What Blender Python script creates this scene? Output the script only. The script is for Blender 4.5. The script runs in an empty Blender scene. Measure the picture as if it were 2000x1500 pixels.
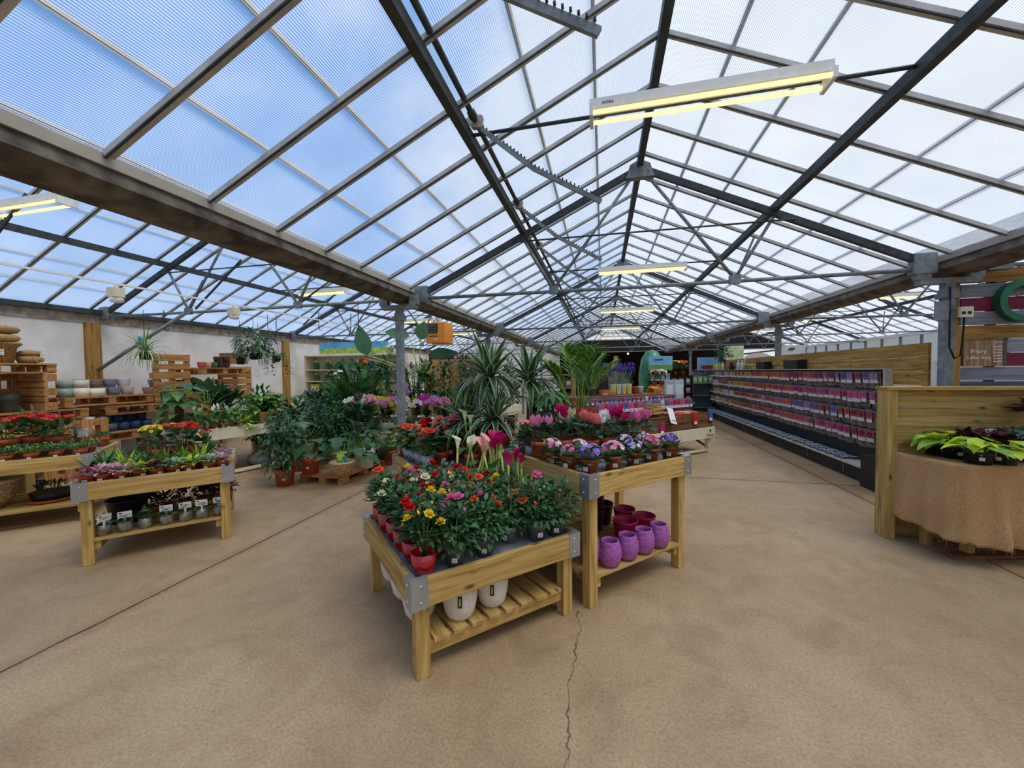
import bpy, math, random
from mathutils import Vector as V, Matrix
C = bpy.context.scene.collection
SC = bpy.context.scene
PI = math.pi
RN = random.Random(7)
def U(a, b): return RN.uniform(a, b)

# ---------------------------------------------------------------- camera geometry
F, YAW, PITCH, ROLL, H = 759.5, 0.230107, -0.0313221, -0.0104392, 1.55
_f = V((-math.sin(YAW)*math.cos(PITCH), math.cos(YAW)*math.cos(PITCH), math.sin(PITCH)))
_r = V((math.cos(YAW), math.sin(YAW), 0)); _u = _r.cross(_f)
RGT = _r*math.cos(ROLL)+_u*math.sin(ROLL); UPV = _u*math.cos(ROLL)-_r*math.sin(ROLL)
def ray(px, py): return _f+RGT*((px-1000)/F)-UPV*((py-750)/F)
def G(px, py, z=0.0):                       # point of a level surface seen at a pixel
    d = ray(px, py); t = (z-H)/d.z
    return V((d.x*t, d.y*t, z))
def GX(px, py, x):
    d = ray(px, py); t = x/d.x
    return V((x, d.y*t, H+d.z*t))
def GY(px, py, y):
    d = ray(px, py); t = y/d.y
    return V((d.x*t, y, H+d.z*t))

# ---------------------------------------------------------------- materials
def hx(s):
    s = s.lstrip('#'); o = []
    for i in (0, 2, 4):
        c = int(s[i:i+2], 16)/255
        o.append(c/12.92 if c <= .04045 else ((c+.055)/1.055)**2.4)
    return (*o, 1)
MATS = {}
def new_mat(name):
    m = bpy.data.materials.new(name); m.use_nodes = True
    nt = m.node_tree; nt.nodes.clear()
    out = nt.nodes.new('ShaderNodeOutputMaterial')
    return m, nt, out
def nd(nt, t, **k):
    n = nt.nodes.new(t)
    for a, b in k.items():
        if a.startswith('i_'):
            key = a[2:]; key = int(key) if key.isdigit() else key.replace('_', ' ')
            n.inputs[key].default_value = b
        else: setattr(n, a, b)
    return n
def lk(nt, a, b): nt.links.new(a, b)
def ramp(nt, stops):
    r = nt.nodes.new('ShaderNodeValToRGB'); e = r.color_ramp.elements
    e[0].position, e[0].color = stops[0]; e[1].position, e[1].color = stops[-1]
    for p, c in stops[1:-1]:
        x = e.new(p); x.color = c
    return r
def sh(c, k): return (min(1, c[0]*k), min(1, c[1]*k), min(1, c[2]*k), 1)

def mat(name, col, rough=.55, metal=0.0, var=.12, scale=30, spec=.4, transl=0.0, bump=0, emit=0, coat=0, alpha=1, rnd=.12, col2=None):
    if name in MATS: return MATS[name]
    m, nt, out = new_mat(name)
    c = hx(col) if isinstance(col, str) else col
    b = nd(nt, 'ShaderNodeBsdfPrincipled')
    b.inputs['Roughness'].default_value = rough; b.inputs['Metallic'].default_value = metal
    b.inputs['Specular IOR Level'].default_value = spec
    if coat: b.inputs['Coat Weight'].default_value = coat
    tc = nd(nt, 'ShaderNodeTexCoord'); no = nd(nt, 'ShaderNodeTexNoise', i_Scale=scale, i_Detail=3.0)
    lk(nt, tc.outputs['Object'], no.inputs['Vector'])
    c2 = hx(col2) if col2 else sh(c, 1-var*1.6)
    rp = ramp(nt, [(.35, c2), (.65, sh(c, 1+var))]); lk(nt, no.outputs['Fac'], rp.inputs['Fac'])
    src = rp.outputs['Color']
    if rnd:
        oi = nd(nt, 'ShaderNodeObjectInfo'); mr = nd(nt, 'ShaderNodeMapRange', i_3=1-rnd, i_4=1+rnd)
        lk(nt, oi.outputs['Random'], mr.inputs[0])
        hs = nd(nt, 'ShaderNodeHueSaturation'); lk(nt, src, hs.inputs['Color']); lk(nt, mr.outputs[0], hs.inputs['Value'])
        src = hs.outputs['Color']
    lk(nt, src, b.inputs['Base Color'])
    if bump:
        bp = nd(nt, 'ShaderNodeBump', i_Strength=bump, i_Distance=.01); lk(nt, no.outputs['Fac'], bp.inputs['Height']); lk(nt, bp.outputs[0], b.inputs['Normal'])
    if emit:
        b.inputs['Emission Color'].default_value = c; b.inputs['Emission Strength'].default_value = emit
    sh_out = b.outputs[0]
    if transl:
        t = nd(nt, 'ShaderNodeBsdfTranslucent'); lk(nt, src, t.inputs[0])
        mx = nd(nt, 'ShaderNodeMixShader', i_0=transl); lk(nt, b.outputs[0], mx.inputs[1]); lk(nt, t.outputs[0], mx.inputs[2]); sh_out = mx.outputs[0]
    if alpha < 1:
        t = nd(nt, 'ShaderNodeBsdfTransparent')
        mx = nd(nt, 'ShaderNodeMixShader', i_0=alpha); lk(nt, t.outputs[0], mx.inputs[1]); lk(nt, sh_out, mx.inputs[2]); sh_out = mx.outputs[0]
    lk(nt, sh_out, out.inputs[0])
    MATS[name] = m; return m

def wood(name, axis, dark, mid, light, rough=.65, knots=True, fine=1.0):
    key = name+'_'+'xyz'[axis]
    if key in MATS: return MATS[key]
    m, nt, out = new_mat(key)
    b = nd(nt, 'ShaderNodeBsdfPrincipled', i_Roughness=rough); b.inputs['Specular IOR Level'].default_value = .25
    tc = nd(nt, 'ShaderNodeTexCoord'); oi = nd(nt, 'ShaderNodeObjectInfo')
    ofs = nd(nt, 'ShaderNodeVectorMath', operation='SCALE'); ofs.inputs[0].default_value = (17, 23, 31); lk(nt, oi.outputs['Random'], ofs.inputs['Scale'])
    ad = nd(nt, 'ShaderNodeVectorMath', operation='ADD'); lk(nt, tc.outputs['Object'], ad.inputs[0]); lk(nt, ofs.outputs[0], ad.inputs[1])
    mp = nd(nt, 'ShaderNodeMapping'); s = [26*fine]*3; s[axis] = 1.6*fine; mp.inputs['Scale'].default_value = s; lk(nt, ad.outputs[0], mp.inputs[0])
    no = nd(nt, 'ShaderNodeTexNoise', i_Scale=1.0, i_Detail=4.0, i_Distortion=1.2); lk(nt, mp.outputs[0], no.inputs['Vector'])
    rp = ramp(nt, [(.28, hx(dark)), (.5, hx(mid)), (.72, hx(light))]); lk(nt, no.outputs['Fac'], rp.inputs[0])
    src = rp.outputs[0]
    if knots:
        mk = nd(nt, 'ShaderNodeMapping'); s = [9.0]*3; s[axis] = 3.6; mk.inputs['Scale'].default_value = s; lk(nt, ad.outputs[0], mk.inputs[0])
        vo = nd(nt, 'ShaderNodeTexVoronoi', i_Scale=1.0); lk(nt, mk.outputs[0], vo.inputs['Vector'])
        rk = ramp(nt, [(.05, (1, 1, 1, 1)), (.16, (0, 0, 0, 1))]); lk(nt, vo.outputs['Distance'], rk.inputs[0])
        mx = nd(nt, 'ShaderNodeMix', data_type='RGBA'); lk(nt, rk.outputs[0], mx.inputs[0]); lk(nt, src, mx.inputs[6]); mx.inputs[7].default_value = sh(hx(dark), .45)
        src = mx.outputs[2]
    hs = nd(nt, 'ShaderNodeHueSaturation'); mr = nd(nt, 'ShaderNodeMapRange', i_3=.85, i_4=1.12); lk(nt, oi.outputs['Random'], mr.inputs[0])
    lk(nt, src, hs.inputs['Color']); lk(nt, mr.outputs[0], hs.inputs['Value']); lk(nt, hs.outputs[0], b.inputs['Base Color'])
    bp = nd(nt, 'ShaderNodeBump', i_Strength=.25, i_Distance=.004); lk(nt, no.outputs['Fac'], bp.inputs['Height']); lk(nt, bp.outputs[0], b.inputs['Normal'])
    lk(nt, b.outputs[0], out.inputs[0]); MATS[key] = m; return m
def pine(ax): return wood('treated_pine', ax, '96743e', 'bf9b58', 'd3b173')
def palw(ax): return wood('pallet_wood', ax, '8a5a34', 'bd8550', 'd8a56c')
def brn(ax): return wood('brown_crate_wood', ax, '4a2f20', '7a5238', '93684a', knots=False)
def oldw(ax): return wood('old_pine', ax, '7c5526', 'ab8040', 'c69a52')

# ---------------------------------------------------------------- mesh builder
class MB:
    def __init__(s): s.v = []; s.f = []; s.m = []; s.s = []
    def add(s, vs, fs, m=0, sm=False):
        o = len(s.v); s.v += [tuple(x) for x in vs]
        s.f += [tuple(i+o for i in f) for f in fs]; s.m += [m]*len(fs); s.s += [sm]*len(fs); return s
    def box(s, x0, y0, z0, x1, y1, z1, m=0):
        return s.add([(x0,y0,z0),(x1,y0,z0),(x1,y1,z0),(x0,y1,z0),(x0,y0,z1),(x1,y0,z1),(x1,y1,z1),(x0,y1,z1)],
            [(0,3,2,1),(4,5,6,7),(0,1,5,4),(1,2,6,5),(2,3,7,6),(3,0,4,7)], m)
    def prism(s, poly, z0, z1, m=0, ax=2):       # polygon in the plane square to ax, swept along it
        n = len(poly)
        def p(a, b, c): return (a, b, c) if ax == 2 else ((a, c, b) if ax == 1 else (c, a, b))
        vs = [p(a, b, z0) for a, b in poly]+[p(a, b, z1) for a, b in poly]
        fs = [tuple(range(n))[::-1], tuple(range(n, 2*n))]+[(i, (i+1) % n, n+(i+1) % n, n+i) for i in range(n)]
        return s.add(vs, fs, m)
    def beam(s, p, q, w, h, m=0, up=(0, 0, 1)):
        p = V(p); q = V(q); d = (q-p).normalized(); up = V(up)
        if abs(d.dot(up)) > .99: up = V((1, 0, 0))
        a = d.cross(up).normalized()*w/2; b = a.cross(d).normalized()*h/2
        vs = [p-a-b, p+a-b, p+a+b, p-a+b, q-a-b, q+a-b, q+a+b, q-a+b]
        return s.add(vs, [(0,3,2,1),(4,5,6,7),(0,1,5,4),(1,2,6,5),(2,3,7,6),(3,0,4,7)], m)
    def tube(s, pts, r, n=6, m=0, cap=True):
        pts = [V(p) for p in pts]; k = len(pts); rs = r if isinstance(r, (list, tuple)) else [r]*k
        vs = []
        for i, p in enumerate(pts):
            d = (pts[min(i+1, k-1)]-pts[max(i-1, 0)]).normalized()
            a = d.cross(V((0, 0, 1)) if abs(d.z) < .95 else V((1, 0, 0))).normalized(); b = d.cross(a)
            for j in range(n):
                t = 2*PI*j/n; vs.append(p+(a*math.cos(t)+b*math.sin(t))*rs[i])
        fs = [(i*n+j, i*n+(j+1) % n, (i+1)*n+(j+1) % n, (i+1)*n+j) for i in range(k-1) for j in range(n)]
        if cap: fs += [tuple(range(n))[::-1], tuple(range((k-1)*n, k*n))]
        return s.add(vs, fs, m, True)
    def lathe(s, prof, n=20, m=0, c=(0, 0, 0), ms=None, sx=1):
        vs = []
        for r, z in prof:
            for j in range(n):
                t = 2*PI*j/n; vs.append((c[0]+r*math.cos(t)*sx, c[1]+r*math.sin(t), c[2]+z))
        for i in range(len(prof)-1):
            pass
        o = len(s.v); s.v += vs
        for i in range(len(prof)-1):
            for j in range(n):
                s.f.append((o+i*n+j, o+i*n+(j+1) % n, o+(i+1)*n+(j+1) % n, o+(i+1)*n+j)); s.m.append(ms[i] if ms else m); s.s.append(True)
        if prof[0][0] > 1e-4: s.f.append(tuple(o+j for j in range(n))[::-1]); s.m.append(ms[0] if ms else m); s.s.append(False)
        return s
    def ball(s, c, r, m=0, n=8, k=5, sz=1):
        return s.lathe([(max(1e-5, r*math.sin(PI*i/k)), -r*sz*math.cos(PI*i/k)) for i in range(k+1)], n, m, c)
    def leaf(s, p, d, L, W, droop=.5, n=3, k=.8, m=0, fold=.18, up=(0, 0, 1), strips=None, shape=None, base=0.0):
        """a bent blade: n segments, half-width profile sin(pi t^k); strips = material of each lengthwise strip"""
        p = V(p); d = V(d).normalized(); up = V(up)
        side = d.cross(up)
        if side.length < .05: side = d.cross(V((math.cos(p.x*91+p.y*57), math.sin(p.x*91+p.y*57), 0)))
        side.normalize(); seg = L/n
        ms = strips or [m, m]; q = len(ms); offs = [-1+2*j/q for j in range(q+1)]
        vs = []
        for i in range(n+1):
            t = i/n
            w = W/2*(shape(t) if shape else max(base if i == 0 else 0, math.sin(PI*min(1, t)**k)))
            nn = side.cross(d)
            for o in offs: vs.append(p+side*(o*max(w, .0004))+nn*(abs(o)*fold*w))
            if i < n:
                p = p+d*seg
                ax = side; d = (Matrix.Rotation(-droop/n, 3, ax) @ d); d.normalize()
        a = q+1
        for j in range(q):
            s.add([], [], 0)
        o = len(s.v); s.v += [tuple(x) for x in vs]
        for i in range(n):
            for j in range(q):
                s.f.append((o+i*a+j, o+i*a+j+1, o+(i+1)*a+j+1, o+(i+1)*a+j)); s.m.append(ms[j]); s.s.append(True)
        return p
    def flower(s, c, nrm, r, k=5, m=0, mc=1, cup=.5, pw=.95, kk=.7):
        c = V(c); nrm = V(nrm).normalized(); a = nrm.cross(V((.3, .5, .8))).normalized(); b = nrm.cross(a)
        for j in range(k):
            t = 2*PI*j/k; d = a*math.cos(t)+b*math.sin(t)
            s.leaf(c, d*math.cos(cup)+nrm*math.sin(cup), r, r*pw, cup*.8, 2, kk, m, .1, up=nrm)
        if mc is not None: s.ball(c+nrm*r*.08, r*.17, mc, 5, 3)
    def mesh(s, name, mats):
        me = bpy.data.meshes.new(name); me.from_pydata(s.v, [], s.f)
        for x in mats: me.materials.append(x)
        me.polygons.foreach_set('material_index', s.m); me.polygons.foreach_set('use_smooth', s.s)
        me.update(); return me

# ---------------------------------------------------------------- objects
LABELS = {}
def thing(name, label, cat, loc=(0, 0, 0), rz=0, group=None, mesh=None, scale=None):
    o = bpy.data.objects.new(name, mesh); C.objects.link(o)
    o.location = loc; o.rotation_euler = (0, 0, rz)
    if scale: o.scale = (scale,)*3 if not isinstance(scale, tuple) else scale
    o['label'] = label; o['category'] = cat
    if group: o['group'] = group
    LABELS.setdefault(label, []).append(name)
    return o
def part(name, me, parent, loc=(0, 0, 0), rot=(0, 0, 0), scale=None, bev=0, label=None):
    o = bpy.data.objects.new(name, me); C.objects.link(o); o.parent = parent
    o.location = loc; o.rotation_euler = rot
    if scale: o.scale = (scale,)*3 if not isinstance(scale, tuple) else scale
    if bev:
        b = o.modifiers.new('bevel', 'BEVEL'); b.width = bev; b.segments = 2; b.limit_method = 'ANGLE'
    if label: o['label'] = label
    return o
def struct(name, me, loc=(0, 0, 0), rz=0):
    o = bpy.data.objects.new(name, me); C.objects.link(o); o.location = loc; o.rotation_euler = (0, 0, rz); o['kind'] = 'structure'; return o
def boxm(name, dims, m):                        # a board centred on its own origin
    a, b, c = [x/2 for x in dims]
    return MB().box(-a, -b, -c, a, b, c).mesh(name, [m] if not isinstance(m, list) else m)
def text_mesh(name, body, size, m, ext=.0015, align='CENTER', bold=0):
    cu = bpy.data.curves.new(name, 'FONT'); cu.body = body; cu.size = size; cu.extrude = ext; cu.align_x = align; cu.align_y = 'CENTER'; cu.offset = bold; cu.resolution_u = 3
    o = bpy.data.objects.new(name, cu); C.objects.link(o)
    dg = bpy.context.evaluated_depsgraph_get(); me = bpy.data.meshes.new_from_object(o.evaluated_get(dg))
    bpy.data.objects.remove(o); bpy.data.curves.remove(cu); me.materials.clear(); me.materials.append(m); me.name = name; return me
ORD = ['first', 'second', 'third', 'fourth', 'fifth', 'sixth', 'seventh', 'eighth', 'ninth', 'tenth', 'eleventh', 'twelfth']
def nth(i): return ORD[i] if i < 12 else (str(i+1)+({1: 'st', 2: 'nd', 3: 'rd'}.get((i+1) % 10, 'th') if (i+1) % 100 not in (11, 12, 13) else 'th'))
# ================================================================ THE SETTING
XL, XC, XR, GZ, RZ, SL = -2.663, .46, 3.58, 2.786, 4.24, .47
Y0, Y1 = -6.0, 25.0
BAYS = [-6.0+.21, XC, XC+6.66]       # ridge lines: left, main, right bay
HW = 3.12
def rz_(x, xc): return RZ-SL*abs(x-xc)
steel = mat('galvanised_steel', '868e90', .55, .25, .18, 14, rnd=.06)
dsteel = mat('dark_steel', '474c4d', .6, .4, .18, 14, rnd=.06)
gutm = mat('weathered_gutter', '6b6258', .75, .1, .3, 6, col2='423b34', rnd=0)
strip = mat('cream_gutter_strip', 'aaa294', .6, 0, .06, 5, rnd=0)
barm = mat('glazing_bar', 'b9b7b1', .6, 0, .12, 6, rnd=0)
barl = mat('faint_purlin', 'd2ccc2', .7, 0, .1, 6, rnd=0)
cream = mat('cream_paint', 'e9dfc0', .55, 0, .04, 8, rnd=.03)
white = mat('white_plastic', 'eeeeea', .45, 0, .03, 20, rnd=.03)
tag_m = mat('white_label', 'f2f2ee', .5, 0, .02, 20, rnd=0)
black = mat('black_plastic', '17181a', .45, 0, .1, 20)
ink = mat('dark_ink', '1c1c1e', .6, 0, 0, 5, rnd=0)

def roof_material():
    m, nt, out = new_mat('ribbed_polycarbonate')
    tc = nd(nt, 'ShaderNodeTexCoord'); sx = nd(nt, 'ShaderNodeSeparateXYZ'); lk(nt, tc.outputs['Object'], sx.inputs[0])
    mu = nd(nt, 'ShaderNodeMath', operation='MULTIPLY'); mu.inputs[1].default_value = 2*PI/.0125; lk(nt, sx.outputs[0], mu.inputs[0])
    si = nd(nt, 'ShaderNodeMath', operation='SINE'); lk(nt, mu.outputs[0], si.inputs[0])
    no = nd(nt, 'ShaderNodeTexNoise', i_Scale=1.3, i_Detail=5.0); lk(nt, tc.outputs['Object'], no.inputs['Vector'])
    mr = nd(nt, 'ShaderNodeMapRange', i_1=-.75, i_2=.75, i_3=.04, i_4=.58); lk(nt, si.outputs[0], mr.inputs[0])
    m2 = nd(nt, 'ShaderNodeMapRange', i_1=.35, i_2=.7, i_3=-.07, i_4=.1); lk(nt, no.outputs[0], m2.inputs[0])
    ad = nd(nt, 'ShaderNodeMath', operation='ADD'); lk(nt, mr.outputs[0], ad.inputs[0]); lk(nt, m2.outputs[0], ad.inputs[1])
    tr = nd(nt, 'ShaderNodeBsdfTransparent'); tr.inputs[0].default_value = (.80, .86, .93, 1)
    tl = nd(nt, 'ShaderNodeBsdfTranslucent'); tl.inputs[0].default_value = (.72, .74, .78, 1)
    mx = nd(nt, 'ShaderNodeMixShader'); lk(nt, ad.outputs[0], mx.inputs[0]); lk(nt, tr.outputs[0], mx.inputs[1]); lk(nt, tl.outputs[0], mx.inputs[2])
    lk(nt, mx.outputs[0], out.inputs[0]); return m
roofm = roof_material()

# roof slopes: sheet + glazing bars + faint purlins above the sheet
bar_y = [-5.9+.578*i for i in range(54)]
def slope(xc, sgn, lo=0.0):
    def q(x): return RZ-SL*abs(x-xc)
    mb = MB(); xs = (xc, xc+sgn*HW)
    gaps = []
    if xc == XC and sgn < 0: gaps = [(XC-1.46, XC-1.585)]
    edges = [xs[0]]+[g for ab in gaps for g in ab]+[xs[1]]
    for i in range(0, len(edges), 2):
        a, b = edges[i], edges[i+1]
        mb.add([(a, Y0, q(a)), (a, Y1, q(a)), (b, Y1, q(b)), (b, Y0, q(b))], [(0, 1, 2, 3)], 0)
    o = struct('ceiling', mb.mesh('ceiling', [roofm]))
    gb = MB()
    for y in bar_y:
        if y > Y1-.1: continue
        a = V((xc+sgn*.005, y, q(xc+sgn*.005)-.022)); b = V((xc+sgn*(HW-.02), y, q(xc+sgn*(HW-.02))-.022))
        gb.beam(a, b, .046, .034, 0); gb.beam(a-V((0, .016, .02)), b-V((0, .016, .02)), .012, .014, 1)  # thin dark strip stands in for the shadow edge of each bar
    part('glazing_bars', gb.mesh('glazing_bars', [barm, dsteel]), o)['kind'] = 'structure'
    fb = MB()
    for dx in (.52, 1.02, 2.08, 2.62):
        x = xc+sgn*dx; fb.beam((x, Y0, q(x)+.03), (x, Y1, q(x)+.03), .028, .02, 0)
    part('outer_battens', fb.mesh('outer_battens', [barl]), o)['kind'] = 'structure'
for xc in BAYS:
    slope(xc, -1); slope(xc, 1)

# floor
def floor_material():
    m, nt, out = new_mat('worn_concrete')
    b = nd(nt, 'ShaderNodeBsdfPrincipled', i_Roughness=.62); b.inputs['Specular IOR Level'].default_value = .35
    tc = nd(nt, 'ShaderNodeTexCoord'); P = tc.outputs['Object']
    sx = nd(nt, 'ShaderNodeSeparateXYZ'); lk(nt, P, sx.inputs[0])
    n1 = nd(nt, 'ShaderNodeTexNoise', i_Scale=.55, i_Detail=6.0, i_Roughness=.6); lk(nt, P, n1.inputs['Vector'])
    n2 = nd(nt, 'ShaderNodeTexNoise', i_Scale=70.0, i_Detail=3.0); lk(nt, P, n2.inputs['Vector'])
    n3 = nd(nt, 'ShaderNodeTexNoise', i_Scale=3.2, i_Detail=7.0, i_Roughness=.65, i_Distortion=.8); lk(nt, P, n3.inputs['Vector'])
    r1 = ramp(nt, [(.3, hx('957a58')), (.52, hx('a98d6a')), (.72, hx('b79d7a'))]); lk(nt, n1.outputs[0], r1.inputs[0])
    r3 = ramp(nt, [(.3, (.62, .56, .5, 1)), (.55, (1, 1, 1, 1))]); lk(nt, n3.outputs[0], r3.inputs[0])
    r2 = ramp(nt, [(.3, (.74, .73, .72, 1)), (.6, (1.08, 1.08, 1.08, 1))]); lk(nt, n2.outputs[0], r2.inputs[0])
    def mul(a, c, f=1.0):
        x = nd(nt, 'ShaderNodeMix', data_type='RGBA', blend_type='MULTIPLY'); x.inputs[0].default_value = f
        lk(nt, a, x.inputs[6]); lk(nt, c, x.inputs[7]); return x.outputs[2]
    col = mul(mul(r1.outputs[0], r3.outputs[0], .55), r2.outputs[0], .9)
    def math_(op, a, c):
        x = nd(nt, 'ShaderNodeMath', operation=op)
        for i, w in enumerate((a, c)):
            if w is None: continue
            if isinstance(w, (int, float)): x.inputs[i].default_value = w
            else: lk(nt, w, x.inputs[i])
        return x.outputs[0]
    def dark(col, dist, w, c, amt=1.0):
        mr = nd(nt, 'ShaderNodeMapRange', i_1=w*.4, i_2=w, i_3=amt, i_4=0.0); lk(nt, dist, mr.inputs[0])
        x = nd(nt, 'ShaderNodeMix', data_type='RGBA'); lk(nt, mr.outputs[0], x.inputs[0]); lk(nt, col, x.inputs[6]); x.inputs[7].default_value = hx(c); return x.outputs[2]
    wob = math_('MULTIPLY', math_('SUBTRACT', n3.outputs[0], .5), .05)
    for x0 in (-3.09, 3.0):
        d = math_('ABSOLUTE', math_('ADD', math_('SUBTRACT', sx.outputs[0], x0), wob), None)
        col = dark(col, d, .10, '8a6a4a', .35); col = dark(col, d, .014, '4a3826')
    d = math_('ABSOLUTE', math_('ADD', math_('SUBTRACT', sx.outputs[1], 6.0), wob), None); col = dark(col, d, .018, '55432f')
    nc = nd(nt, 'ShaderNodeTexNoise', i_Scale=5.0, i_Detail=5.0); lk(nt, P, nc.inputs['Vector'])
    d = math_('ABSOLUTE', math_('ADD', math_('SUBTRACT', sx.outputs[0], -.16), math_('MULTIPLY', math_('SUBTRACT', nc.outputs[0], .5), .16)), None)
    far = math_('GREATER_THAN', sx.outputs[1], 2.5); d = math_('ADD', d, far)
    col = dark(col, d, .0042, '4a3a29', .8)
    # warm tint of the strip beyond the right joint, and round dark spots trodden into the slab
    st = nd(nt, 'ShaderNodeMapRange', i_1=2.98, i_2=3.04, i_3=0.0, i_4=.55); lk(nt, sx.outputs[0], st.inputs[0])
    x = nd(nt, 'ShaderNodeMix', data_type='RGBA', blend_type='MULTIPLY'); lk(nt, st.outputs[0], x.inputs[0]); lk(nt, col, x.inputs[6]); x.inputs[7].default_value = (.92, .74, .52, 1); col = x.outputs[2]
    vo = nd(nt, 'ShaderNodeTexVoronoi', i_Scale=1.5); lk(nt, P, vo.inputs['Vector'])
    sr = ramp(nt, [(.018, (1, 1, 1, 1)), (.03, (0, 0, 0, 1))]); lk(nt, vo.outputs['Distance'], sr.inputs[0])
    x = nd(nt, 'ShaderNodeMix', data_type='RGBA'); lk(nt, sr.outputs[0], x.inputs[0]); lk(nt, col, x.inputs[6]); x.inputs[7].default_value = hx('4d3d2e'); col = x.outputs[2]
    lk(nt, col, b.inputs['Base Color'])
    bp = nd(nt, 'ShaderNodeBump', i_Strength=.25, i_Distance=.004); lk(nt, n2.outputs[0], bp.inputs['Height']); lk(nt, bp.outputs[0], b.inputs['Normal'])
    lk(nt, b.outputs[0], out.inputs[0]); return m
struct('floor', MB().box(-9.05, Y0, -.15, 10.4, 34, 0).mesh('floor', [floor_material()]))

plaster = mat('whitewashed_wall', 'f2efec', .8, 0, .02, 2.6, col2='e2dcd5', rnd=0)
struct('wall_left', MB().box(-9.05, Y0, 0, -8.92, 25, 2.50).mesh('wall_left', [plaster]))
grubby = mat('grimy_eave_board', 'b3a89a', .85, 0, .15, 9, col2='8f8377', rnd=0)
struct('trim_1', MB().box(-9.04, Y0, 2.50, -8.90, 25, 2.70).box(-8.9, Y0, 2.66, -8.82, 25, 2.74, 1).mesh('trim_1', [grubby, dsteel]))
struct('wall_front', MB().box(-9.05, Y0-.12, 0, 10.4, Y0, 2.7).mesh('wall_front', [plaster]))
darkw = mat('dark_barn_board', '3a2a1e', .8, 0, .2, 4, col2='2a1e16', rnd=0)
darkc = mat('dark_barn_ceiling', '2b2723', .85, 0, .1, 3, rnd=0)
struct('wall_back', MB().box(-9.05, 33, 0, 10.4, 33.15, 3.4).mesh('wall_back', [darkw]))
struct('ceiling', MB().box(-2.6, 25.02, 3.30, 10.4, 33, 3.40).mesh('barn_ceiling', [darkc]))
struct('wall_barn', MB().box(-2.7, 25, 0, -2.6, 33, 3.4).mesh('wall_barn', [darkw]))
struct('wall_left_end', MB().box(-9.05, 25, 0, -2.6, 25.1, 4.3).mesh('wall_left_end', [plaster]))
# glazed gable over the barn opening
gablem = mat('gable_glass', 'dfeaf2', .1, 0, 0, 5, alpha=.12, rnd=0)
def gable(n, xc, z0):
    hwid = (RZ-z0)/SL
    g = struct('window_%d' % n, MB().add([(xc-hwid, 25, z0), (xc+hwid, 25, z0), (xc, 25, RZ)], [(0, 1, 2)]).mesh('gable_pane', [gablem]))
    b = MB(); b.beam((xc-hwid, 25, z0), (xc+hwid, 25, z0), .06, .08)
    for k in (-.5, -.17, .17, .5): b.beam((xc+k*hwid, 24.98, z0), (xc, 24.98, RZ-.02), .03, .03)
    part('window_frame', b.mesh('gable_frame', [steel]), g)
    dk = MB()
    for s in (-1, 1): dk.add([(xc+s*hwid, 25.0, z0), (xc+s*HW, 25.0, RZ-SL*HW), (xc+s*HW, 25.06, z0-.75), (xc+s*hwid, 25.06, 3.3)], [(0, 1, 2, 3)])
    return g
gable(1, XC, 3.45)
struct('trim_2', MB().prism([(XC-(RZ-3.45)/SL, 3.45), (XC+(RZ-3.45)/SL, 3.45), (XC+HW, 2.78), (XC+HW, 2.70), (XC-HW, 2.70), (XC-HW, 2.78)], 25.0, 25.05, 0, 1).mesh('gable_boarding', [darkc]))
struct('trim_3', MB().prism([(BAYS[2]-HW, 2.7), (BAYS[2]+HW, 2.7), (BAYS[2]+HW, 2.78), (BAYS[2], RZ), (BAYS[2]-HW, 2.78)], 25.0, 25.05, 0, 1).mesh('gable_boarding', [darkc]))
# right outer wall: boarded below, glass strip above
struct('wall_right', MB().box(9.98, Y0, 0, 10.1, 33, 1.75).box(9.98, Y0, 2.62, 10.1, 33, 2.72).mesh('wall_right', [plaster]))
wn = struct('window_2', MB().box(10.03, Y0, 1.75, 10.04, 25, 2.62).mesh('glass_strip', [mat('green_tinted_glass', '9fb8b0', .15, 0, 0, 5, alpha=.5, rnd=0)]))
mb = MB()
for i in range(34): mb.box(10.0, -5.9+i*.92, 1.75, 10.06, -5.84+i*.92, 2.62)
part('mullion', mb.mesh('mullions', [steel]), wn)['kind'] = 'stuff'

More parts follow.
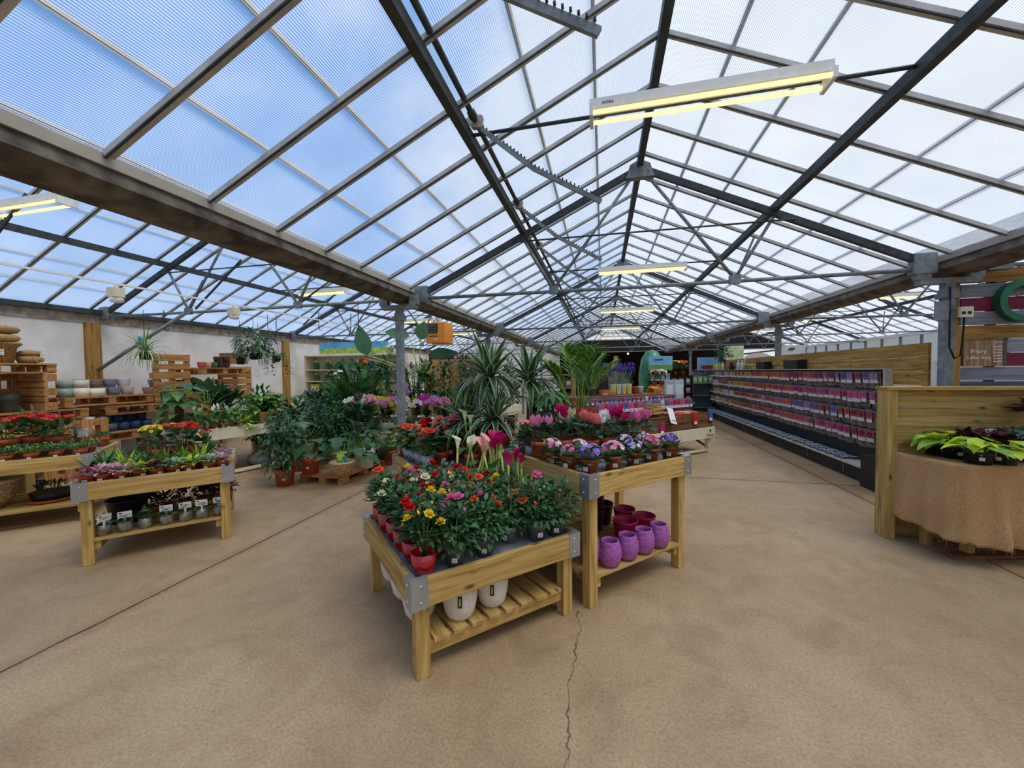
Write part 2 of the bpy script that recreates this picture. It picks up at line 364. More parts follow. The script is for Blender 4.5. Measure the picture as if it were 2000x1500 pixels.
# ---------------------------------------------------------------- steel frame
T_Y = [5.25, 9.65, 14.05, 18.45, 22.85]
TN = ['nearest', 'second', 'third', 'fourth', 'farthest']
BN = ['left', 'main', 'right']
def truss(xc, y, lab, left=False):
    t = thing('roof_truss', lab, 'roof truss', (xc, y, 2.63), 0, 'steel roof trusses')
    def c(x, off=.13): return V((x, 0, RZ-SL*abs(x)-off-2.63))
    for s in (-1, 1):
        part('top_chord', MB().beam(c(0), c(s*3.02), .055, .075).mesh('top_chord', [dsteel]), t)
        part('web', MB().tube([c(s*.06, .16), (s*1.1, 0, .02)], .02, 6).mesh('web', [steel]), t)
        part('web', MB().tube([c(s*1.52, .16), (s*1.1, 0, .02)], .02, 6).mesh('web', [steel]), t)
        part('node_plate', MB().box(s*1.1-.06, -.03, -.04, s*1.1+.06, .03, .06).mesh('node_plate', [steel]), t)
        part('seat_plate', MB().box(s*3.0-.13, -.05, -.05, s*3.0+.08, .05, .17).mesh('seat_plate', [steel]), t)
        if y < 16:
            part('brace', MB().tube([(s*1.12, 0, .03), (s*1.52, .62 if s > 0 else .6, RZ-SL*1.52-.2-2.63)], .014, 5).mesh('brace', [dsteel]), t)
    part('bottom_chord', MB().tube([(-3.0, 0, 0), (0, 0, -.012), (3.0, 0, 0)], .024, 7).mesh('bottom_chord', [steel]), t)
    part('collar_tie', MB().tube([(-1.6, -.04, .68), (1.72, -.04, .66)], .012, 5).mesh('collar_tie', [dsteel]), t)
    g = MB().prism([(-.17, -.26), (.17, -.26), (.12, -.10), (0, -.04), (-.12, -.10)], -.05, .05, 0, 1)
    for x in (-.1, 0, .1): g.ball((x, -.055, -.2+.07*(x == 0)), .011)
    part('apex_gusset', g.mesh('apex_gusset', [steel]), t, (0, 0, RZ-2.63))
    return t
for b, xc in enumerate(BAYS):
    for i, y in enumerate(T_Y):
        truss(xc, y, '%s steel roof truss from the camera in the %s bay' % (TN[i], BN[b]))
# gutters (Y beams), ridge tubes, purlins
def ybeam(name, label, cat, polys, mats, y0=Y0, y1=Y1, group=None):
    t = thing(name, label, cat, (0, 0, 0), 0, group)
    for pn, poly, m in polys: part(pn, MB().prism(poly, y0, y1, 0, 1).mesh(pn, [m]), t)
    return t
def rect(x0, z0, x1, z1): return [(x0, z0), (x1, z0), (x1, z1), (x0, z1)]
for nm, xg in (('left', XL-.18), ('right', XR+.20)):
    ybeam('gutter_beam', 'brown weathered gutter beam with a cream top strip, running away on the %s' % nm, 'gutter',
        [('trough', [(xg-.17, 2.70), (xg+.17, 2.70), (xg+.19, 2.62), (xg+.10, 2.56), (xg-.10, 2.56), (xg-.19, 2.62)], gutm),
         ('top_strip', rect(xg-.19, 2.702, xg+.19, 2.765), strip)], None, group='gutter beams')
for b, xc in enumerate(BAYS):
    ybeam('ridge_beam', 'dark steel ridge beam under the peak of the %s bay' % BN[b], 'beam', [('beam', rect(xc-.035, RZ-.13, xc+.035, RZ-.03), dsteel)], None)
    for s, nm in ((-1, 'left'), (1, 'right')):
        x = xc+s*1.515; z = RZ-SL*1.515
        t = ybeam('vent_purlin', 'dark steel purlin below the %s roof slope of the %s bay' % (nm, BN[b]), 'beam', [('channel', rect(x-.03, z-.12, x+.035, z-.035), dsteel)], None)
        if b == 1 and s < 0:
            part('fin', MB().prism(rect(x-.05, z-.06, x-.03, z+.02), Y0, Y1, 0, 1).mesh('fin', [steel]), t)
# vent shaft with brackets and toothed rack arms (main bay, left slope; a bare shaft in the left bay)
def vent_shaft(xs, zs, label, arms, dirx):
    t = thing('vent_shaft', label, 'vent shaft', (xs, 0, zs))
    part('pipe', MB().tube([(0, Y0, 0), (0, 22, 0)], .022, 8).mesh('shaft_pipe', [dsteel]), t)
    for y in arms:
        b = MB().prism([(-.03, -.05), (.05, -.06), (.06, .03), (-.02, .07), (-.08, .02)], y-.02, y+.02, 0, 1)
        part('bracket', b.mesh('shaft_bracket', [strip if y < 12 else steel]), t)
        part('collar', MB().tube([(0, y-.12, 0), (0, y-.06, 0)], .034, 8).mesh('collar', [dsteel]), t)
    return t
ARM_Y = [1.52, 3.02, 4.6, 6.15, 7.9, 9.8, 12, 14.5]
vent_shaft(XC-1.44, 3.545, 'long dark vent shaft with brackets beside the open slit of the roof', ARM_Y, 1)
for i, y in enumerate(ARM_Y):
    t = thing('rack_arm', '%s toothed vent rack arm hanging under the left roof slope' % nth(i).capitalize(), 'rack arm', (XC-1.47, y, 3.60), 0, 'vent rack arms')
    a, b = V((.02, 0, -.07)), V((1.0, .02, -.78)); mid = (a+b)/2+V((-.02, 0, -.05))
    part('arm', MB().beam(a, mid, .02, .035).beam(mid, b, .02, .035).mesh('arm', [steel]), t)
    tm = MB()
    for k in range(34):
        f = k/34; p = a.lerp(mid, f*2) if f < .5 else mid.lerp(b, f*2-1)
        tm.box(p.x+.010, -.007, p.z+.012, p.x+.020, .007, p.z+.023)
    part('teeth', tm.mesh('rack_teeth', [dsteel]), t)
for i, y in enumerate((3.0, 5.6, 8.2)):
    t = thing('rack_arm', '%s plain vent arm crossing the left bay roof' % nth(i), 'rack arm', (BAYS[0]-1.4, y, 3.5), 0, 'vent arms in the left bay')
    part('arm', MB().beam((0, 0, 0), (1.05, 0, .8), .02, .03).mesh('left_arm', [dsteel]), t, (0, 0, -.75))
# posts on the gutter lines
def post(x, y, lab, base=0.0):
    t = thing('steel_post', lab, 'post', (x, y, 0), 0, 'steel gutter posts')
    part('shaft', MB().box(-.045, -.045, 0, .045, .045, 2.46).mesh('post_shaft', [steel]), t)
    part('clamp', MB().box(-.075, -.06, 2.30, .075, .06, 2.36).box(-.055, -.055, 2.36, .055, .055, 2.4).mesh('post_clamp', [steel]), t)
    part('seat_bracket', MB().box(-.27, -.05, 2.46, .27, .05, 2.52).box(-.3, -.04, 2.52, -.17, .04, 2.66).box(.17, -.04, 2.52, .3, .04, 2.66).mesh('seat_bracket', [steel]), t)
    return t
for i, y in enumerate(T_Y[:4]):
    post(XL-.18, y-.15, '%s galvanised post from the camera on the left gutter line' % nth(i))
    post(XR+(.085 if i == 0 else .16), y, '%s galvanised post from the camera on the right gutter line' % nth(i))
# fluorescent battens on tie rods
tube_on = new_mat('lit_tube')
def emat(name, col, st):
    m, nt, out = new_mat(name); e = nd(nt, 'ShaderNodeEmission'); e.inputs[0].default_value = hx(col); e.inputs[1].default_value = st; lk(nt, e.outputs[0], out.inputs[0]); return m
glow = emat('tube_glow', 'fff0b4', 1.15)
glow2 = emat('spot_glow', 'fff4dc', 3.0)
def batten(x0, x1, y, z, lab, twin=True, rodto=None):
    t = thing('strip_light', lab, 'strip light', ((x0+x1)/2, y, z), 0, 'fluorescent strip lights'); L = x1-x0
    b = MB().box(-L/2, -.045, -.02, L/2, .045, .05)
    b.box(-L/2, -.085, -.09, -L/2+.025, .085, -.02).box(L/2-.025, -.085, -.09, L/2, .085, -.02)
    cas = part('casing', b.mesh('batten_casing', [white]), t)
    for yy in ((-.062, .062) if twin else (0,)):
        part('tube', MB().tube([(-L/2+.02, yy, -.06), (L/2-.02, yy, -.06)], .016, 10).mesh('batten_tube', [glow]), t)
    if y < 4 and x0 > -2: part('maker_mark', text_mesh('lamp_mark', 'nviec', .04, ink, .0006), cas, (-L/2+.13, -.0462, .012), (PI/2, 0, 0))
    return t
def rod(x0, x1, y, z0, z1, lab):
    return thing('tie_rod', lab, 'tie rod', (x0, y, z0), 0, 'roof tie rods', MB().tube([(0, 0, 0), (x1-x0, 0, z1-z0)], .014, 6).mesh('tie_rod', [dsteel]))
for i, (y, z) in enumerate(((3.0, 3.48), (7.5, 3.42), (12.0, 3.35), (16.4, 3.3), (20.8, 3.3))):
    batten(-.09, 1.45, y, z, '%s lit strip light from the camera under the main ridge' % nth(i))
    rod(XC-1.5, XC+1.53, y+.065, 3.47, 3.47, '%s thin rod from the camera carrying the main bay strip lights' % nth(i))
for i, (y, z) in enumerate(((2.95, 3.42), (7.5, 3.38), (12.0, 3.3), (16.4, 3.3))):
    batten(-6.62, -5.42, y, z, '%s lit strip light from the camera in the left bay' % nth(i))
    rod(BAYS[0]-1.5, BAYS[0]+1.53, y+.065, 3.47, 3.47, '%s thin rod from the camera carrying the left bay strip lights' % nth(i))
for i, y in enumerate((7.6, 12.0, 16.4, 20.8)):
    batten(BAYS[2]-.8, BAYS[2]+.75, y, 3.4, '%s lit strip light from the camera in the right bay' % nth(i))
    rod(BAYS[2]-1.5, BAYS[2]+1.53, y+.065, 3.47, 3.47, '%s thin rod from the camera in the right bay' % nth(i))
# white conduit with two spot heads in the left bay
t = thing('lighting_conduit', 'long thin white conduit crossing under the left bay roof', 'conduit', (-5.2, 0, 2.56), 0, None, MB().beam((0, -2, 0), (0, 14, 0), .018, .022).mesh('conduit', [white]))
for i, y in enumerate((3.2, 4.6)):
    t = thing('spot_light', ('larger' if i == 0 else 'smaller') + ' looking white spot head under the white conduit at left', 'spot light', (-5.2, y, 2.545), 0, 'white spot heads')
    part('bracket', MB().box(-.07, -.05, -.13, .05, .05, -.03).box(-.012, -.012, -.03, .012, .012, 0).mesh('spot_bracket', [cream]), t)
    part('lamp_head', MB().lathe([(.03, .02), (.055, 0), (.06, -.05), (.045, -.055)], 14).mesh('spot_head', [white]), t, (0, 0, -.13), (.25, .35, 0))
# spots inside the dark barn
for i, (x, y, z) in enumerate([(-.9, 27, 3.12), (-.5, 29, 2.95), (.4, 26.5, 3.1), (1.3, 28, 3.0), (2.1, 27, 2.9), (2.6, 29, 2.95), (3.0, 26.5, 3.0), (1.8, 30, 2.8), (-1.5, 27.5, 3.0), (5.2, 28, 2.95), (6.4, 27, 3.0), (4.3, 26.5, 2.9)]):
    t = thing('spot_light', '%s small bright spot lamp from the left in the dark barn' % nth([8, 1, 2, 3, 4, 5, 6, 7, 0, 10, 11, 9][i]), 'spot light', (x, y, 3.295), 0, 'spot lamps in the barn')
    part('stem', MB().tube([(0, 0, 0), (0, 0, z-3.295)], .012, 5).mesh('stem', [black]), t)
    part('lamp_head', MB().ball((0, 0, z-3.295), .07, 0, 8, 5).mesh('barn_spot', [glow2]), t)
# timber posts against the left wall, steel brace to the first
for i, y in enumerate((5.08, 9.42, 13.8)):
    thing('timber_post', '%s flat timber post from the camera on the white wall' % nth(i), 'post', (-8.88, y, 0), 0, 'timber wall posts',
          MB().box(-.04, -.10, 0, .05, .10, 2.5).mesh('timber_post', [oldw(2)]))
thing('steel_brace', 'slanting steel brace running up from the timber post to a truss', 'brace', (0, 0, 0), 0, None,
      MB().tube([(-8.80, 5.1, 1.66), (BAYS[0]-1.15, 5.22, 2.60)], .03, 8).mesh('steel_brace', [steel]))
# sky, sun, camera
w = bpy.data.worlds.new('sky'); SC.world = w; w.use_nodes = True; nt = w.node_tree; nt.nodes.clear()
out = nt.nodes.new('ShaderNodeOutputWorld'); bg = nt.nodes.new('ShaderNodeBackground')
tc = nd(nt, 'ShaderNodeTexCoord'); sx = nd(nt, 'ShaderNodeSeparateXYZ'); lk(nt, tc.outputs['Generated'], sx.inputs[0])
gr = ramp(nt, [(0, hx('b4cbe8')), (.25, hx('86b2e8')), (1, hx('5b98e0'))]); lk(nt, sx.outputs[2], gr.inputs[0])
nz = nd(nt, 'ShaderNodeTexNoise', i_Scale=2.6, i_Detail=8.0, i_Roughness=.55); lk(nt, tc.outputs['Generated'], nz.inputs['Vector'])
hz = nd(nt, 'ShaderNodeVectorMath', operation='DOT_PRODUCT'); hz.inputs[1].default_value = V((.80, .25, .30)).normalized(); lk(nt, tc.outputs['Generated'], hz.inputs[0])
hm = nd(nt, 'ShaderNodeMapRange', i_1=-.35, i_2=.75, i_3=-.12, i_4=.42); lk(nt, hz.outputs['Value'], hm.inputs[0])
ad = nd(nt, 'ShaderNodeMath', operation='ADD'); lk(nt, nz.outputs[0], ad.inputs[0]); lk(nt, hm.outputs[0], ad.inputs[1])
cr = ramp(nt, [(.47, (0, 0, 0, 1)), (.72, (1, 1, 1, 1))]); lk(nt, ad.outputs[0], cr.inputs[0])
mx = nd(nt, 'ShaderNodeMix', data_type='RGBA'); lk(nt, cr.outputs[0], mx.inputs[0]); lk(nt, gr.outputs[0], mx.inputs[6]); mx.inputs[7].default_value = (.76, .79, .84, 1)
zg = nd(nt, 'ShaderNodeMapRange', i_1=.66, i_2=.95, i_3=1.0, i_4=2.5); lk(nt, sx.outputs[2], zg.inputs[0])  # added gain: sky brightened overhead, out of view, to light the floor
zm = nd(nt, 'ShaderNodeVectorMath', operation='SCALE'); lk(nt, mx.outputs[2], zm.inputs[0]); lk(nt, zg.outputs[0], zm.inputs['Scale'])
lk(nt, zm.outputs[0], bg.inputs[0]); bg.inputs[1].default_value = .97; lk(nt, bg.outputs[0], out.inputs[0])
sl = bpy.data.lights.new('sun', 'SUN'); sl.energy = 2.3; sl.angle = .5; sl.color = (1, .95, .88)
so = bpy.data.objects.new('sun', sl); C.objects.link(so); so.rotation_euler = V((-.45, .15, -1)).to_track_quat('-Z', 'Y').to_euler()
so.location = (4, 0, 8)
cd = bpy.data.cameras.new('camera'); cd.sensor_width = 36; cd.lens = 36*F/2000; cd.clip_start = .05
co = bpy.data.objects.new('camera', cd); C.objects.link(co)
co.matrix_world = Matrix(((RGT.x, UPV.x, -_f.x, 0), (RGT.y, UPV.y, -_f.y, 0), (RGT.z, UPV.z, -_f.z, H), (0, 0, 0, 1)))
SC.camera = co
vs = SC.view_settings; vs.view_transform = 'Standard'; vs.look = 'None'; vs.gamma = 1; vs.exposure = 0.07; vs.use_curve_mapping = False
SC.cycles.max_bounces = 7; SC.cycles.transparent_max_bounces = 12; SC.cycles.diffuse_bounces = 4; SC.cycles.glossy_bounces = 2
SC.cycles.sample_clamp_indirect = 4
# ================================================================ BENCHES
def bench(label, org, ang, L, W, h, sh, across=True, nsl=8, rail=.145, tagtxt=None, shelf_bare=False):
    t = thing('display_bench', label, 'display bench', (org[0], org[1], 0), ang, 'timber display benches')
    ls = .072; ti = .034
    for x in (ti, L-ti-ls):
        for y in (ti, W-ti-ls):
            part('leg', boxm('bench_leg', (ls, ls, h-.04), pine(2)), t, (x+ls/2, y+ls/2, (h-.04)/2), bev=.004)
    for y in (0, W-ti): part('rail', boxm('bench_rail', (L, ti, rail), pine(0)), t, (L/2, y+ti/2, h-rail/2), bev=.004)
    for x in (0, L-ti): part('rail', boxm('bench_rail', (ti, W-2*ti, rail), pine(1)), t, (x+ti/2, W/2, h-rail/2), bev=.004)
    zt = h-.032
    b = MB().box(ti, ti, zt-.012, L-ti, W-ti, zt)
    for a in ((ti, ti, zt, L-ti, ti+.004, h-.006), (ti, W-ti-.004, zt, L-ti, W-ti, h-.006), (ti, ti, zt, ti+.004, W-ti, h-.006), (L-ti-.004, ti, zt, L-ti, W-ti, h-.006)): b.box(*a)
    part('tray', b.mesh('bench_tray', [zinc]), t)
    for cx, cy, sx, sy in ((0, 0, 1, 1), (L, 0, -1, 1), (0, W, 1, -1), (L, W, -1, -1)):
        e = .003; k = .088; z0 = h-rail-.004; b = MB(); scr = []
        b.box(min(cx, cx+sx*k), min(cy-sy*e, cy), z0, max(cx, cx+sx*k), max(cy-sy*e, cy), h+e)
        b.box(min(cx-sx*e, cx), min(cy, cy+sy*k), z0, max(cx-sx*e, cx), max(cy, cy+sy*k), h+e)
        b.prism([(cx, cy), (cx+sx*k, cy), (cx+sx*k, cy+sy*ti), (cx+sx*ti, cy+sy*ti), (cx+sx*ti, cy+sy*k), (cx, cy+sy*k)], h+.0005, h+e)
        for zz in (z0+.035, h-.03):
            scr += [(cx+sx*k*.55, cy-sy*e*1.2, zz), (cx-sx*e*1.2, cy+sy*k*.55, zz)]
        cb = part('corner_bracket', b.mesh('corner_bracket', [bracket]), t)
        for q_ in scr: part('screw', screw_me, cb, q_)
    if across:
        for y in (.06, W-.06-.045): part('shelf_bearer', boxm('shelf_bearer', (L-2*ti-.03, .045, .07), pine(0)), t, (L/2, y+.0225, sh-.022-.035))
        n = nsl; p = (L-2*ti-2*ls-.02)/n
        for i in range(n):
            part('shelf_slat', boxm('shelf_slat', (p*.78, W-.06, .022), pine(1)), t, (ti+ls+.01+p*(i+.5), W/2, sh-.011), bev=.002)
    else:
        for x in (.05, L-.05-.045): part('shelf_bearer', boxm('shelf_bearer', (.045, W-2*ti-.03, .07), pine(1)), t, (x+.0225+(.05 if x < L/2 else -.05), W/2, sh-.022-.035))
        n = nsl; p = (W-.04)/n
        for i in range(n):
            inner = .02 < p*(i+.5)+.02-ti and (ti+ls < .02+p*i and .02+p*(i+1) < W-ti-ls)
            part('shelf_slat', boxm('shelf_slat', (L-.07 if inner else L-2*ti-2*ls-.004, p*.82, .022), pine(0)), t, (L/2, .02+p*(i+.5), sh-.011), bev=.002)
    return t
screw_me = MB().ball((0, 0, 0), .0062, 0, 8, 5).mesh('screw', [mat('screw_head', 'd4d6d8', .35, .8, 0, 9, rnd=0)])
zinc = mat('galvanised_sheet', '949a9e', .4, .2, .16, 5, rnd=0)
bracket = mat('corner_plate', 'aeb1b3', .42, .7, .08, 9, rnd=.05)
A45 = math.radians(45.57)
def frame(org, ang):
    c, s = math.cos(ang), math.sin(ang)
    return lambda a, b, z=0: V((org[0]+c*a-s*b, org[1]+s*a+c*b, z))
OA = (-.91, 1.69); FA = frame(OA, A45)
HA, HB, HM, HL = .53, .885, .69, .69
OB = FA(1.14, -.035); FB = frame(OB, A45)
OM = FA(.55, 1.22); FM = frame(OM, A45)
OD = FA(1.75, 1.12); FD = frame(OD, A45)
bench('low wooden display bench of potted roses, nearest to the camera', OA, A45, 1.09, 1.09, HA, .19, True, 8)
bench('tallest wooden display bench, with African violets along its front edge', OB, A45, 1.08, 1.05, HB, .205, False, 8)
bench('wooden display bench behind the rose bench, carrying begonias', OM, A45, 1.12, 1.10, HM, .2, True, 8)
bench('wooden display bench hidden behind the tall violet bench, with palms', OD, A45, 1.08, 1.08, HM, .42, True, 7)
AL = math.atan2(.74, .68)
OL = (-4.12, 2.18); FLn = frame(OL, AL)
bench('wooden display bench at left with small foil plants and tin pots below', OL, AL, 1.05, 1.05, HL, .215, False, 8)
AL2 = math.atan2(.72, .69)
O2 = (-6.30, 1.98); F2 = frame(O2, AL2)
bench('wooden display bench at the left edge of the photo with low rock plants', O2, AL2, 1.42, .98, .72, .2, False, 8)

# ================================================================ PLANT KIT
gd = mat('leaf_dark', '3b6134', .45, 0, .25, 25, transl=.18); gr2 = mat('leaf_rose', '486f41', .42, 0, .3, 30, transl=.15)
gm = mat('leaf_mid', '4f8238', .45, 0, .22, 25, transl=.22); gl = mat('leaf_light', '86b148', .45, 0, .2, 25, transl=.25)
gy = mat('leaf_lime', 'c6dc34', .45, 0, .12, 25, transl=.25); gb_ = mat('leaf_blue_green', '5b8068', .5, 0, .2, 25, transl=.15)
gx = mat('leaf_deep', '355e38', .38, 0, .25, 18, transl=.12); gg = mat('leaf_silver', 'a3b39a', .55, 0, .15, 30, transl=.15)
gv = mat('leaf_violet', '4a5f45', .6, 0, .25, 40, transl=.1); gban = mat('leaf_banana', '5d8a60', .45, 0, .05, 6, transl=.2); gpe = mat('leaf_pale_edge', 'b3c096', .5, 0, .1, 25, transl=.2); gw = mat('leaf_cream_edge', 'd9dfb5', .5, 0, .08, 25, transl=.2)
bu = mat('leaf_burgundy', '5e2030', .45, 0, .3, 25, transl=.15); bk = mat('leaf_black_red', '2e181c', .5, 0, .3, 25, transl=.08)
pkl = mat('leaf_pink', 'dfaeb6', .5, 0, .2, 60, transl=.2, col2='a87f83'); rdl = mat('leaf_rust', '8b4248', .5, 0, .25, 60, transl=.15)
wgl = mat('leaf_white_veined', 'bcd3b4', .5, 0, .2, 90, transl=.15, col2='5f8a5c'); dry = mat('dry_grass', '9a8578', .7, 0, .2, 25)
heat = mat('heather', 'b892a6', .6, 0, .3, 80, col2='7a5a68')
stem = mat('green_stem', '7fa043', .5, 0, .15, 20); stemp = mat('pale_stem', 'b9cf6a', .45, 0, .1, 20); bark = mat('bark', '6a5038', .8, 0, .3, 30)
soil = mat('compost', '33261c', .9, 0, .35, 60, bump=.6, rnd=0)
terra = mat('terracotta_plastic', 'b9572f', .5, 0, .06, 8); greyp = mat('grey_pot', '6d7071', .4, .15, .06, 8); silver = mat('silver_pot', '9a9c9e', .32, .55, .05, 8)
redp = mat('red_glazed_pot', 'b50f1c', .12, 0, .03, 8, spec=.6, coat=.6, rnd=.05); whitep = mat('white_pot', 'e9e6dc', .35, 0, .03, 8)
creamp = mat('matt_cream_pot', 'ded6cc', .6, 0, .05, 40, rnd=.03); zincp = mat('pale_zinc_pot', 'a9b0b5', .4, .35, .1, 20); tinp = mat('tin_pot', 'a6a296', .45, .5, .3, 22)
purp = mat('mottled_purple_pot', '9a4496', .6, 0, .05, 55, col2='b06fae', rnd=.04); mag = mat('magenta_pot', 'b0154c', .4, 0, .04, 8); plum = mat('plum_pot', '3f1524', .45, 0, .04, 8)
blackp = mat('black_pot', '1d2022', .5, 0, .06, 8); stone = mat('sandstone_pot', 'b99a6c', .8, 0, .3, 42, bump=.6, col2='8d7048'); stonel = mat('stone_rim', 'd8c7a4', .7, 0, .1, 30)
bluetag = mat('blue_plant_tag', '23307c', .5, 0, .04, 20, rnd=0); tealtag = mat('teal_tag', '3fb0bd', .5, 0, .06, 20)
PC = {}
POT = {  # kind: material, r_top, r_base, height, rim
 'terra': (terra, .062, .044, .104, 1), 'terra_s': (terra, .056, .043, .074, 1), 'terra_m': (terra, .075, .055, .13, 1), 'terra_l': (terra, .135, .105, .235, 1), 'terra_xl': (terra, .245, .19, .30, 1),
 'grey': (greyp, .062, .047, .108, 1), 'silver': (silver, .062, .047, .108, 1), 'zinc': (zincp, .052, .04, .10, 0), 'black': (blackp, .068, .055, .1, 1), 'black_l': (blackp, .11, .085, .2, 1),
 'white': (whitep, .075, .055, .16, 1), 'white_l': (whitep, .155, .12, .27, 1), 'black_d': (blackp, .085, .074, .10, 1), 'tin': (tinp, .048, .045, .085, 0), 'grn': (mat('olive_pot', '6f8a4a', .4, .1, .08, 8), .07, .055, .13, 0)}
def pot(kind):
    if kind in PC: return PC[kind]
    m, rt, rb, h, rim = POT[kind]
    if rim: pr = [(rb, 0), (rt*.9, h*.74), (rt*.98, h*.75), (rt, h), (rt*.93, h), (rt*.88, h*.72), (1e-4, h*.70)]
    else: pr = [(rb, 0), (rt, h), (rt*.94, h), (rt*.9, h*.8), (1e-4, h*.8)]
    me = MB().lathe(pr, 20, 0).mesh('pot_'+kind, [m])
    s = MB().lathe([(rt*.9, 0), (rt*.5, h*.03), (1e-4, h*.04)], 14, 0).mesh('soil_'+kind, [soil])
    PC[kind] = (me, s, rt, h); return PC[kind]
redm = MB().lathe([(.046, 0), (.056, .012), (.068, .06), (.074, .125), (.069, .125), (.063, .1), (1e-4, .095)], 28).mesh('red_tulip_pot', [redp]); PC['red'] = (redm, MB().lathe([(.062, 0), (1e-4, .008)], 14).mesh('soil_red', [soil]), .072, .125)

def sphere_dir(r, lo=-.1, hi=1):
    z = r.uniform(lo, hi); t = r.uniform(0, 2*PI); q = math.sqrt(max(0, 1-z*z)); return V((q*math.cos(t), q*math.sin(t), z))
FC = {}
def cached(fn):
    def g(key, var, *a, **k):
        kk = (fn.__name__, key, var)
        if kk not in FC: FC[kk] = fn(random.Random(hash((len(key), key[:1] and ord(key[0]), ord(key[-1]), var, len(fn.__name__)))), *a, **k)
        return FC[kk]
    return g
@cached
def bush(r, R, Hh, n, L, W, mats, up=.25, droop=.7, k=.75, stems=9, lo=-.15, fill=.55, fold=.18):
    b = MB()
    for i in range(n):
        d = sphere_dir(r, lo, 1); f = r.uniform(fill, 1)
        p = V((d.x*R*f, d.y*R*f, Hh*.42+d.z*Hh*.58*f))
        q = V((d.x, d.y, d.z*.5+up+r.uniform(-.3, .3)))+V((r.uniform(-.5, .5), r.uniform(-.5, .5), 0))
        b.leaf(p, q, L*r.uniform(.7, 1.15), W*r.uniform(.75, 1.1), droop*r.uniform(.4, 1.4), 3, k, r.randrange(len(mats)) if len(mats) > 1 else 0, fold)
    for i in range(stems):
        d = sphere_dir(r, .1, 1); b.tube([(d.x*R*.12, d.y*R*.12, 0), (d.x*R*.4, d.y*R*.4, Hh*.4), (d.x*R*.75, d.y*R*.75, Hh*.42+d.z*Hh*.4)], R*.018+.0008, 4, len(mats))
    return b.mesh('foliage', mats+[rstem if len(mats) > 1 else stem])
@cached
def rosette(r, n, L, W, e0, e1, droop, mats, seg=5, k=.6, strips=None, r0=.01, base=.3, fold=.2, z=0):
    b = MB()
    for i in range(n):
        f = i/max(1, n-1); el = e0+(e1-e0)*f+r.uniform(-.12, .12); t = i*2.39996+r.uniform(-.2, .2)
        d = V((math.cos(t)*math.cos(el), math.sin(t)*math.cos(el), math.sin(el)))
        b.leaf(V((math.cos(t)*r0, math.sin(t)*r0, z)), d, L*r.uniform(.8, 1.1), W*r.uniform(.85, 1.1), droop*r.uniform(.6, 1.3)*(1.1-el/2), seg, k, i % len(mats) if not strips else 0, fold, strips=strips, base=base*W)
    return b.mesh('foliage', mats)
def curve3(p, q, sag, n=6):
    p = V(p); q = V(q)
    return [p.lerp(q, i/n)+V((0, 0, sag*4*(i/n)*(1-i/n))) for i in range(n+1)]
def notch(t):   # split-leaf outline
    w = math.sin(PI*t**.55); return w*(1 if int(t*14) % 2 == 0 else .62)
@cached
def bigleaf(r, n, pet, L, W, e0, e1, droop, mats, k=.55, split=False, seg=6, up_=.0, r0=.01, stemr=.006, strips=None):
    b = MB()
    for i in range(n):
        f = i/max(1, n-1); el = e0+(e1-e0)*f+r.uniform(-.15, .15); t = i*2.39996+r.uniform(-.3, .3); ln = pet*r.uniform(.65, 1.1)
        d = V((math.cos(t)*math.cos(el), math.sin(t)*math.cos(el), math.sin(el)))
        p0 = V((math.cos(t)*r0, math.sin(t)*r0, 0)); p1 = p0+d*ln
        b.tube(curve3(p0, p1, ln*.08), [stemr*(1-.5*j/6) for j in range(7)], 5, len(mats))
        q = V((d.x, d.y, -.15+r.uniform(-.35, .25)+up_)).normalized(); sc = r.uniform(.7, 1.1)
        b.leaf(p1-q*L*.12*sc, q, L*sc, W*sc, droop*r.uniform(.5, 1.3), seg*(2 if split else 1), k, i % len(mats), .12, shape=notch if split else None, strips=strips)
    return b.mesh('foliage', mats+[stem])
@cached
def arecapalm(r, n, h, L, mats, nl=16, lw=.022, ll=.30, spread=1.0):
    b = MB()
    for i in range(n):
        t = i*2.39996+r.uniform(-.3, .3); a = V((math.cos(t), math.sin(t), 0)); hh = h*r.uniform(.7, 1); e = r.uniform(.25, .8)*spread
        base = a*.04; mid = a*(.06+.1*e)+V((0, 0, hh*.55)); tip0 = a*(.12+L*e)+V((0, 0, hh))
        pts = [base, mid, mid.lerp(tip0, .5)+V((0, 0, hh*.1)), tip0]
        b.tube(pts, [.009, .007, .005, .002], 5, len(mats))
        for j in range(nl):
            f = .25+.75*j/(nl-1); g = f*2; p = pts[1].lerp(pts[2], g) if g < 1 else pts[2].lerp(pts[3], g-1)
            dd = (pts[3]-pts[1]).normalized(); sd = dd.cross(V((0, 0, 1)))
            if sd.length < .1: sd = V((1, 0, 0))
            sd.normalize()
            for s in (-1, 1):
                b.leaf(p, dd*.65+sd*s*.7+V((0, 0, .25)), ll*(1-.45*f)*r.uniform(.85, 1.1), lw, 1.1*r.uniform(.6, 1.2), 3, .6, j % len(mats), .25)
    return b.mesh('foliage', mats+[stem])
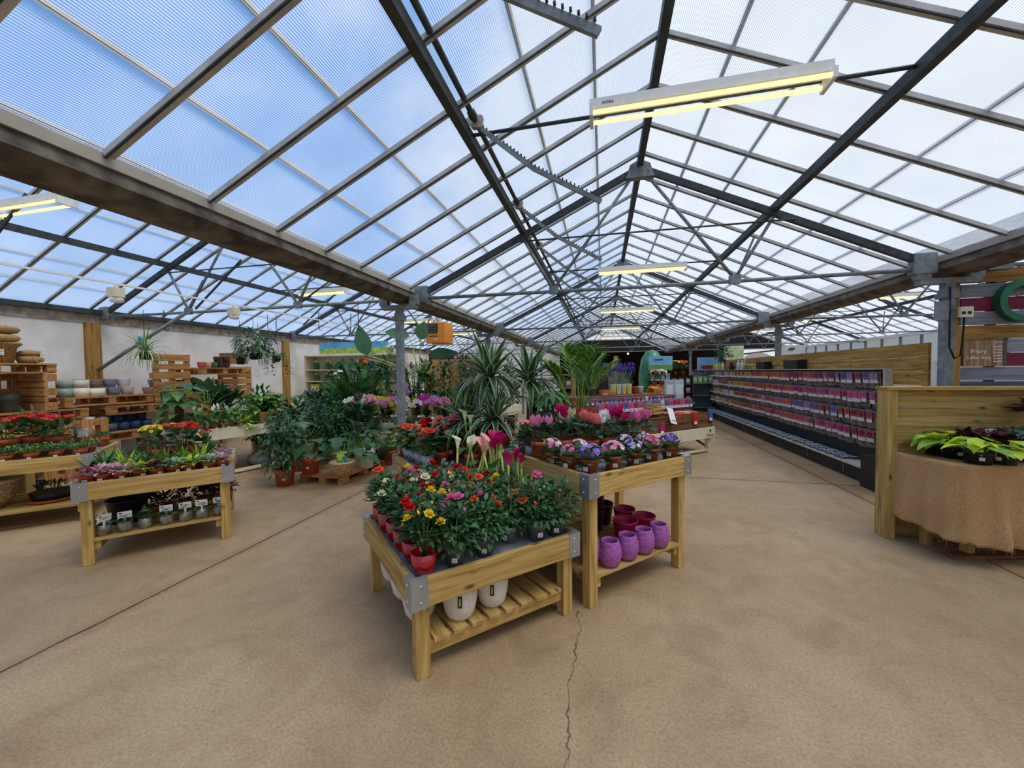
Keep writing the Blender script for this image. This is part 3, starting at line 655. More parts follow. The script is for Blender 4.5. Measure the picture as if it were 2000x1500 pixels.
@cached
def fanpalm(r, n, pet, R, mats, e0=.5, e1=1.35, nb=22):
    b = MB()
    for i in range(n):
        f = i/max(1, n-1); el = e0+(e1-e0)*f; t = i*2.39996+r.uniform(-.3, .3)
        d = V((math.cos(t)*math.cos(el), math.sin(t)*math.cos(el), math.sin(el))); p = d*pet*r.uniform(.75, 1.1)
        b.tube([(0, 0, 0), p], [.01, .006], 5, len(mats))
        sd = d.cross(V((0, 0, 1))).normalized(); rr = R*r.uniform(.8, 1.1)
        for j in range(nb):
            a = (j/(nb-1)-.5)*3.4; q = d*math.cos(a)+sd*math.sin(a)+V((0, 0, .12*math.cos(a)))
            b.leaf(p, q, rr*(1-.15*abs(a)/1.7), rr*.085, .5*r.uniform(.3, 1.5), 4, .55, i % len(mats), .45)
    return b.mesh('foliage', mats+[stem])
@cached
def trailing(r, R, n, L, W, mats, drop=.4, k=.7):
    b = MB()
    for i in range(n):
        t = r.uniform(0, 2*PI); a = V((math.cos(t), math.sin(t), 0)); ln = r.uniform(.3, 1)*drop
        pts = [a*.02, a*R*.6+V((0, 0, R*.35)), a*R*r.uniform(.8, 1.1)-V((0, 0, ln*.3)), a*R*r.uniform(.85, 1.2)-V((0, 0, ln))]
        b.tube(pts, .0025, 4, len(mats))
        for j in range(7):
            f = j/6*2.99; i0 = int(f); p = pts[i0].lerp(pts[i0+1], f-i0)
            b.leaf(p, a+V((r.uniform(-.8, .8), r.uniform(-.8, .8), r.uniform(-.5, .3))), L*r.uniform(.7, 1.1), W*r.uniform(.8, 1.1), .6, 3, k, r.randrange(len(mats)), .15)
    return b.mesh('foliage', mats+[stem])
# ---- blooms (unit radius 1 = scale in metres)
def petalm(name, col, c2=None, tr=.25): return mat('petal_'+name, col, .5, 0, .1, 45, transl=tr, rnd=.06, col2=c2)
BC = {}
rstem = mat('rose_stem', '55753c', .5, 0, .15, 20)
PET = {k: petalm(k, *v) for k, v in {'red': ('dc1a20', 'b80f16'), 'coral': ('f2764e', 'e25a3c'), 'pink': ('ef86b4', 'dd5f98'), 'yellow': ('f4dc2e', 'ecc019'), 'cream': ('f2efd2', 'e4e4b0'), 'orange': ('f2602a', 'e04a1c'),
  'hot': ('dd1f78', 'b8105a'), 'salmon': ('f39a92', 'ea7c72'), 'purple': ('5a2fb8', 'b9a2ea'), 'lilac': ('d884c8', 'b85aa8'), 'white': ('f6f4f0', 'e6e2de'), 'rosy': ('f2b6cc', 'd8598c'), 'magenta': ('cc2fae', 'a81a8c'), 'dark': ('8e0f2c', '6a0a20'), 'lav': ('6c5bb8', '4b3a94'), 'orchid': ('d99ad6', 'c06ab8'), 'peach': ('f5c9b4', 'e9a596'), 'violet': ('4a27a8', '34177e')}.items()}
def rosebloom(c, stalk=1.6):
    k = ('rose', c, stalk)
    if k not in BC:
        b = MB(); r = random.Random(len(c)*7+ord(c[0]))
        for n, cup, L, z in ((6, .35, 1.0, 0), (5, .8, .92, .05), (4, 1.15, .8, .1)):
            for j in range(n):
                t = 2*PI*(j+.4*n)/n+r.uniform(-.15, .15); d = V((math.cos(t)*math.cos(cup), math.sin(t)*math.cos(cup), math.sin(cup)))
                b.leaf((d.x*.08, d.y*.08, z), d, L, L*1.05, -.5 if cup > .7 else .5, 3, .62, 0, -.22, base=.2)
        b.ball((0, 0, .42), .32, 0, 7, 5, 1.2)
        b.tube([(0, 0, -stalk), (0, 0, .02)], .05, 4, 1)
        for j in range(4): t = j*PI/2; b.leaf((0, 0, 0), (math.cos(t), math.sin(t), -.2), .7, .2, .3, 2, .7, 1)
        BC[k] = b.mesh('rose_bloom', [PET[c], rstem])
    return BC[k]
def rosebud(c):
    k = ('bud', c)
    if k not in BC:
        b = MB().lathe([(.12, 0), (.42, .3), (.46, .7), (.3, 1.15), (.02, 1.45)], 8, 0)
        for j in range(5): t = j*2*PI/5; b.leaf((math.cos(t)*.1, math.sin(t)*.1, 0), (math.cos(t)*.6, math.sin(t)*.6, .9), .9, .3, -.4, 2, .6, 1)
        b.tube([(.1, 0, -2.2), (0, 0, .05)], .06, 4, 1)
        BC[k] = b.mesh('rose_bud', [PET[c], rstem])
    return BC[k]
def calla(c):
    k = ('calla', c)
    if k not in BC:
        b = MB(); n, R = 14, 7; vs = []
        for i in range(R):
            f = i/(R-1)
            for j in range(n):
                t = 2*PI*j/n; lean = .5+.5*math.cos(t)
                r = .12+.30*f**1.7+.30*f**7*(.25+lean)-.10*f**3*(1-lean); z = f*(1.5+.95*lean**1.5)-.22*f**9*lean
                vs.append((r*math.cos(t), r*math.sin(t), z))
        b.add(vs, [(i*n+j, i*n+(j+1) % n, (i+1)*n+(j+1) % n, (i+1)*n+j) for i in range(R-1) for j in range(n)], 0, True)
        b.m = [2 if i < n*2 else 0 for i in range(len(b.m))]
        b.tube([(0, 0, .2), (0, 0, 1.0)], .09, 6, 1); b.tube([(.15, .1, -3.2), (.05, 0, -1.5), (0, 0, .05)], .12, 6, 2)
        BC[k] = b.mesh('calla_bloom', [PET[c], PET['yellow'], stemp])
    return BC[k]
def cyclamen(c):
    k = ('cyc', c)
    if k not in BC:
        b = MB()
        for j in range(5):
            t = 2*PI*j/5; b.leaf((math.cos(t)*.08, math.sin(t)*.08, 0), (math.cos(t)*.55, math.sin(t)*.55, 1), 1.25, .95, -.25, 4, .6, 0, -.15, up=(-math.cos(t), -math.sin(t), .3), base=.15)
        b.ball((0, 0, -.05), .17, 0, 6, 4); b.tube([(.35, 0, -3.3), (.2, 0, -.6), (.08, 0, .1), (0, 0, -.02)], .055, 4, 1)
        BC[k] = b.mesh('cyclamen_bloom', [PET[c], mat('red_stem', '7a3a35', .5)])
    return BC[k]
def cluster(c, n=16, R=1.0, fr=.34, flat=.6, cols=None, key=''):
    k = ('cl', c, n, flat, key)
    if k not in BC:
        b = MB(); r = random.Random(n+ord(c[0])); ms = [PET[x] for x in (cols or [c])]
        for i in range(n):
            d = sphere_dir(r, .05, 1); p = V((d.x*R, d.y*R, d.z*R*flat))
            b.flower(p, d+V((0, 0, .35)), fr*r.uniform(.8, 1.1), 5, i % len(ms), len(ms), .25)
            b.tube([(p.x*.1, p.y*.1, -R*.9), p-V((0, 0, .03))], .022, 3, len(ms)+1, False)
        BC[k] = b.mesh('flower_cluster', ms+[PET['yellow'], stem])
    return BC[k]
def orchid_spike(c, var=0, h=.42, n=8, fr=.050):
    k = ('orch', c, var)
    if k not in BC:
        b = MB(); r = random.Random(var*5+ord(c[0])); t0 = r.uniform(0, 6.28); a = V((math.cos(t0), math.sin(t0), 0))
        pts = [V((0, 0, 0)), V((0, 0, h*.7))+a*.02, V((0, 0, h))+a*.08, V((0, 0, h*1.02))+a*.17, V((0, 0, h*.93))+a*.27]
        b.tube(pts, .0035, 5, 2)
        for i in range(n):
            f = 1.2+2.75*i/(n-1); q = min(int(f), 3); p = pts[q].lerp(pts[q+1], f-q); s = 1 if i % 2 else -1
            sd = a.cross(V((0, 0, 1)))*s
            b.flower(p+sd*.018-V((0, 0, .012)), sd*.8+V((.25, -1.0, .1)), fr*r.uniform(.85, 1.1), 5, 0, 1, .12, 1.0)
        BC[k] = b.mesh('flower_spike', [PET[c], PET['magenta' if c != 'magenta' else 'dark'], stem])
    return BC[k]
def tagcard(m, w=.03, h=.026, key=None):
    key = ('tag', m.name, w, h)
    if key not in BC: BC[key] = MB().box(-w/2, -.0012, -h/2, w/2, .0012, h/2).box(-w*.35, -.0016, h*.05, w*.35, -.0012, h*.12, 1).box(-w*.35, -.0016, -h*.3, w*.2, -.0012, -h*.22, 1).mesh('tag', [m, ink])
    return BC[key]
def stake_tag(m, w, h, st, key=None):
    key = ('stake', m.name, w, h, st)
    if key not in BC:
        b = MB().box(-w/2, -.001, st, w/2, .001, st+h).box(-w*.09, -.001, 0, w*.09, .001, st).box(-w*.36, -.0016, st+h*.45, w*.36, -.001, st+h*.52, 1).box(-w*.36, -.0016, st+h*.25, w*.1, -.001, st+h*.31, 1)
        b.box(-w*.4, -.0016, st+h*.68, -w*.18, -.001, st+h*.86, 2); BC[key] = b.mesh('stake', [m, ink, bluetag])
    return BC[key]
def camang(p): return math.atan2(-p[1], -p[0])
def potted(name, label, cat, loc, group, pk, fol, blooms=(), tag=True, scale=1.0, sink=.9, soil_=False, rz=None, stake=None):
    """pot on its base point, foliage mesh rising from the soil, blooms (part name, mesh, xyz above soil, rot, scale)"""
    rz = U(0, 6.28) if rz is None else rz
    t = thing(name, label, cat, loc, rz, group, scale=scale)
    z = 0
    if pk:
        me, so, rt, h = pot(pk); pp = part('pot', me, t); z = h*(.70 if POT.get(pk, (0,)*5)[4] else .8)
        if soil_: part('soil', so, t, (0, 0, z))
        if tag:
            a = camang(loc)-rz+U(-.5, .5); q = V((math.cos(a), math.sin(a), 0))
            part('price_label', tagcard(tag_m), pp, q*(rt*.93+.003)+V((0, 0, h*.45)), (0, 0, a+PI/2))
    fl = fol if isinstance(fol, list) else [('foliage', fol)]
    for f in fl: part(f[0], f[1], t, (0, 0, z) if len(f) < 3 else V(f[2])+V((0, 0, z)), (0, 0, 0) if len(f) < 4 else f[3], None if len(f) < 5 else f[4])
    for nme, me, p, ro, s in blooms: part(nme, me, t, V(p)+V((0, 0, z)), ro, s)
    if stake:
        a = camang(loc)-rz; q = V((math.cos(a), math.sin(a), 0)); part('plant_tag', stake[0], t, q*stake[1]+V((0, 0, z)), (0.15, 0, a+PI/2+U(-.4, .4)))
    return t
def dome(R, Hh, lo=.15):                          # a random point on the top of a crown
    d = sphere_dir(RN, lo, 1); return V((d.x*R, d.y*R, Hh*.42+d.z*Hh*.58))
# ================================================================ NEAR BENCHES
ZA, ZB, ZM, ZL = HA-.032, HB-.032, HM-.032, HL-.032
def rose(lab, st, pk, c, nb, nbud, var, big=1.0, hgt=1.0):
    fol = bush('rose', var, .132, .27, 250, .052, .03, [gr2, gd], .1, .9, .75, 12, -.55, .5) if pk != 'red' else bush('rosehigh', var, .115, .28, 220, .05, .03, [gr2, gd], .35, .7, .75, 12, -.2, .5)
    bl = []
    for i in range(nb+1 if nb else 0):
        p = dome(.11, .27, .3); bl.append(('rose_bloom', rosebloom(c), p+V((0, 0, .03)), (U(-.4, .4), U(-.4, .4), U(0, 6)), U(.031, .039)*big))
    for i in range(nbud):
        p = dome(.115, .27, .2); bl.append(('rose_bud', rosebud(c), p+V((0, 0, .02)), (U(-.35, .35), U(-.35, .35), U(0, 6)), U(.015, .019)*big))
    return potted('rose_bush', lab, 'potted rose', FA(*st, ZA), 'potted roses on the low bench', pk, fol, bl, pk != 'red', U(.92, 1.06)*hgt)
# red glazed pots along the left edge
for i, (s, tt, c, nb, nu) in enumerate([(.11, .12, 'yellow', 3, 5), (.115, .29, 'red', 2, 1), (.115, .46, 'red', 2, 2), (.115, .62, 'cream', 2, 2), (.11, .79, 'red', 2, 1), (.11, .96, 'coral', 4, 4)]):
    rose('%s rose in a red glazed pot, %s from the near corner of the low bench' % (c, nth(i)), (s, tt), 'red', c, nb, nu, i % 4)
# grey pots along the front edge
for i, (s, tt, c, nb, nu, pk) in enumerate([(.285, .115, 'pink', 2, 1, 'grey'), (.475, .125, 'orange', 1, 4, 'grey'), (.685, .20, 'coral', 2, 3, 'silver'), (.845, .125, 'orange', 0, 3, 'grey'), (.995, .115, 'cream', 0, 5, 'grey')]):
    rose('%s rose in a %s pot, %s from the left along the front rail' % (c, 'shiny silver' if pk == 'silver' else 'dark grey', nth(i)), (s, tt), pk, c, nb, nu, (i+1) % 4)
inner = [(.27, .29, 'yellow', 1, 2), (.44, .30, 'pink', 2, 1), (.56, .32, 'orange', 0, 6), (.28, .46, 'red', 2, 0), (.44, .47, 'pink', 2, 2), (.6, .48, 'coral', 1, 4), (.28, .63, 'cream', 3, 2), (.44, .64, 'red', 1, 1),
         (.6, .65, 'orange', 2, 3), (.28, .80, 'pink', 2, 4), (.45, .81, 'cream', 1, 4), (.28, .97, 'yellow', 2, 3), (.45, .97, 'red', 2, 2), (.62, .82, 'orange', 3, 1), (.78, .40, 'yellow', 1, 3), (.79, .57, 'red', 1, 1), (.97, .31, 'pink', 1, 3), (.61, .98, 'red', 2, 1)]
ROWW = {.29: 'second row', .3: 'second row', .32: 'second row', .31: 'second row', .4: 'third row', .46: 'third row', .47: 'third row', .48: 'third row', .57: 'fourth row', .63: 'fourth row', .64: 'fourth row', .65: 'fourth row', .8: 'fifth row', .81: 'fifth row', .82: 'fifth row', .97: 'back row', .98: 'back row'}
for i, (s, tt, c, nb, nu) in enumerate(inner):
    w = 'left' if s < .4 else ('middle' if s < .56 else ('right' if s < .9 else 'far right'))
    rose('%s rose at the %s of the %s in the crowded low bench' % (c, w, ROWW[tt]), (s, tt), 'grey' if i % 3 else 'terra_m', c, nb, nu, i % 4)
# calla lilies standing at the back of the low bench
def calla_plant(lab, loc, c, n, h, leaves=6, tag=True, tagd=True, var=0, grp='potted calla lilies', nL=.2):
    fol = bigleaf('calla%g' % nL, var, leaves, .20, nL, .085, .75, 1.35, 1.0, [gd, gm], .6, False, 5, .35, .015, .007)
    st = MB()
    bl = []
    for i in range(n):
        a = U(0, 6.28); rr = U(.02, .09); bl.append(('calla_bloom', calla(c), (rr*math.cos(a), rr*math.sin(a), h*U(.72, 1.0)), (U(-.3, .3), U(-.3, .3), a+U(-.7, .7)), U(.058, .072)))
    return potted('calla_lily', lab, 'calla lily', loc, grp, 'terra_m', fol, bl, tag, 1.0, stake=(stake_tag(bluetag, .05, .065, .0), .088) if tagd else None)
calla_plant('calla lily with tall blush pink blooms and a blue tag in a terracotta pot', FA(.865, .80, ZA), 'peach', 4, .37, var=1)
calla_plant('white calla lily with a blue tag beside the blush pink calla', FA(.80, 1.0, ZA), 'cream', 3, .36, var=2)
calla_plant('deep pink calla lily with many blooms to the right of the blush calla', FA(1.0, .93, ZA), 'hot', 9, .37, tagd=False, var=3)
calla_plant('second deep pink calla lily leaning against the tall violet bench', FA(1.0, .62, ZA), 'hot', 5, .28, tagd=False, var=4)
# matt cream pots under the low bench
def creampot(lab, loc, s=1.0, sleeve=True):
    t = thing('plant_pot', lab, 'plant pot', loc, 0, 'matt cream pots under the low bench', scale=s)
    part('body', MB().lathe([(.060, 0), (.080, .03), (.094, .10), (.098, .165), (.098, .178), (.090, .178), (.086, .12), (.06, .02), (1e-4, .02)], 28).mesh('cream_pot', [creamp]), t)
    a = camang(loc); q = V((math.cos(a), math.sin(a), 0))
    part('sleeve_label', MB().box(-.011, -.002, -.03, .011, .002, .03).box(-.004, -.0026, -.02, .003, -.002, .02, 1).mesh('sleeve_label', [black, mat('label_gold', 'c9b65c', .5)]), t, q*.098+V((0, 0, .125)), (0, 0, a+PI/2))
creampot('larger matt cream pot at the front left of the slatted shelf', FA(.32, .14, .19), 1.04)
creampot('matt cream pot in the middle front of the slatted shelf', FA(.53, .145, .19), 1.0)
for i, tt in enumerate((.26, .50, .74)): creampot('%s matt cream pot from the front along the left side of the shelf' % nth(i), FA(.13, tt, .19), 1.0)

# --- tall bench: African violets in front, cyclamen behind
vf = [(.07, .46, 'rosy', 1.0), (.075, .28, 'pink', .7), (.12, .12, 'purple', 1.15), (.33, .11, 'rosy', 1.1), (.54, .11, 'purple', .95), (.75, .12, 'hot', 1.0), (.96, .11, 'violet', 1.0)]
vn = ['pale pink ruffled', 'small pink', 'large purple and white', 'pink and white mottled', 'white edged purple', 'hot pink ruffled', 'deep violet']
for i, (s, tt, c, k) in enumerate(vf):
    fol = rosette('violet', i % 3, 19, .105, .078, .08, .95, .45, [gv, gd], 4, .62, base=.1, r0=.02, fold=.08)
    cols = {'purple': ['purple', 'violet', 'white'], 'rosy': ['rosy', 'white', 'pink'], 'hot': ['hot', 'pink'], 'pink': ['pink'], 'violet': ['violet', 'purple']}[c]
    cl = cluster(c, 34, 1, .30, .75, cols, 'v'+vn[i])
    potted('african_violet', '%s African violet in a terracotta pot at the tall bench rail' % vn[i], 'African violet', FB(s, tt, ZB), 'African violets on the tall bench', 'terra', fol, [('flower_cluster', cl, (0, 0, .07), (0, 0, 0), .064*k)], True, 1.05)
for i, (s, tt, c, w) in enumerate([(.24, .36, 'rosy', 'pale pink'), (.88, .30, 'lilac', 'lilac and white'), (.66, .30, 'violet', 'dark violet')]):
    fol = rosette('violet', i % 3, 19, .105, .078, .08, .95, .45, [gv, gd], 4, .62, base=.1, r0=.02, fold=.08)
    potted('african_violet', '%s African violet standing behind the front row' % w, 'African violet', FB(s, tt, ZB), 'African violets on the tall bench', 'terra', fol, [('flower_cluster', cluster(c, 30, 1, .30, .75, [c, 'white'], 'b'+c), (0, 0, .066), (0, 0, 0), .055)], False, 1.08)
cyc = [(.30, .62, 'hot', 3, 'magenta', .2), (.47, .50, 'salmon', 7, 'salmon pink', .16), (.66, .52, 'white', 6, 'white', .15), (.62, .70, 'red', 4, 'bright red', .15), (.83, .52, 'hot', 8, 'bright pink', .16), (.95, .40, 'pink', 6, 'pale pink', .15), (.12, .66, 'rosy', 5, 'blush', .13), (.48, .74, 'cream', 4, 'cream', .17)]
for i, (s, tt, c, n, w, h) in enumerate(cyc):
    fol = bush('cyc', i % 3, .115, .14, 46, .062, .06, [gx, gb_, gd], .1, .6, .6, 10, .0)
    bl = [('cyclamen_bloom', cyclamen(c), (U(-.06, .06), U(-.06, .06), h*U(.9, 1.25)), (U(-.3, .3), U(-.3, .3), U(0, 6)), U(.042, .054)) for _ in range(n+1)]
    potted('cyclamen', '%s cyclamen rising behind the African violets' % w, 'cyclamen', FB(s, tt, ZB), 'cyclamen on the tall bench', 'terra_m', fol, bl, False, 1.18)
# pachira with braided trunk, kalanchoes on a dark wooden box
t = thing('money_tree', 'money tree with one dark trunk and hand-shaped leaves above the cyclamen', 'money tree', FB(.45, .93, ZB), 0)
part('pot', pot('terra_m')[0], t); part('soil', pot('terra_m')[1], t, (0, 0, .09)); part('trunk', MB().tube([(0, 0, .09), (.012, 0, .25), (-.01, .01, .42)], [.022, .017, .012], 8).mesh('trunk', [bark]), t)
part('foliage', bigleaf('pach', 0, 26, .12, .17, .058, .0, 1.2, .8, [gd, gm, gd], .7, False, 4, .1, .0, .004), t, (-.01, .01, .40)); part('foliage', bigleaf('pach', 1, 22, .10, .16, .055, -.1, 1.3, .9, [gd, gm], .7, False, 4, .1, .0, .004), t, (-.01, .01, .43), (0, 0, 1))
part('plant_tag', stake_tag(mat('green_photo_tag', '9fc98a', .5, 0, .3, 60, col2='f0f2ea'), .05, .11, .0), t, (.045, -.05, .11), (0, 0, .7))
def woodbox(lab, loc, rz, L, W, h, m=brn, grp=None, rows=2, txt=None, name='wooden_crate', gap=.006):
    t = thing(name, lab, 'wooden crate', loc, rz, grp)
    ph = h/rows-gap
    for i in range(rows):
        z = h/rows*(i+.5)
        for y in (-W/2+.007, W/2-.007): part('side_board', boxm('crate_board', (L, .014, ph), m(0)), t, (0, y, z))
        for x in (-L/2+.007, L/2-.007): part('end_board', boxm('crate_end', (.014, W-.03, ph), m(1)), t, (x, 0, z))
    part('base_board', boxm('crate_base', (L-.03, W-.03, .012), m(0)), t, (0, 0, .008))
    if txt: part('stencil', text_mesh('stencil', txt, ph*.42, ink, .0005), t, (0, -W/2-.0005, h/rows*(rows-.5)), (PI/2, 0, 0))
    return t
bx = FD(.22, .25, ZM)
t = woodbox('dark brown upturned wooden box holding potted kalanchoes and palms', bx, A45, .62, .40, .26, brn, None, 2)
part('lid', boxm('crate_lid', (.62, .40, .016), brn(0)), t, (0, 0, .268))
def kal(lab, loc, pk, c, sc=1.0, grp='potted kalanchoes', cols=None, n=5):
    fol = bush('kal', 0 if n < 6 else 1, .10, .15, 60, .06, .045, [gd, gx, gm], .25, .5, .65, 8)
    bl = [('flower_cluster', cluster(c, 18, 1, .33, .45, cols), (math.cos(i*2.2)*U(.03, .085), math.sin(i*2.2)*U(.03, .085), .165+U(0, .02)), (U(-.2, .2), U(-.2, .2), 0), U(.04, .05)) for i in range(n)]
    return potted('kalanchoe', lab, 'kalanchoe', loc, grp, pk, fol, bl, False, sc)
kal('red kalanchoe in a tall white pot on the dark wooden box', FD(.30, .13, ZM+.276), 'white', 'dark', 1.0, cols=['red', 'dark'])
t = potted('plant_pot', 'black pot next to the white pot on the wooden box', 'plant pot', FD(.12, .24, ZM+.276), None, 'black_l', rosette('sans', 2, 9, .34, .035, .9, 1.4, .3, [gx, gd], 4, .5, base=.7), (), False)
kal('peach and pink kalanchoe at the back left of the tall bench', FB(.14, .88, ZB), 'grey', 'coral', 1.05, cols=['coral', 'peach', 'pink'])
kal('yellow budded kalanchoe beside the peach kalanchoe', FB(.27, .97, ZB), 'zinc', 'yellow', .95, n=6)
potted('small_foliage_plant', 'low grey green leafy plant at the back left corner of the tall bench', 'foliage plant', FB(.10, .78, ZB), None, 'zinc', bush('peper', 0, .1, .13, 70, .05, .04, [gb_, gd], .2, .5, .65, 6), (), False)
# pots on the shelf of the tall bench
ZS = .205
def shelfpot(kind, lab, loc, s=1.0):
    if kind == 'purple':
        k = 'purpot'; pr = [(.045, 0), (.064, .018), (.080, .07), (.078, .12), (.063, .168), (.061, .176), (.052, .176), (.056, .15), (.05, .03), (1e-4, .03)]; m = purp
    else:
        m = mag if kind == 'magenta' else plum; pr = [(.066, 0), (.079, .10), (.089, .165), (.093, .178), (.088, .178), (.08, .15), (.06, .02), (1e-4, .02)]
    t = thing('plant_pot', lab, 'plant pot', loc, 0, '%s pots under the tall bench' % kind, scale=s)
    part('body', MB().lathe(pr, 26).mesh(kind+'_pot', [m]), t); return t
for i, (x, y) in enumerate([(.185, .19), (.275, .088), (.45, .088), (.625, .088), (.80, .088)]):
    shelfpot('purple', 'mottled purple egg-shaped pot, %s from the left on the tall bench shelf' % nth(i), FB(x, y, ZS))
shelfpot('magenta', 'magenta pot behind the third and fourth purple pots', FB(.63, .265, ZS), 1.06)
t = shelfpot('magenta', 'magenta pot with a small black label on its right side', FB(.85, .265, ZS)); q = FB(.85, .265, ZS); a = camang(q)+.5
part('sleeve_label', boxm('pot_sticker', (.018, .003, .03), black), t, (.084*math.cos(a), .084*math.sin(a), .11), (0, 0, a+PI/2), label='black label')
shelfpot('magenta', 'magenta pot farthest back of the three magenta ones', FB(.84, .46, ZS))
shelfpot('plum', 'dark plum pot next to the magenta pots', FB(.79, .66, ZS))
shelfpot('plum', 'lower dark plum pot of the stack beside the front leg', FB(.62, .60, ZS))
t = shelfpot('plum', 'upper dark plum pot nested in the stack', FB(.62, .60, ZS+.125))
shelfpot('plum', 'dark plum pot at the left end of the tall bench shelf', FB(.07, .62, ZS))

# --- begonia bench (middle left)
def begonia(lab, loc, c, n, pk='zinc', dark=False, sc=1.0):
    fol = bush('beg', int(dark), .10, .17, 52, .075, .06, [bk, gx] if dark else [gx, gd, gm], .15, .6, .65, 8)
    bl = [('begonia_bloom', rosebloom(c, 1.2), dome(.10, .19, .1)+V((0, 0, .01)), (U(-.8, .8), U(-.8, .8), U(0, 6)), U(.028, .040)) for _ in range(n+2)]
    return potted('begonia', lab, 'begonia', loc, 'potted begonias', pk, fol, bl, True, sc*1.22)
begonia('coral begonia in a pale zinc pot at the far left corner of its bench', FM(.13, .98, ZM), 'coral', 5)
begonia('salmon orange begonia second along the left rail', FM(.13, .80, ZM), 'coral', 6)
begonia('peach begonia third along the left rail', FM(.14, .62, ZM), 'salmon', 5)
begonia('coral begonia with cream buds fourth along the left rail', FM(.15, .44, ZM), 'coral', 4)
begonia('dark leaved red begonia behind the coral begonias', FM(.34, .90, ZM), 'red', 7, 'terra', True, 1.15)
begonia('dark leaved begonia with masses of pink flowers', FM(.45, .70, ZM), 'salmon', 14, 'terra_m', True, 1.2)
begonia('second dark leaved pink begonia beside the massed pink one', FM(.62, .74, ZM), 'pink', 13, 'terra_m', True, 1.2)
begonia('small white budded begonia with pale green leaves', FM(.31, .50, ZM), 'cream', 4, 'terra', False, 1.0)
def lime(lab, loc, pk='terra', sc=1.0, var=0): return potted('lime_coleus', lab, 'foliage plant', loc, 'lime green foliage plants', pk, bush('lime', var, .12, .16, 60, .075, .05, [gy, gl], .25, .5, .65, 6), (), False, sc)
lime('bright lime foliage plant to the left of the steel post', FM(.12, 1.13-.06, ZM), 'terra', .9)
lime('bright lime foliage plant to the right of the steel post', FM(.52, .98, ZM), 'terra_m', 1.15, 1)
lime('lime foliage plant behind the massed pink begonias', FM(.74, .94, ZM), 'terra_m', 1.15, 2)
calla_plant('white calla lily with big dark leaves on the begonia bench', FM(.50, .22, ZM), 'cream', 2, .34, tagd=False, var=5, nL=.26)
calla_plant('leafy calla lily without flowers beside the white calla', FM(.72, .14, ZM), 'dark', 1, .24, tagd=False, var=6, nL=.24)
potted('variegated_plant', 'tall cream and green variegated plant at the back of the begonia bench', 'foliage plant', FM(.90, .80, ZM), None, 'terra_m', bush('varg', 0, .17, .36, 330, .05, .014, [gw, gd, gw, gd], .7, .3, .8, 12), (), False, 1.0)
t = thing('shop_flag', 'small turquoise folded card sign among the variegated leaves', 'sign', FM(.80, 1.02, ZM), .5)
part('card', MB().prism([(-.10, .30), (.10, .26), (.09, .33), (-.03, .37)], -.002, .002, 0, 1).mesh('flag_card', [tealtag]), t); part('stick', MB().tube([(0, 0, 0), (0, 0, .3)], .004, 5).mesh('flag_stick', [bark]), t)
potted('variegated_plant', 'dark bushy plant between the variegated plant and the big dracaena', 'foliage plant', FM(.99, .62, ZM), None, 'terra_m', bush('dkb', 0, .15, .33, 260, .05, .016, [gx, gd], .6, .4, .8, 10), (), False, 1.0)
# big dracaena with two heads in a wide terracotta pot
def dracaena(lab, loc, pk, heads, L, W, n, var=0, white=True, sc=1.0, cat='dracaena'):
    t = thing('dracaena', lab, cat, loc, 0, None, scale=sc); me, so, rt, h = pot(pk); part('pot', me, t); part('soil', so, t, (0, 0, h*.7))
    for i, (x, y, z, lx, ly) in enumerate(heads):
        part('cane', MB().tube([(x*.4, y*.4, h*.7), (x*.8+lx*.4, y*.8+ly*.4, h*.7+z*.5), (x+lx, y+ly, h*.7+z)], [.02, .016, .013], 7).mesh('cane', [bark]), t)
        part('foliage', rosette('drac%s' % white, (var+i) % 4, n, L, W, -.35, 1.45, 1.15, [gpe, gx, gd], 6, .55, [0, 1, 2, 2, 1, 0] if white else [1, 2], base=.5, r0=.012), t, (x+lx, y+ly, h*.7+z-.03), (0, 0, i*1.3), 1.0 if i == 0 else .8)
    return t
dracaena('big dracaena with white edged leaves in a wide terracotta pot, tallest of the centre group', FM(.72, .30, ZM), 'terra_xl', [(-.02, .03, .66, .02, .05), (.05, -.12, .26, .06, -.03), (-.13, -.02, .22, -.08, 0)], .52, .085, 44)
# areca palm and others on the back bench
t = potted('areca_palm', 'bright green areca palm with thin canes behind the money tree', 'palm', FD(.62, .30, ZM), None, 'black_l', arecapalm('areca', 0, 15, 1.05, .36, [gl, gm, gl], 12, .036, .34), (), False)
dracaena('slender dark dracaena between the big dracaena and the areca palm', FD(.15, .62, ZM), 'terra_m', [(0, 0, .72, .02, 0)], .36, .04, 30, 2)
potted('dried_grass_pot', 'pot of purple grey dried grass behind the money tree', 'dried grass', FD(.95, .55, ZM), None, 'grey', rosette('dryg', 0, 90, .42, .005, .7, 1.5, .5, [dry], 3, .5, base=.8), (), False, 1.0)
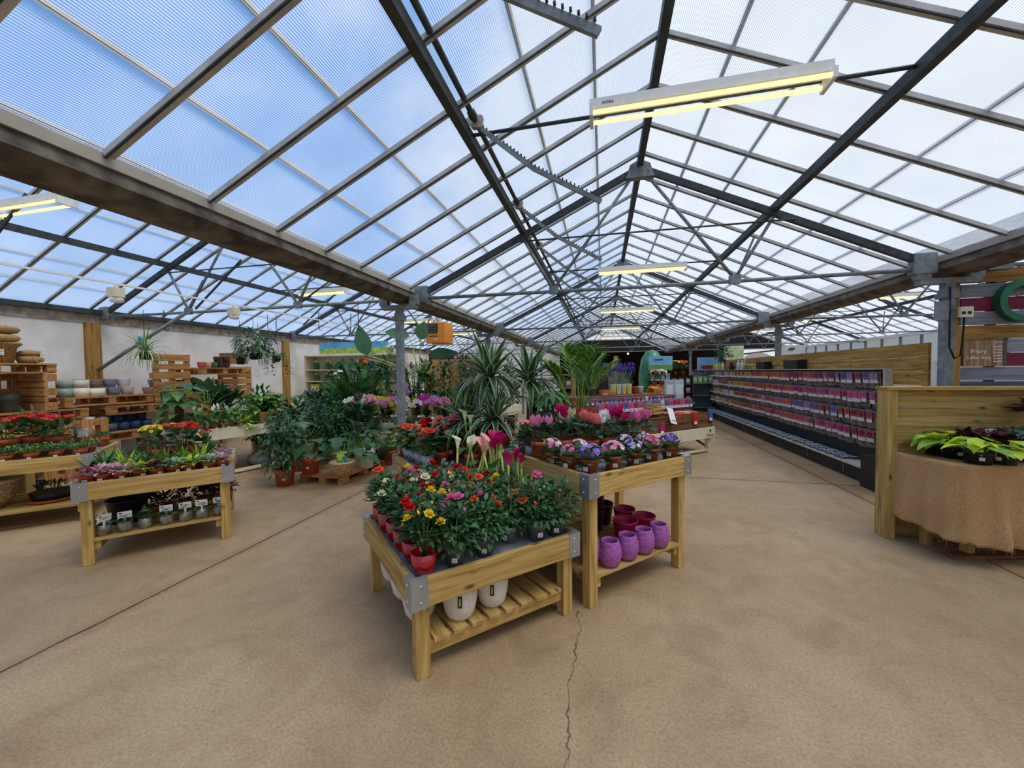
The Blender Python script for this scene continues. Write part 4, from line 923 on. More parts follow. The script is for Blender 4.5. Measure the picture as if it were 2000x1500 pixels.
# ================================================================ LEFT SIDE
spk = [bush('fit', v, .085, .075, 52, .058, .042, m, .05, .5, .65, 5, 0) for v, m in enumerate(([rdl], [pkl], [gy, gl], [rdl, bu], [wgl]))]
fit = [(.07, .10, 0, 'rust leaved'), (.16, .10, 1, 'pink veined'), (.27, .095, 1, 'paler pink veined'), (.385, .10, 2, 'lime leaved'), (.50, .10, 3, 'wine red leaved'), (.615, .10, 4, 'white veined'), (.72, .10, 2, 'smaller lime leaved'), (.865, .10, 4, 'silvery white veined'), (.965, .11, 1, 'blush pink veined')]
for i, (x, y, v, w) in enumerate(fit):
    potted('fittonia', '%s plant, %s from the left at the left bench front rail' % (w, nth(i)), 'foliage plant', FLn(x, y, ZL), 'small foil plants on the left bench', 'terra_s', spk[v], (), True, 1.0)
potted('fittonia', 'pink and white veined small plant at the right back of the left bench', 'foliage plant', FLn(.95, .30, ZL), 'small foil plants on the left bench', 'terra', spk[1], (), False, .95)
potted('fittonia', 'rust red veined small plant farthest back on the right of the left bench', 'foliage plant', FLn(.93, .48, ZL), 'small foil plants on the left bench', 'terra', spk[0], (), False, .95)
fern = [rosette('fern', v, 56, .18, .022, .1, 1.4, 1.1, [gm, gd], 4, .7, base=.4) for v in range(2)]
dr = [rosette('limedr', v, 28, .18, .026, .2, 1.4, .8, [gl, gy] if v == 0 else [gl, gm], 4, .6, base=.5) for v in range(2)]
for i, (x, y, k, w) in enumerate([(.12, .34, 'f', 'dark green fern at the left end of the second row'), (.27, .27, 'd', 'lime green spiky plant left in the second row'), (.40, .26, 'f', 'dark fern in the middle of the second row'), (.54, .26, 'd2', 'green spiky plant under the kalanchoes'),
    (.67, .27, 'd2', 'green spiky plant right of the middle'), (.79, .28, 'd', 'lime green spiky plant right in the second row'), (.87, .40, 'f', 'dark feathery fern at the right end'), (.30, .48, 'f', 'dark fern in the third row at left'), (.10, .60, 'f', 'dark fern at the back left corner')]):
    potted('small_fern' if k == 'f' else 'spiky_plant', w+' of the left bench', 'foliage plant', FLn(x, y, ZL), 'ferns and spiky plants on the left bench', 'terra_s', fern[i % 2] if k == 'f' else dr[1 if k == 'd2' else 0], (), False, 1.1)
potted('purple_spiky_plant', 'purple leaved plant leaning out over the left end of the left bench', 'foliage plant', FLn(.04, .30, ZL), None, 'terra', rosette('purp', 0, 16, .16, .03, .1, 1.2, .8, [bu, gd], 4, .6), (), False)
kal('yellow kalanchoe in the middle of the left bench', FLn(.45, .58, ZL), 'terra_m', 'yellow', 1.4, n=7)
kal('red kalanchoe beside the yellow one on the left bench', FLn(.64, .56, ZL), 'terra_m', 'red', 1.45, n=8)
kal('budding kalanchoe with one red flower on the left bench', FLn(.78, .52, ZL), 'terra_m', 'red', 1.15, n=1)
# lower shelf: tin pots with tags, black bucket, dark plants
for i, (x, c, tg) in enumerate([(.15, 'cream', 1), (.28, 'cream', 1), (.41, 'cream', 0), (.55, 'yellow', 1), (.68, 'cream', 1), (.80, 'cream', 1), (.93, 'cream', 1)]):
    p = FLn(x, .115, .215)
    fol = bush('prim', i % 2, .06, .06, 26, .06, .035, [gd, gm], .2, .6, .65, 4, 0)
    potted('primrose', 'pale primrose in a ribbed tin pot, %s from the left under the left bench%s' % (nth(i), '' if tg else ', untagged'), 'primrose', p, 'primroses in tin pots', 'tin', fol, [('flower_cluster', cluster(c, 7, 1, .5, .5), (.012, .01, .055), (0, 0, 0), .03 if tg else .042)], False, 1.05,
        stake=(stake_tag(tag_m, .085, .055, .05), .03) if tg else None)
t = thing('bucket', 'wide black bucket on the shelf under the left bench', 'bucket', FLn(.24, .42, .215)); part('body', MB().lathe([(.11, 0), (.145, .20), (.15, .20), (.15, .215), (.138, .215), (.105, .02), (1e-4, .02)], 26).mesh('bucket_body', [black]), t)
for i, (x, y, k) in enumerate([(.40, .42, 0), (.52, .45, 1), (.64, .52, 0), (.78, .55, 0), (.83, .36, 2), (.93, .40, 2), (.86, .52, 2), (.97, .58, 1)]):
    fol = bush('drk', k, .085, .15 if k < 2 else .19, 80 if k < 2 else 110, .075 if k < 2 else .045, .03, [[bk, bu], [bu, bk], [bk, bu, rdl]][k], .3, .8, .75, 5)
    potted('dark_leaved_plant', '%s dark red leaved plant from the left on the lower shelf of the left bench' % nth(i), 'foliage plant', FLn(x, y, .215), 'dark leaved plants under the left bench', 'terra', fol, (), False, .95)
# --- far-left bench
Z2 = .72-.032
low = [bush('lowg', v, .10, .09, 210, .028, .014, [gm, gd] if v else [gd, gl], .3, .3, .8, 5, 0) for v in range(2)]
k = 0
for r_, y in enumerate((.10, .24, .38)):
    for i in range(7):
        x = 1.30-.175*i-.03*(r_ % 2)
        potted('rock_plant', '%s green rock plant from the right, %s row of the far left bench' % (nth(i), ('front', 'second', 'third')[r_]), 'rock plant', F2(x, y, Z2), 'low rock plants', 'terra_s', low[(i+r_) % 2],
            [('flower_cluster', cluster('cream', 4, 1, .3, .5), (.02, .01, .06), (0, 0, 0), .035)] if (i+r_) % 2 else (), r_ == 0, .98); k += 1
for i in range(5):
    potted('rock_plant', '%s dark mossy rock plant from the right at the back of the far left bench' % nth(i), 'rock plant', F2(1.30-.17*i, .82, Z2), 'low rock plants', 'terra', low[1], (), False, 1.05)
for i, (x, y, s) in enumerate([(.62, .56, 1.5), (.80, .66, 1.55), (.99, .62, 1.45)]):
    kal('%s bright red kalanchoe from the left on the far left bench' % nth(i), F2(x, y, Z2), 'terra_m', 'red', s, n=8)
t = thing('price_board', 'white tilted price card among the rock plants', 'sign', F2(1.16, .72, Z2), AL2+.3); part('card', boxm('price_card', (.09, .004, .11), tag_m), t, (0, 0, .19), (.4, 0, 0)); part('stick', MB().tube([(0, 0, 0), (0, 0, .16)], .004, 5).mesh('card_stick', [pine(2)]), t)
def bowl(lab, loc, R, h, m, rimm=None, sc=1.0, cat='bowl'):
    t = thing('planter_bowl', lab, cat, loc, 0, None, scale=sc)
    part('body', MB().lathe([(R*.55, 0), (R*.8, h*.3), (R*.96, h*.7), (R, h*.9)], 30).mesh('bowl_body', [m]), t)
    part('rim', MB().lathe([(R, h*.9), (R*1.02, h*.95), (R*.98, h), (R*.88, h*.97), (R*.84, h*.8), (1e-4, h*.75)], 30, 0).mesh('bowl_rim', [rimm or m]), t); return t
bowl('big round stone bowl on the shelf of the far left bench', F2(.52, .34, .2), .27, .30, stone, stonel)
t = thing('seed_tray', 'dark tray of small black leaved plants on a red saucer, far left shelf', 'plant tray', F2(1.0, .40, .2), AL2)
part('saucer', MB().lathe([(.19, 0), (.23, .03), (.21, .03), (1e-4, .012)], 24).mesh('saucer', [terra]), t); part('tray', MB().lathe([(.15, .012), (.18, .10), (.165, .10), (1e-4, .08)], 20).mesh('seed_tray', [black]), t); part('foliage', bush('tray', 0, .17, .12, 120, .05, .014, [bk, gx], .6, .3, .8, 4, 0), t, (0, 0, .08))
t = thing('plank_shelf', 'raised timber plank step at the left edge, carrying heathers', 'shelf', F2(.30, 1.16, 0), AL2)
part('board', boxm('step_board', (1.1, .32, .10), pine(0)), t, (-.2, 0, .83)); part('leg', boxm('step_leg', (.07, .25, .78), pine(2)), t, (.25, 0, .39)); part('leg', boxm('step_leg', (.07, .25, .78), pine(2)), t, (-.65, 0, .39))
for i in range(5): potted('heather', '%s purple grey heather from the right on the plank step at left' % nth(i), 'heather', F2(.64-.2*i, 1.13, .88), 'heathers on the plank step', 'terra', bush('heath', 0, .10, .10, 220, .012, .007, [heat, heat, gd], .4, .2, .8, 5, 0), (), i == 1, .95)
for i in range(3): potted('conifer', '%s feathery green conifer from the right at the far left' % nth(i), 'conifer', F2(.45-.33*i, 1.62, 0), 'small conifers', 'black_l', bush('conif', 0, .24, .95, 420, .15, .022, [gd, gx, gm], .5, .9, .9, 6), (), False, 1.0)
# --- wall of pallets
def pallet(lab, loc, rot, L=1.2, W=.8, nb=5, grp='wooden pallets against the left wall', m=palw, h=.144, notched=False):
    t = thing('wooden_pallet', lab, 'pallet', loc, 0, grp); t.rotation_euler = rot
    pw = .10
    for i in range(nb): part('deck_board', boxm('deck_board', (L, pw if i % 2 else pw*1.3, .022), m(0)), t, (0, -W/2+.06+(W-.12)*i/(nb-1), h-.011))
    for x in (-L/2+.05, 0, L/2-.05): part('stringer_board', boxm('stringer_board', (.10, W, .022), m(1)), t, (x, 0, h-.033))
    for x in (-L/2+.05, 0, L/2-.05):
        for y in (-W/2+.06, 0, W/2-.06): part('block', boxm('pallet_block', (.10, .11, h-.066), m(0)), t, (x, y, h/2-.011))
    for y in (-W/2+.06, 0, W/2-.06): part('bottom_board', boxm('bottom_board', (L, .10, .022), m(0)), t, (0, y, .011))
    return t
Q = PI/2
XW = -8.36
pallet('topmost pallet at the far left, holding baskets', (XW, 3.52, 1.60), (0, 0, Q))
pallet('pallet standing on its side under the topmost pallet', (XW, 4.12, 1.325), (Q, 0, 0), .78, .54)
pallet('added pallet against the wall, darkening the space behind the ribbed tubs', (XW-.33, 3.55, 1.325), (0, Q, 0), .54, 1.0)  # added as a backing to darken the tub space
pallet('added unseen pallet on its side, blocking light left of the ribbed tubs', (XW, 3.10, 1.325), (Q, 0, 0), .78, .54)  # added out of view to keep side light off the tubs
pallet('pallet lying below the upright one at far left', (XW+.02, 3.86, .905), (0, 0, Q))
pallet('slatted pallet standing upright at the front of the left stack', (XW+.47, 4.0, .44), (0, Q, 0), .88, 1.2, 6)
pallet('pallet in the middle of the wall with pastel pots', (XW-.05, 4.82, 1.075), (0, 0, Q), 1.2, .8)
pallet('pallet continuing to the right with grey and purple pots', (XW-.05, 6.05, 1.06), (0, 0, Q), 1.2, .8)
pallet('pallet under the middle one, jutting out over blue pots', (XW+.05, 5.32, .90), (0, 0, Q), 1.2, .8)
pallet('low pallet carrying the dark blue pots', (XW+.12, 5.02, .48), (0, 0, Q), 1.2, .8)
pallet('pallet on the floor under the dark blue pots', (XW+.12, 5.05, 0), (0, 0, Q), 1.1, .7)
pallet('pallet leaning upright at the left of the right hand stack', (XW+.1, 5.86, 1.55), (Q, 0, Q-.1), .62, .80, 5)
pallet('horizontal pallet near the top of the right hand stack', (XW+.05, 6.75, 1.56), (0, 0, Q), 1.0, .8)
pallet('pallet standing on end at the right of the right hand stack', (XW+.05, 7.22, 1.40), (Q, 0, Q), .8, .66)
pallet('pallet lower in the right hand stack behind the plants', (XW+.1, 6.6, 1.02), (0, 0, Q), 1.1, .8)
for i, (y, z0, z1) in enumerate([(3.0, 0, .905), (4.35, .62, .905), (4.35, 0, .48)]): pass
def support(lab, y, z1, x=XW-.1): thing('timber_prop', lab, 'prop', (x, y, 0), 0, 'timber props under the pallets', MB().box(-.05, -.05, 0, .05, .05, z1).mesh('timber_prop', [palw(2)]))
for i, (y, z) in enumerate([(3.3, .903), (4.28, .903), (5.9, .898), (6.55, 1.05), (6.2, 1.018), (7.1, 1.018), (5.50, .478)]): support('%s timber prop from the left holding up the pallets' % nth([0, 1, 3, 5, 4, 6, 2][i]), y, z)
wick = mat('wicker', 'b08a58', .8, 0, .3, 60, bump=.8, col2='7f5c34'); jute = mat('jute_cushion', 'c49d68', .9, 0, .2, 70, bump=.5)
sage = mat('sage_green_pot', '6d7a68', .5, 0, .06, 20)
t = thing('wicker_basket', 'wicker basket with flared rim on top of the far left pallet', 'basket', (XW+.15, 3.66, 1.745)); part('body', MB().lathe([(.13, 0), (.17, .22), (.215, .26), (.215, .29), (.16, .29), (.12, .03), (1e-4, .03)], 24).mesh('basket_body', [wick]), t); part('price_label', tagcard(tag_m, .05, .08), t, (.19, -.06, .15), (0, 0, PI/2-.3))
for i in range(2): t = thing('rolled_cushion', '%s fat jute roll stacked on the wicker basket' % ('lower', 'upper')[i], 'cushion', (XW+.15, 3.5, 2.035+.12*i), 0, 'jute rolls', MB().lathe([(1e-4, 0), (.17, 0), (.225, .018), (.247, .06), (.225, .102), (.17, .12), (1e-4, .12)], 22).mesh('jute_roll', [jute]), (1.1, 1.5, 1))
t = thing('jute_sack', 'small jute bundle tied with string beside the wicker basket', 'bundle', (XW+.2, 3.95, 1.745)); part('lower_roll', MB().lathe([(.06, 0), (.13, .04), (.12, .10), (.05, .115)], 20).mesh('jute_lower', [jute]), t); part('upper_roll', MB().lathe([(.05, .10), (.12, .13), (.11, .18), (1e-4, .20)], 20).mesh('jute_upper', [jute]), t)
part('string', MB().tube([(.12, -.03, .11), (.17, -.02, .02), (.18, .02, -.08), (.16, .05, -.13), (.14, .06, -.03), (.12, .04, .10)], .006, 5).mesh('string', [wick]), t); part('price_label', tagcard(tag_m, .045, .075), t, (.125, .06, .12), (0, .2, PI/2))
t = thing('planter_bowl', 'sage green bowl at the right end of the topmost pallet', 'bowl', (XW-.05, 4.03, 1.745)); part('body', MB().lathe([(.08, 0), (.15, .15), (.155, .17), (.14, .17), (.07, .02), (1e-4, .02)], 22).mesh('sage_bowl', [sage]), t)
# tins on the shelf inside
for i, (y, c, w, z) in enumerate([(3.42, 'c9962f', 'yellow', 1.05), (3.50, 'c9962f', 'small yellow', 1.05), (3.75, '4c4f42', 'grey green', 1.05)]):
    R = .13 if i != 1 else .09; hh = .26 if i != 1 else .18
    t = thing('metal_tub', '%s ribbed metal tub in the dark space under the topmost pallet' % w, 'tub', (XW+.1+.16*(i == 1), y, z), 0, 'ribbed metal tubs')
    part('body', MB().lathe([(R*.9, 0), (R, hh*.1), (R*.97, hh*.3), (R, hh*.35), (R*.97, hh*.6), (R, hh*.65), (R*1.02, hh), (R*.94, hh), (R*.85, .02), (1e-4, .02)], 22).mesh('tub_body', [mat('tub_'+c, c, .5, .2, .1, 12)]), t)
# ceramic pots on the pallets
def cpot(lab, loc, R, h, col, grp, square=False):
    m = mat('ceramic_'+col, col, .45, 0, .05, 14)
    t = thing('plant_pot', lab, 'plant pot', loc, U(0, 3), grp)
    part('body', MB().lathe([(R*.74, 0), (R*.92, h*.5), (R, h*.97), (R, h), (R*.9, h), (R*.7, .02), (1e-4, .02)] if not square else [(R*.98, 0), (R, h), (R*.92, h), (R*.9, .02), (1e-4, .02)], 22).mesh('ceramic_pot', [m]), t); return t
gp = 'pastel pots on the pallets'
zp = 1.22
for i, (y, z, R, h, c, w, x) in enumerate([(4.36, 0, .10, .14, '8fa39b', 'lower sage', .1), (4.36, .14, .10, .13, '8fa39b', 'upper sage', .1), (4.50, 0, .095, .14, 'e3d8c2', 'lower left cream', .2), (4.50, .14, .095, .13, 'e3d8c2', 'upper cream', .2), (4.66, 0, .09, .13, 'e8dcc4', 'front cream square', .28),
    (4.78, 0, .10, .14, '9b8078', 'lower mauve', .1), (4.62, .14, .10, .14, '9b8078', 'left upper mauve', -.02), (4.80, .14, .10, .14, '97807a', 'right upper mauve', -.02), (4.98, 0, .10, .14, '8c93a6', 'lower lavender grey', .1), (5.00, .14, .10, .14, '8c93a6', 'upper lavender grey', -.02), (5.18, 0, .10, .14, 'ded3cf', 'lower blush white', .1), (5.20, .14, .10, .14, 'ded3cf', 'upper blush white', -.02),
    (5.52, 0, .095, .13, '9a8279', 'left taupe', .1), (5.66, 0, .10, .13, 'a28b80', 'middle taupe', .12), (5.86, 0, .10, .13, '8791a0', 'grey blue', .1), (5.70, .13, .10, .14, '7f8a9b', 'single raised slate', -.02), (6.02, 0, .09, .13, '5f8a66', 'green leaf patterned', .14), (6.16, .13, .11, .12, '2d4a3c', 'dark green', 0), (6.34, .13, .12, .16, '85215f', 'plum purple', 0), (6.2, 0, .12, .13, '27305c', 'navy', .08), (6.42, 0, .12, .13, '27305c', 'second navy', .08)]):
    cpot('%s pot in the row of pots on the middle pallets' % w, (XW+x, y, zp+z-(.015 if y > 5.45 else 0)), R, h, c, gp, 'cream' in w or 'sage' in w)
for i, (y, z, c, w, x) in enumerate([(4.60, 0, 'e2dccb', 'lower cream owl-hole', .32), (4.56, .135, 'e2dccb', 'upper cream owl-hole', .2), (4.80, 0, '5a6874', 'lower slate', .3), (4.78, .135, '5a6874', 'upper slate', .2), (4.97, 0, '2f5074', 'lower left navy blue', .3), (4.96, .135, '2f5074', 'upper left navy blue', .2), (5.14, 0, '2b4a70', 'lower middle navy blue', .3), (5.13, .135, '2b4a70', 'upper middle navy blue', .2), (5.31, 0, '264468', 'lower right navy blue', .3), (5.30, .135, '264468', 'upper right navy blue', .2)]):
    t = cpot('%s pot on the low pallet beside the red kalanchoes' % w, (XW+x, y, .624+z), .085, .13, c, 'blue and cream pots on the low pallet', True)
    if 'owl' in w: part('dark_spot', MB().lathe([(1e-4, 0), (.02, 0), (.02, .004), (1e-4, .004)], 10).mesh('pot_spot', [black]), t, (0, 0, .08))
for i, (y, z, c, w) in enumerate([(6.45, 0, 'c96a62', 'coral red'), (6.58, 0, 'd8b7a4', 'blush'), (6.72, 0, '3f7a4a', 'green and white patterned'), (6.86, 0, '4a3428', 'copper rimmed brown'), (7.0, 0, '4a3428', 'second copper rimmed brown'), (6.80, .12, '4a3428', 'upper copper rimmed'), (6.98, .12, '4a3428', 'second upper copper rimmed')]):
    cpot('%s pot on the top pallet of the right hand stack' % w, (XW+.18, y, 1.704+z), .075, .12, c, 'small pots on the right hand stack')
t = thing('cardboard_box', 'brown cardboard box on top of the right hand pallets', 'box', (XW+.05, 7.3, 1.80), 0, None, MB().box(-.15, -.22, 0, .15, .22, .24).mesh('cardboard_box', [mat('cardboard', '9a6f47', .8, 0, .1, 9)]))
# ================================================================ MIDDLE: BIG HOUSEPLANTS
pallet('low pallet on the floor carrying the stone bowl and the white pot', (-3.87, 5.2, 0), (0, 0, Q), 1.02, .74, 6, None, palw, .125)
ZP = .126
cheese = [gx, gd]
def monst(var, n, pet, L, W, mats=None, split=True): return bigleaf('monst%d' % n, var, n, pet, L, W, .25, 1.4, .7, mats or cheese, .55, split, 5, .1, .02, .007)
potted('monstera', 'large leaved monstera in a terracotta pot on the floor pallet', 'monstera', G(607, 924, ZP), 'big houseplants on the floor', 'terra_l', bigleaf('heartl', 0, 15, .40, .25, .24, .2, 1.4, .7, cheese, .5, False, 5, .1, .02, .007), (), True, soil_=True)
t = bowl('round sandstone bowl holding a bright split leaf monstera on the floor pallet', G(668, 928, ZP), .165, .20, stone, stonel, cat='planter')
part('foliage', monst(1, 13, .42, .25, .24), t, (0, 0, .15)); part('young_leaf', bigleaf('young', 0, 1, .28, .24, .22, .9, 1.0, .5, [gl], .55, True, 5, .1, .02, .007), t, (.04, -.04, .15), (0, 0, -1.2), label='bright green young leaf'); part('plant_tag', stake_tag(tealtag, .04, .09, .04), t, (.10, -.08, .15), (0, .2, .4))
potted('philodendron', 'philodendron with long drooping leaves in a tall white pot', 'philodendron', G(713, 912, ZP), 'big houseplants on the floor', 'white_l', bigleaf('phil', 0, 17, .36, .30, .13, .3, 1.45, .9, [gx, gd], .6, False, 5, .1, .02, .006), (), False, soil_=True)
t = potted('weeping_fig', 'dense weeping fig in a terracotta pot standing on the bare floor', 'fig', G(557, 947, 0), 'big houseplants on the floor', 'terra_l', bush('fig', 0, .30, 1.02, 620, .10, .042, [gx, gd, gx], -.35, 1.1, .75, 12, -.7, .35), (), True, soil_=True)
part('cane_stake', MB().tube([(0, 0, .2), (0, 0, 1.2)], .012, 6).mesh('cane_stake', [bark]), t)
potted('aglaonema', 'small dark plant in a terracotta pot at the foot of the white pot', 'foliage plant', G(741, 917, 0), 'big houseplants on the floor', 'terra_m', rosette('agla', 0, 16, .30, .07, .4, 1.35, .9, [gd, bu], 5, .65), (), False, 1.2)
# leaf shadow caster: nothing; second rank of floor plants
second = [('monstera', 'tall monstera behind the weeping fig', -4.75, 5.25, 'terra_l', lambda: monst(2, 16, .62, .26, .25), 1.0), ('rubber_plant', 'rubber plant in a terracotta pot behind the stone bowl', -3.95, 6.05, 'terra_l', lambda: bigleaf('rub', 0, 20, .55, .24, .12, .3, 1.5, .5, [gx, gd], .7, False, 4, .2, .02, .006), 1.0),
  ('schefflera', 'bushy dark schefflera left behind the weeping fig', -5.2, 5.75, 'terra_l', lambda: bush('schef', 0, .38, 1.0, 420, .15, .06, [gd, gx, gm], .1, .8, .75, 12, -.4, .4), 1.0), ('fatsia', 'glossy fatsia between the monstera and the white pot', -4.35, 6.3, 'black_l', lambda: bush('fats', 0, .36, .95, 330, .17, .09, [gx, gd], .2, .7, .65, 12, -.3, .45), 1.0),
  ('peace_lily', 'leafy peace lily at the right behind the white pot', -3.3, 6.15, 'black_l', lambda: bigleaf('peace', 0, 26, .38, .26, .08, .4, 1.45, 1.0, [gd, gx], .7, False, 4, .2, .02, .004), 1.1)]
second += [('monstera', 'monstera standing farthest left among the floor plants', -5.55, 5.35+.75, 'black_l', lambda: monst(3, 18, .7, .26, .25), 1.05), ('weeping_fig', 'bushy fig between the schefflera and the fatsia', -4.85, 6.15, 'black_l', lambda: bush('fig2', 0, .36, 1.05, 520, .10, .05, [gx, gd, gm], -.1, 1.0, .75, 12, -.6, .4), 1.0),
  ('philodendron', 'philodendron with split leaves behind the white pot', -3.55, 5.95, 'terra_l', lambda: monst(4, 20, .6, .25, .2), 1.05), ('anthurium', 'broad leaved anthurium close behind the stone bowl', -4.05, 5.80, 'black_l', lambda: bigleaf('anth', 0, 22, .55, .22, .16, .3, 1.45, .8, [gx, gd, gx], .6, False, 5, .2, .02, .005), 1.0), ('weeping_fig', 'second fig squeezed in behind the terracotta monstera', -4.45, 5.75, 'terra_l', lambda: bush('fig3', 0, .30, .95, 420, .10, .05, [gx, gd], -.1, 1.0, .75, 12, -.6, .4), 1.0)]
for nme, lab, x, y, pk, fn, s in second: potted(nme, lab, 'houseplant', (x, y, 0), 'second rank of houseplants', pk, fn(), (), False, s)

def creambench(lab, org, ang, L, W, h, panel=.16, emblem=False):
    t = thing('cream_bench', lab, 'display bench', (org[0], org[1], 0), ang, 'cream painted benches')
    for y in (0, W-.022): part('side_panel', boxm('cream_panel', (L, .022, panel), cream), t, (L/2, y+.011, h-panel/2), bev=.003)
    for x in (0, L-.022): part('side_panel', boxm('cream_end', (.022, W-.044, panel), cream), t, (x+.011, W/2, h-panel/2), bev=.003)
    part('deck', boxm('cream_deck', (L-.044, W-.044, .02), cream), t, (L/2, W/2, h-.055))
    for x in (.10, L-.10):
        for y in (.08, W-.08):
            part('leg', boxm('cream_leg', (.07, .07, h-.07), cream), t, (x, y, (h-.07)/2))
        part('brace', MB().beam((x, .10, .10), (x, min(W-.1, .5), h-panel), .04, .03).mesh('cream_brace', [brn(1)]), t)
    part('stretcher', boxm('cream_stretcher', (L-.2, .05, .04), cream), t, (L/2, .08, .05))
    return t
AB = math.radians(73.1)
OBn = (-5.68, 4.36); FBn = frame(OBn, AB)
creambench('cream bench at left with peace lilies and a monkey leaf plant spilling over', OBn, AB, 1.45, 1.25, .75, .17)
ZC = .75-.045
lily = bigleaf('spath', 0, 24, .16, .17, .05, .5, 1.45, 1.0, [gd, gx, gm], .7, False, 4, .3, .01, .003)
sp = MB(); sp.tube([(0, 0, -3), (0, 0, .3)], .06, 4, 1); sp.leaf((0, 0, 0), (.2, 0, 1), 1.3, .62, .3, 4, .6, 0, .3); sp.ball((.1, .05, .4), .1, 1, 5, 4, 2.5); sp = sp.mesh('spathe', [PET['white'], gl])
for i, (x, y) in enumerate([(.10, .13), (.29, .13), (.48, .13), (.20, .33), (.42, .33)]):
    potted('peace_lily', '%s small peace lily along the rail of the left cream bench' % nth(i), 'peace lily', FBn(x, y, ZC), 'small peace lilies', 'terra', lily, [('spathe', sp, (U(-.07, .07), U(-.07, .07), U(.22, .29)), (U(-.2, .2), U(-.2, .2), U(0, 6)), .055) for _ in range(3)], i < 3)
potted('lime_pothos', 'pale lime pothos right of the small peace lilies', 'pothos', FBn(.70, .14, ZC), None, 'terra_m', trailing('limep', 0, .15, 16, .075, .05, [gl, gy, gw], .14), (), True)
potted('lime_pothos', 'second lime pothos behind the first on the cream bench', 'pothos', FBn(.86, .3, ZC), None, 'terra_m', trailing('limep', 1, .16, 16, .075, .05, [gl, gm], .12), (), False)
t = potted('monkey_leaf_plant', 'bright monkey leaf plant with holed leaves spilling over the cream bench end', 'monstera', FBn(1.10, .30, ZC+.22), None, 'black_l', trailing('monkey', 0, .36, 48, .17, .105, [gm, gl, gm], .5, .6), (), False)
thing('upturned_crate', 'upturned crate hidden under the monkey leaf plant', 'wooden crate', FBn(1.10, .30, ZC), AB, None, MB().box(-.15, -.15, 0, .15, .15, .218).mesh('upturned_crate', [palw(0)]))
# pothos on a moss pole, fiddle leaf fig on a stand, dieffenbachia
t = potted('pothos_pole', 'golden pothos climbing a thick brown moss pole', 'pothos', FBn(.02, .56, ZC), None, 'black_l', bigleaf('poth', 0, 18, .18, .24, .16, -.3, .9, .9, [gm, gl, gd], .55, False, 5, .0, .05, .004), (), False)
part('moss_pole', MB().tube([(0, 0, .1), (0, 0, .62)], .055, 12).mesh('moss_pole', [mat('coir', '5c4028', .95, 0, .35, 45, bump=.9)]), t)
for i, z in enumerate((.42, .60)): part('foliage', bigleaf('poth', 1+i, 12, .14, .25, .17, -.2, .9, .9, [gm, gl, gd], .55, False, 5, .0, .05, .004), t, (0, 0, z))
def stand(lab, p, h, w=.3): return thing('plant_stand', lab, 'plant stand', p, AB, 'plant stands', MB().box(-w/2, -w/2, h-.02, w/2, w/2, h).box(-w/2, -w/2, 0, -w/2+.03, -w/2+.03, h).box(w/2-.03, -w/2, 0, w/2, -w/2+.03, h).box(-w/2, w/2-.03, 0, -w/2+.03, w/2, h).box(w/2-.03, w/2-.03, 0, w/2, w/2, h).mesh('plant_stand', [palw(2)]))
p = FBn(.50, .86, ZC); stand('stand under the fiddle leaf fig on the cream bench', p, .20)
potted('fiddle_leaf_fig', 'fiddle leaf fig with broad upright leaves in a terracotta pot', 'fig', p+V((0, 0, .202)), None, 'terra_m', bigleaf('fiddle', 0, 11, .38, .27, .17, .6, 1.52, .35, [gd, gx], .8, False, 5, .55, .015, .007), (), False, 1.05)
potted('dieffenbachia', 'dieffenbachia with cream splashed leaves behind the peace lilies', 'dieffenbachia', FBn(.44, .55, ZC), None, 'terra_m', bigleaf('dief', 0, 18, .22, .30, .10, .4, 1.4, .7, [gw, gl, gd], .7, False, 5, .4, .015, .006), (), False, 1.0)
potted('calathea', 'dark leafy calathea at the back of the left cream bench', 'calathea', FBn(.85, .95, ZC), None, 'black_l', bush('calat', 0, .24, .42, 120, .19, .085, [gx, gd], .4, .7, .7, 10, -.2, .4), (), False)
potted('croton', 'shadowy broad leaved plant behind the fiddle leaf fig', 'houseplant', FBn(.72, 1.1, ZC), None, 'black_l', bush('crot', 0, .22, .55, 110, .17, .08, [gx, gd, bk], .4, .7, .7, 10, -.2, .4), (), False)
potted('sedge', 'bronze grassy plant at the middle of the left cream bench', 'grass', FBn(.90, .56, ZC), None, 'terra_m', rosette('sedge', 0, 80, .26, .006, .3, 1.4, 1.2, [mat('bronze_grass', '7d6a45', .6), gm], 4, .5, base=.8), (), False)
thing('plastic_sack', 'larger crumpled grey sack on the floor by the left cream bench', 'sack', (-5.35, 5.75, 0), 0, None, MB().ball((0, 0, .14), .24, 0, 12, 8, .58).mesh('plastic_sack', [mat('grey_sack', '8d8b90', .35, 0, .25, 9, bump=.8)]))
thing('plastic_sack', 'smaller grey sack pushed under the left cream bench', 'sack', (-5.72, 5.45, 0), 0, None, MB().ball((0, 0, .115), .2, 0, 12, 8, .58).mesh('plastic_sack', [MATS['grey_sack']]))
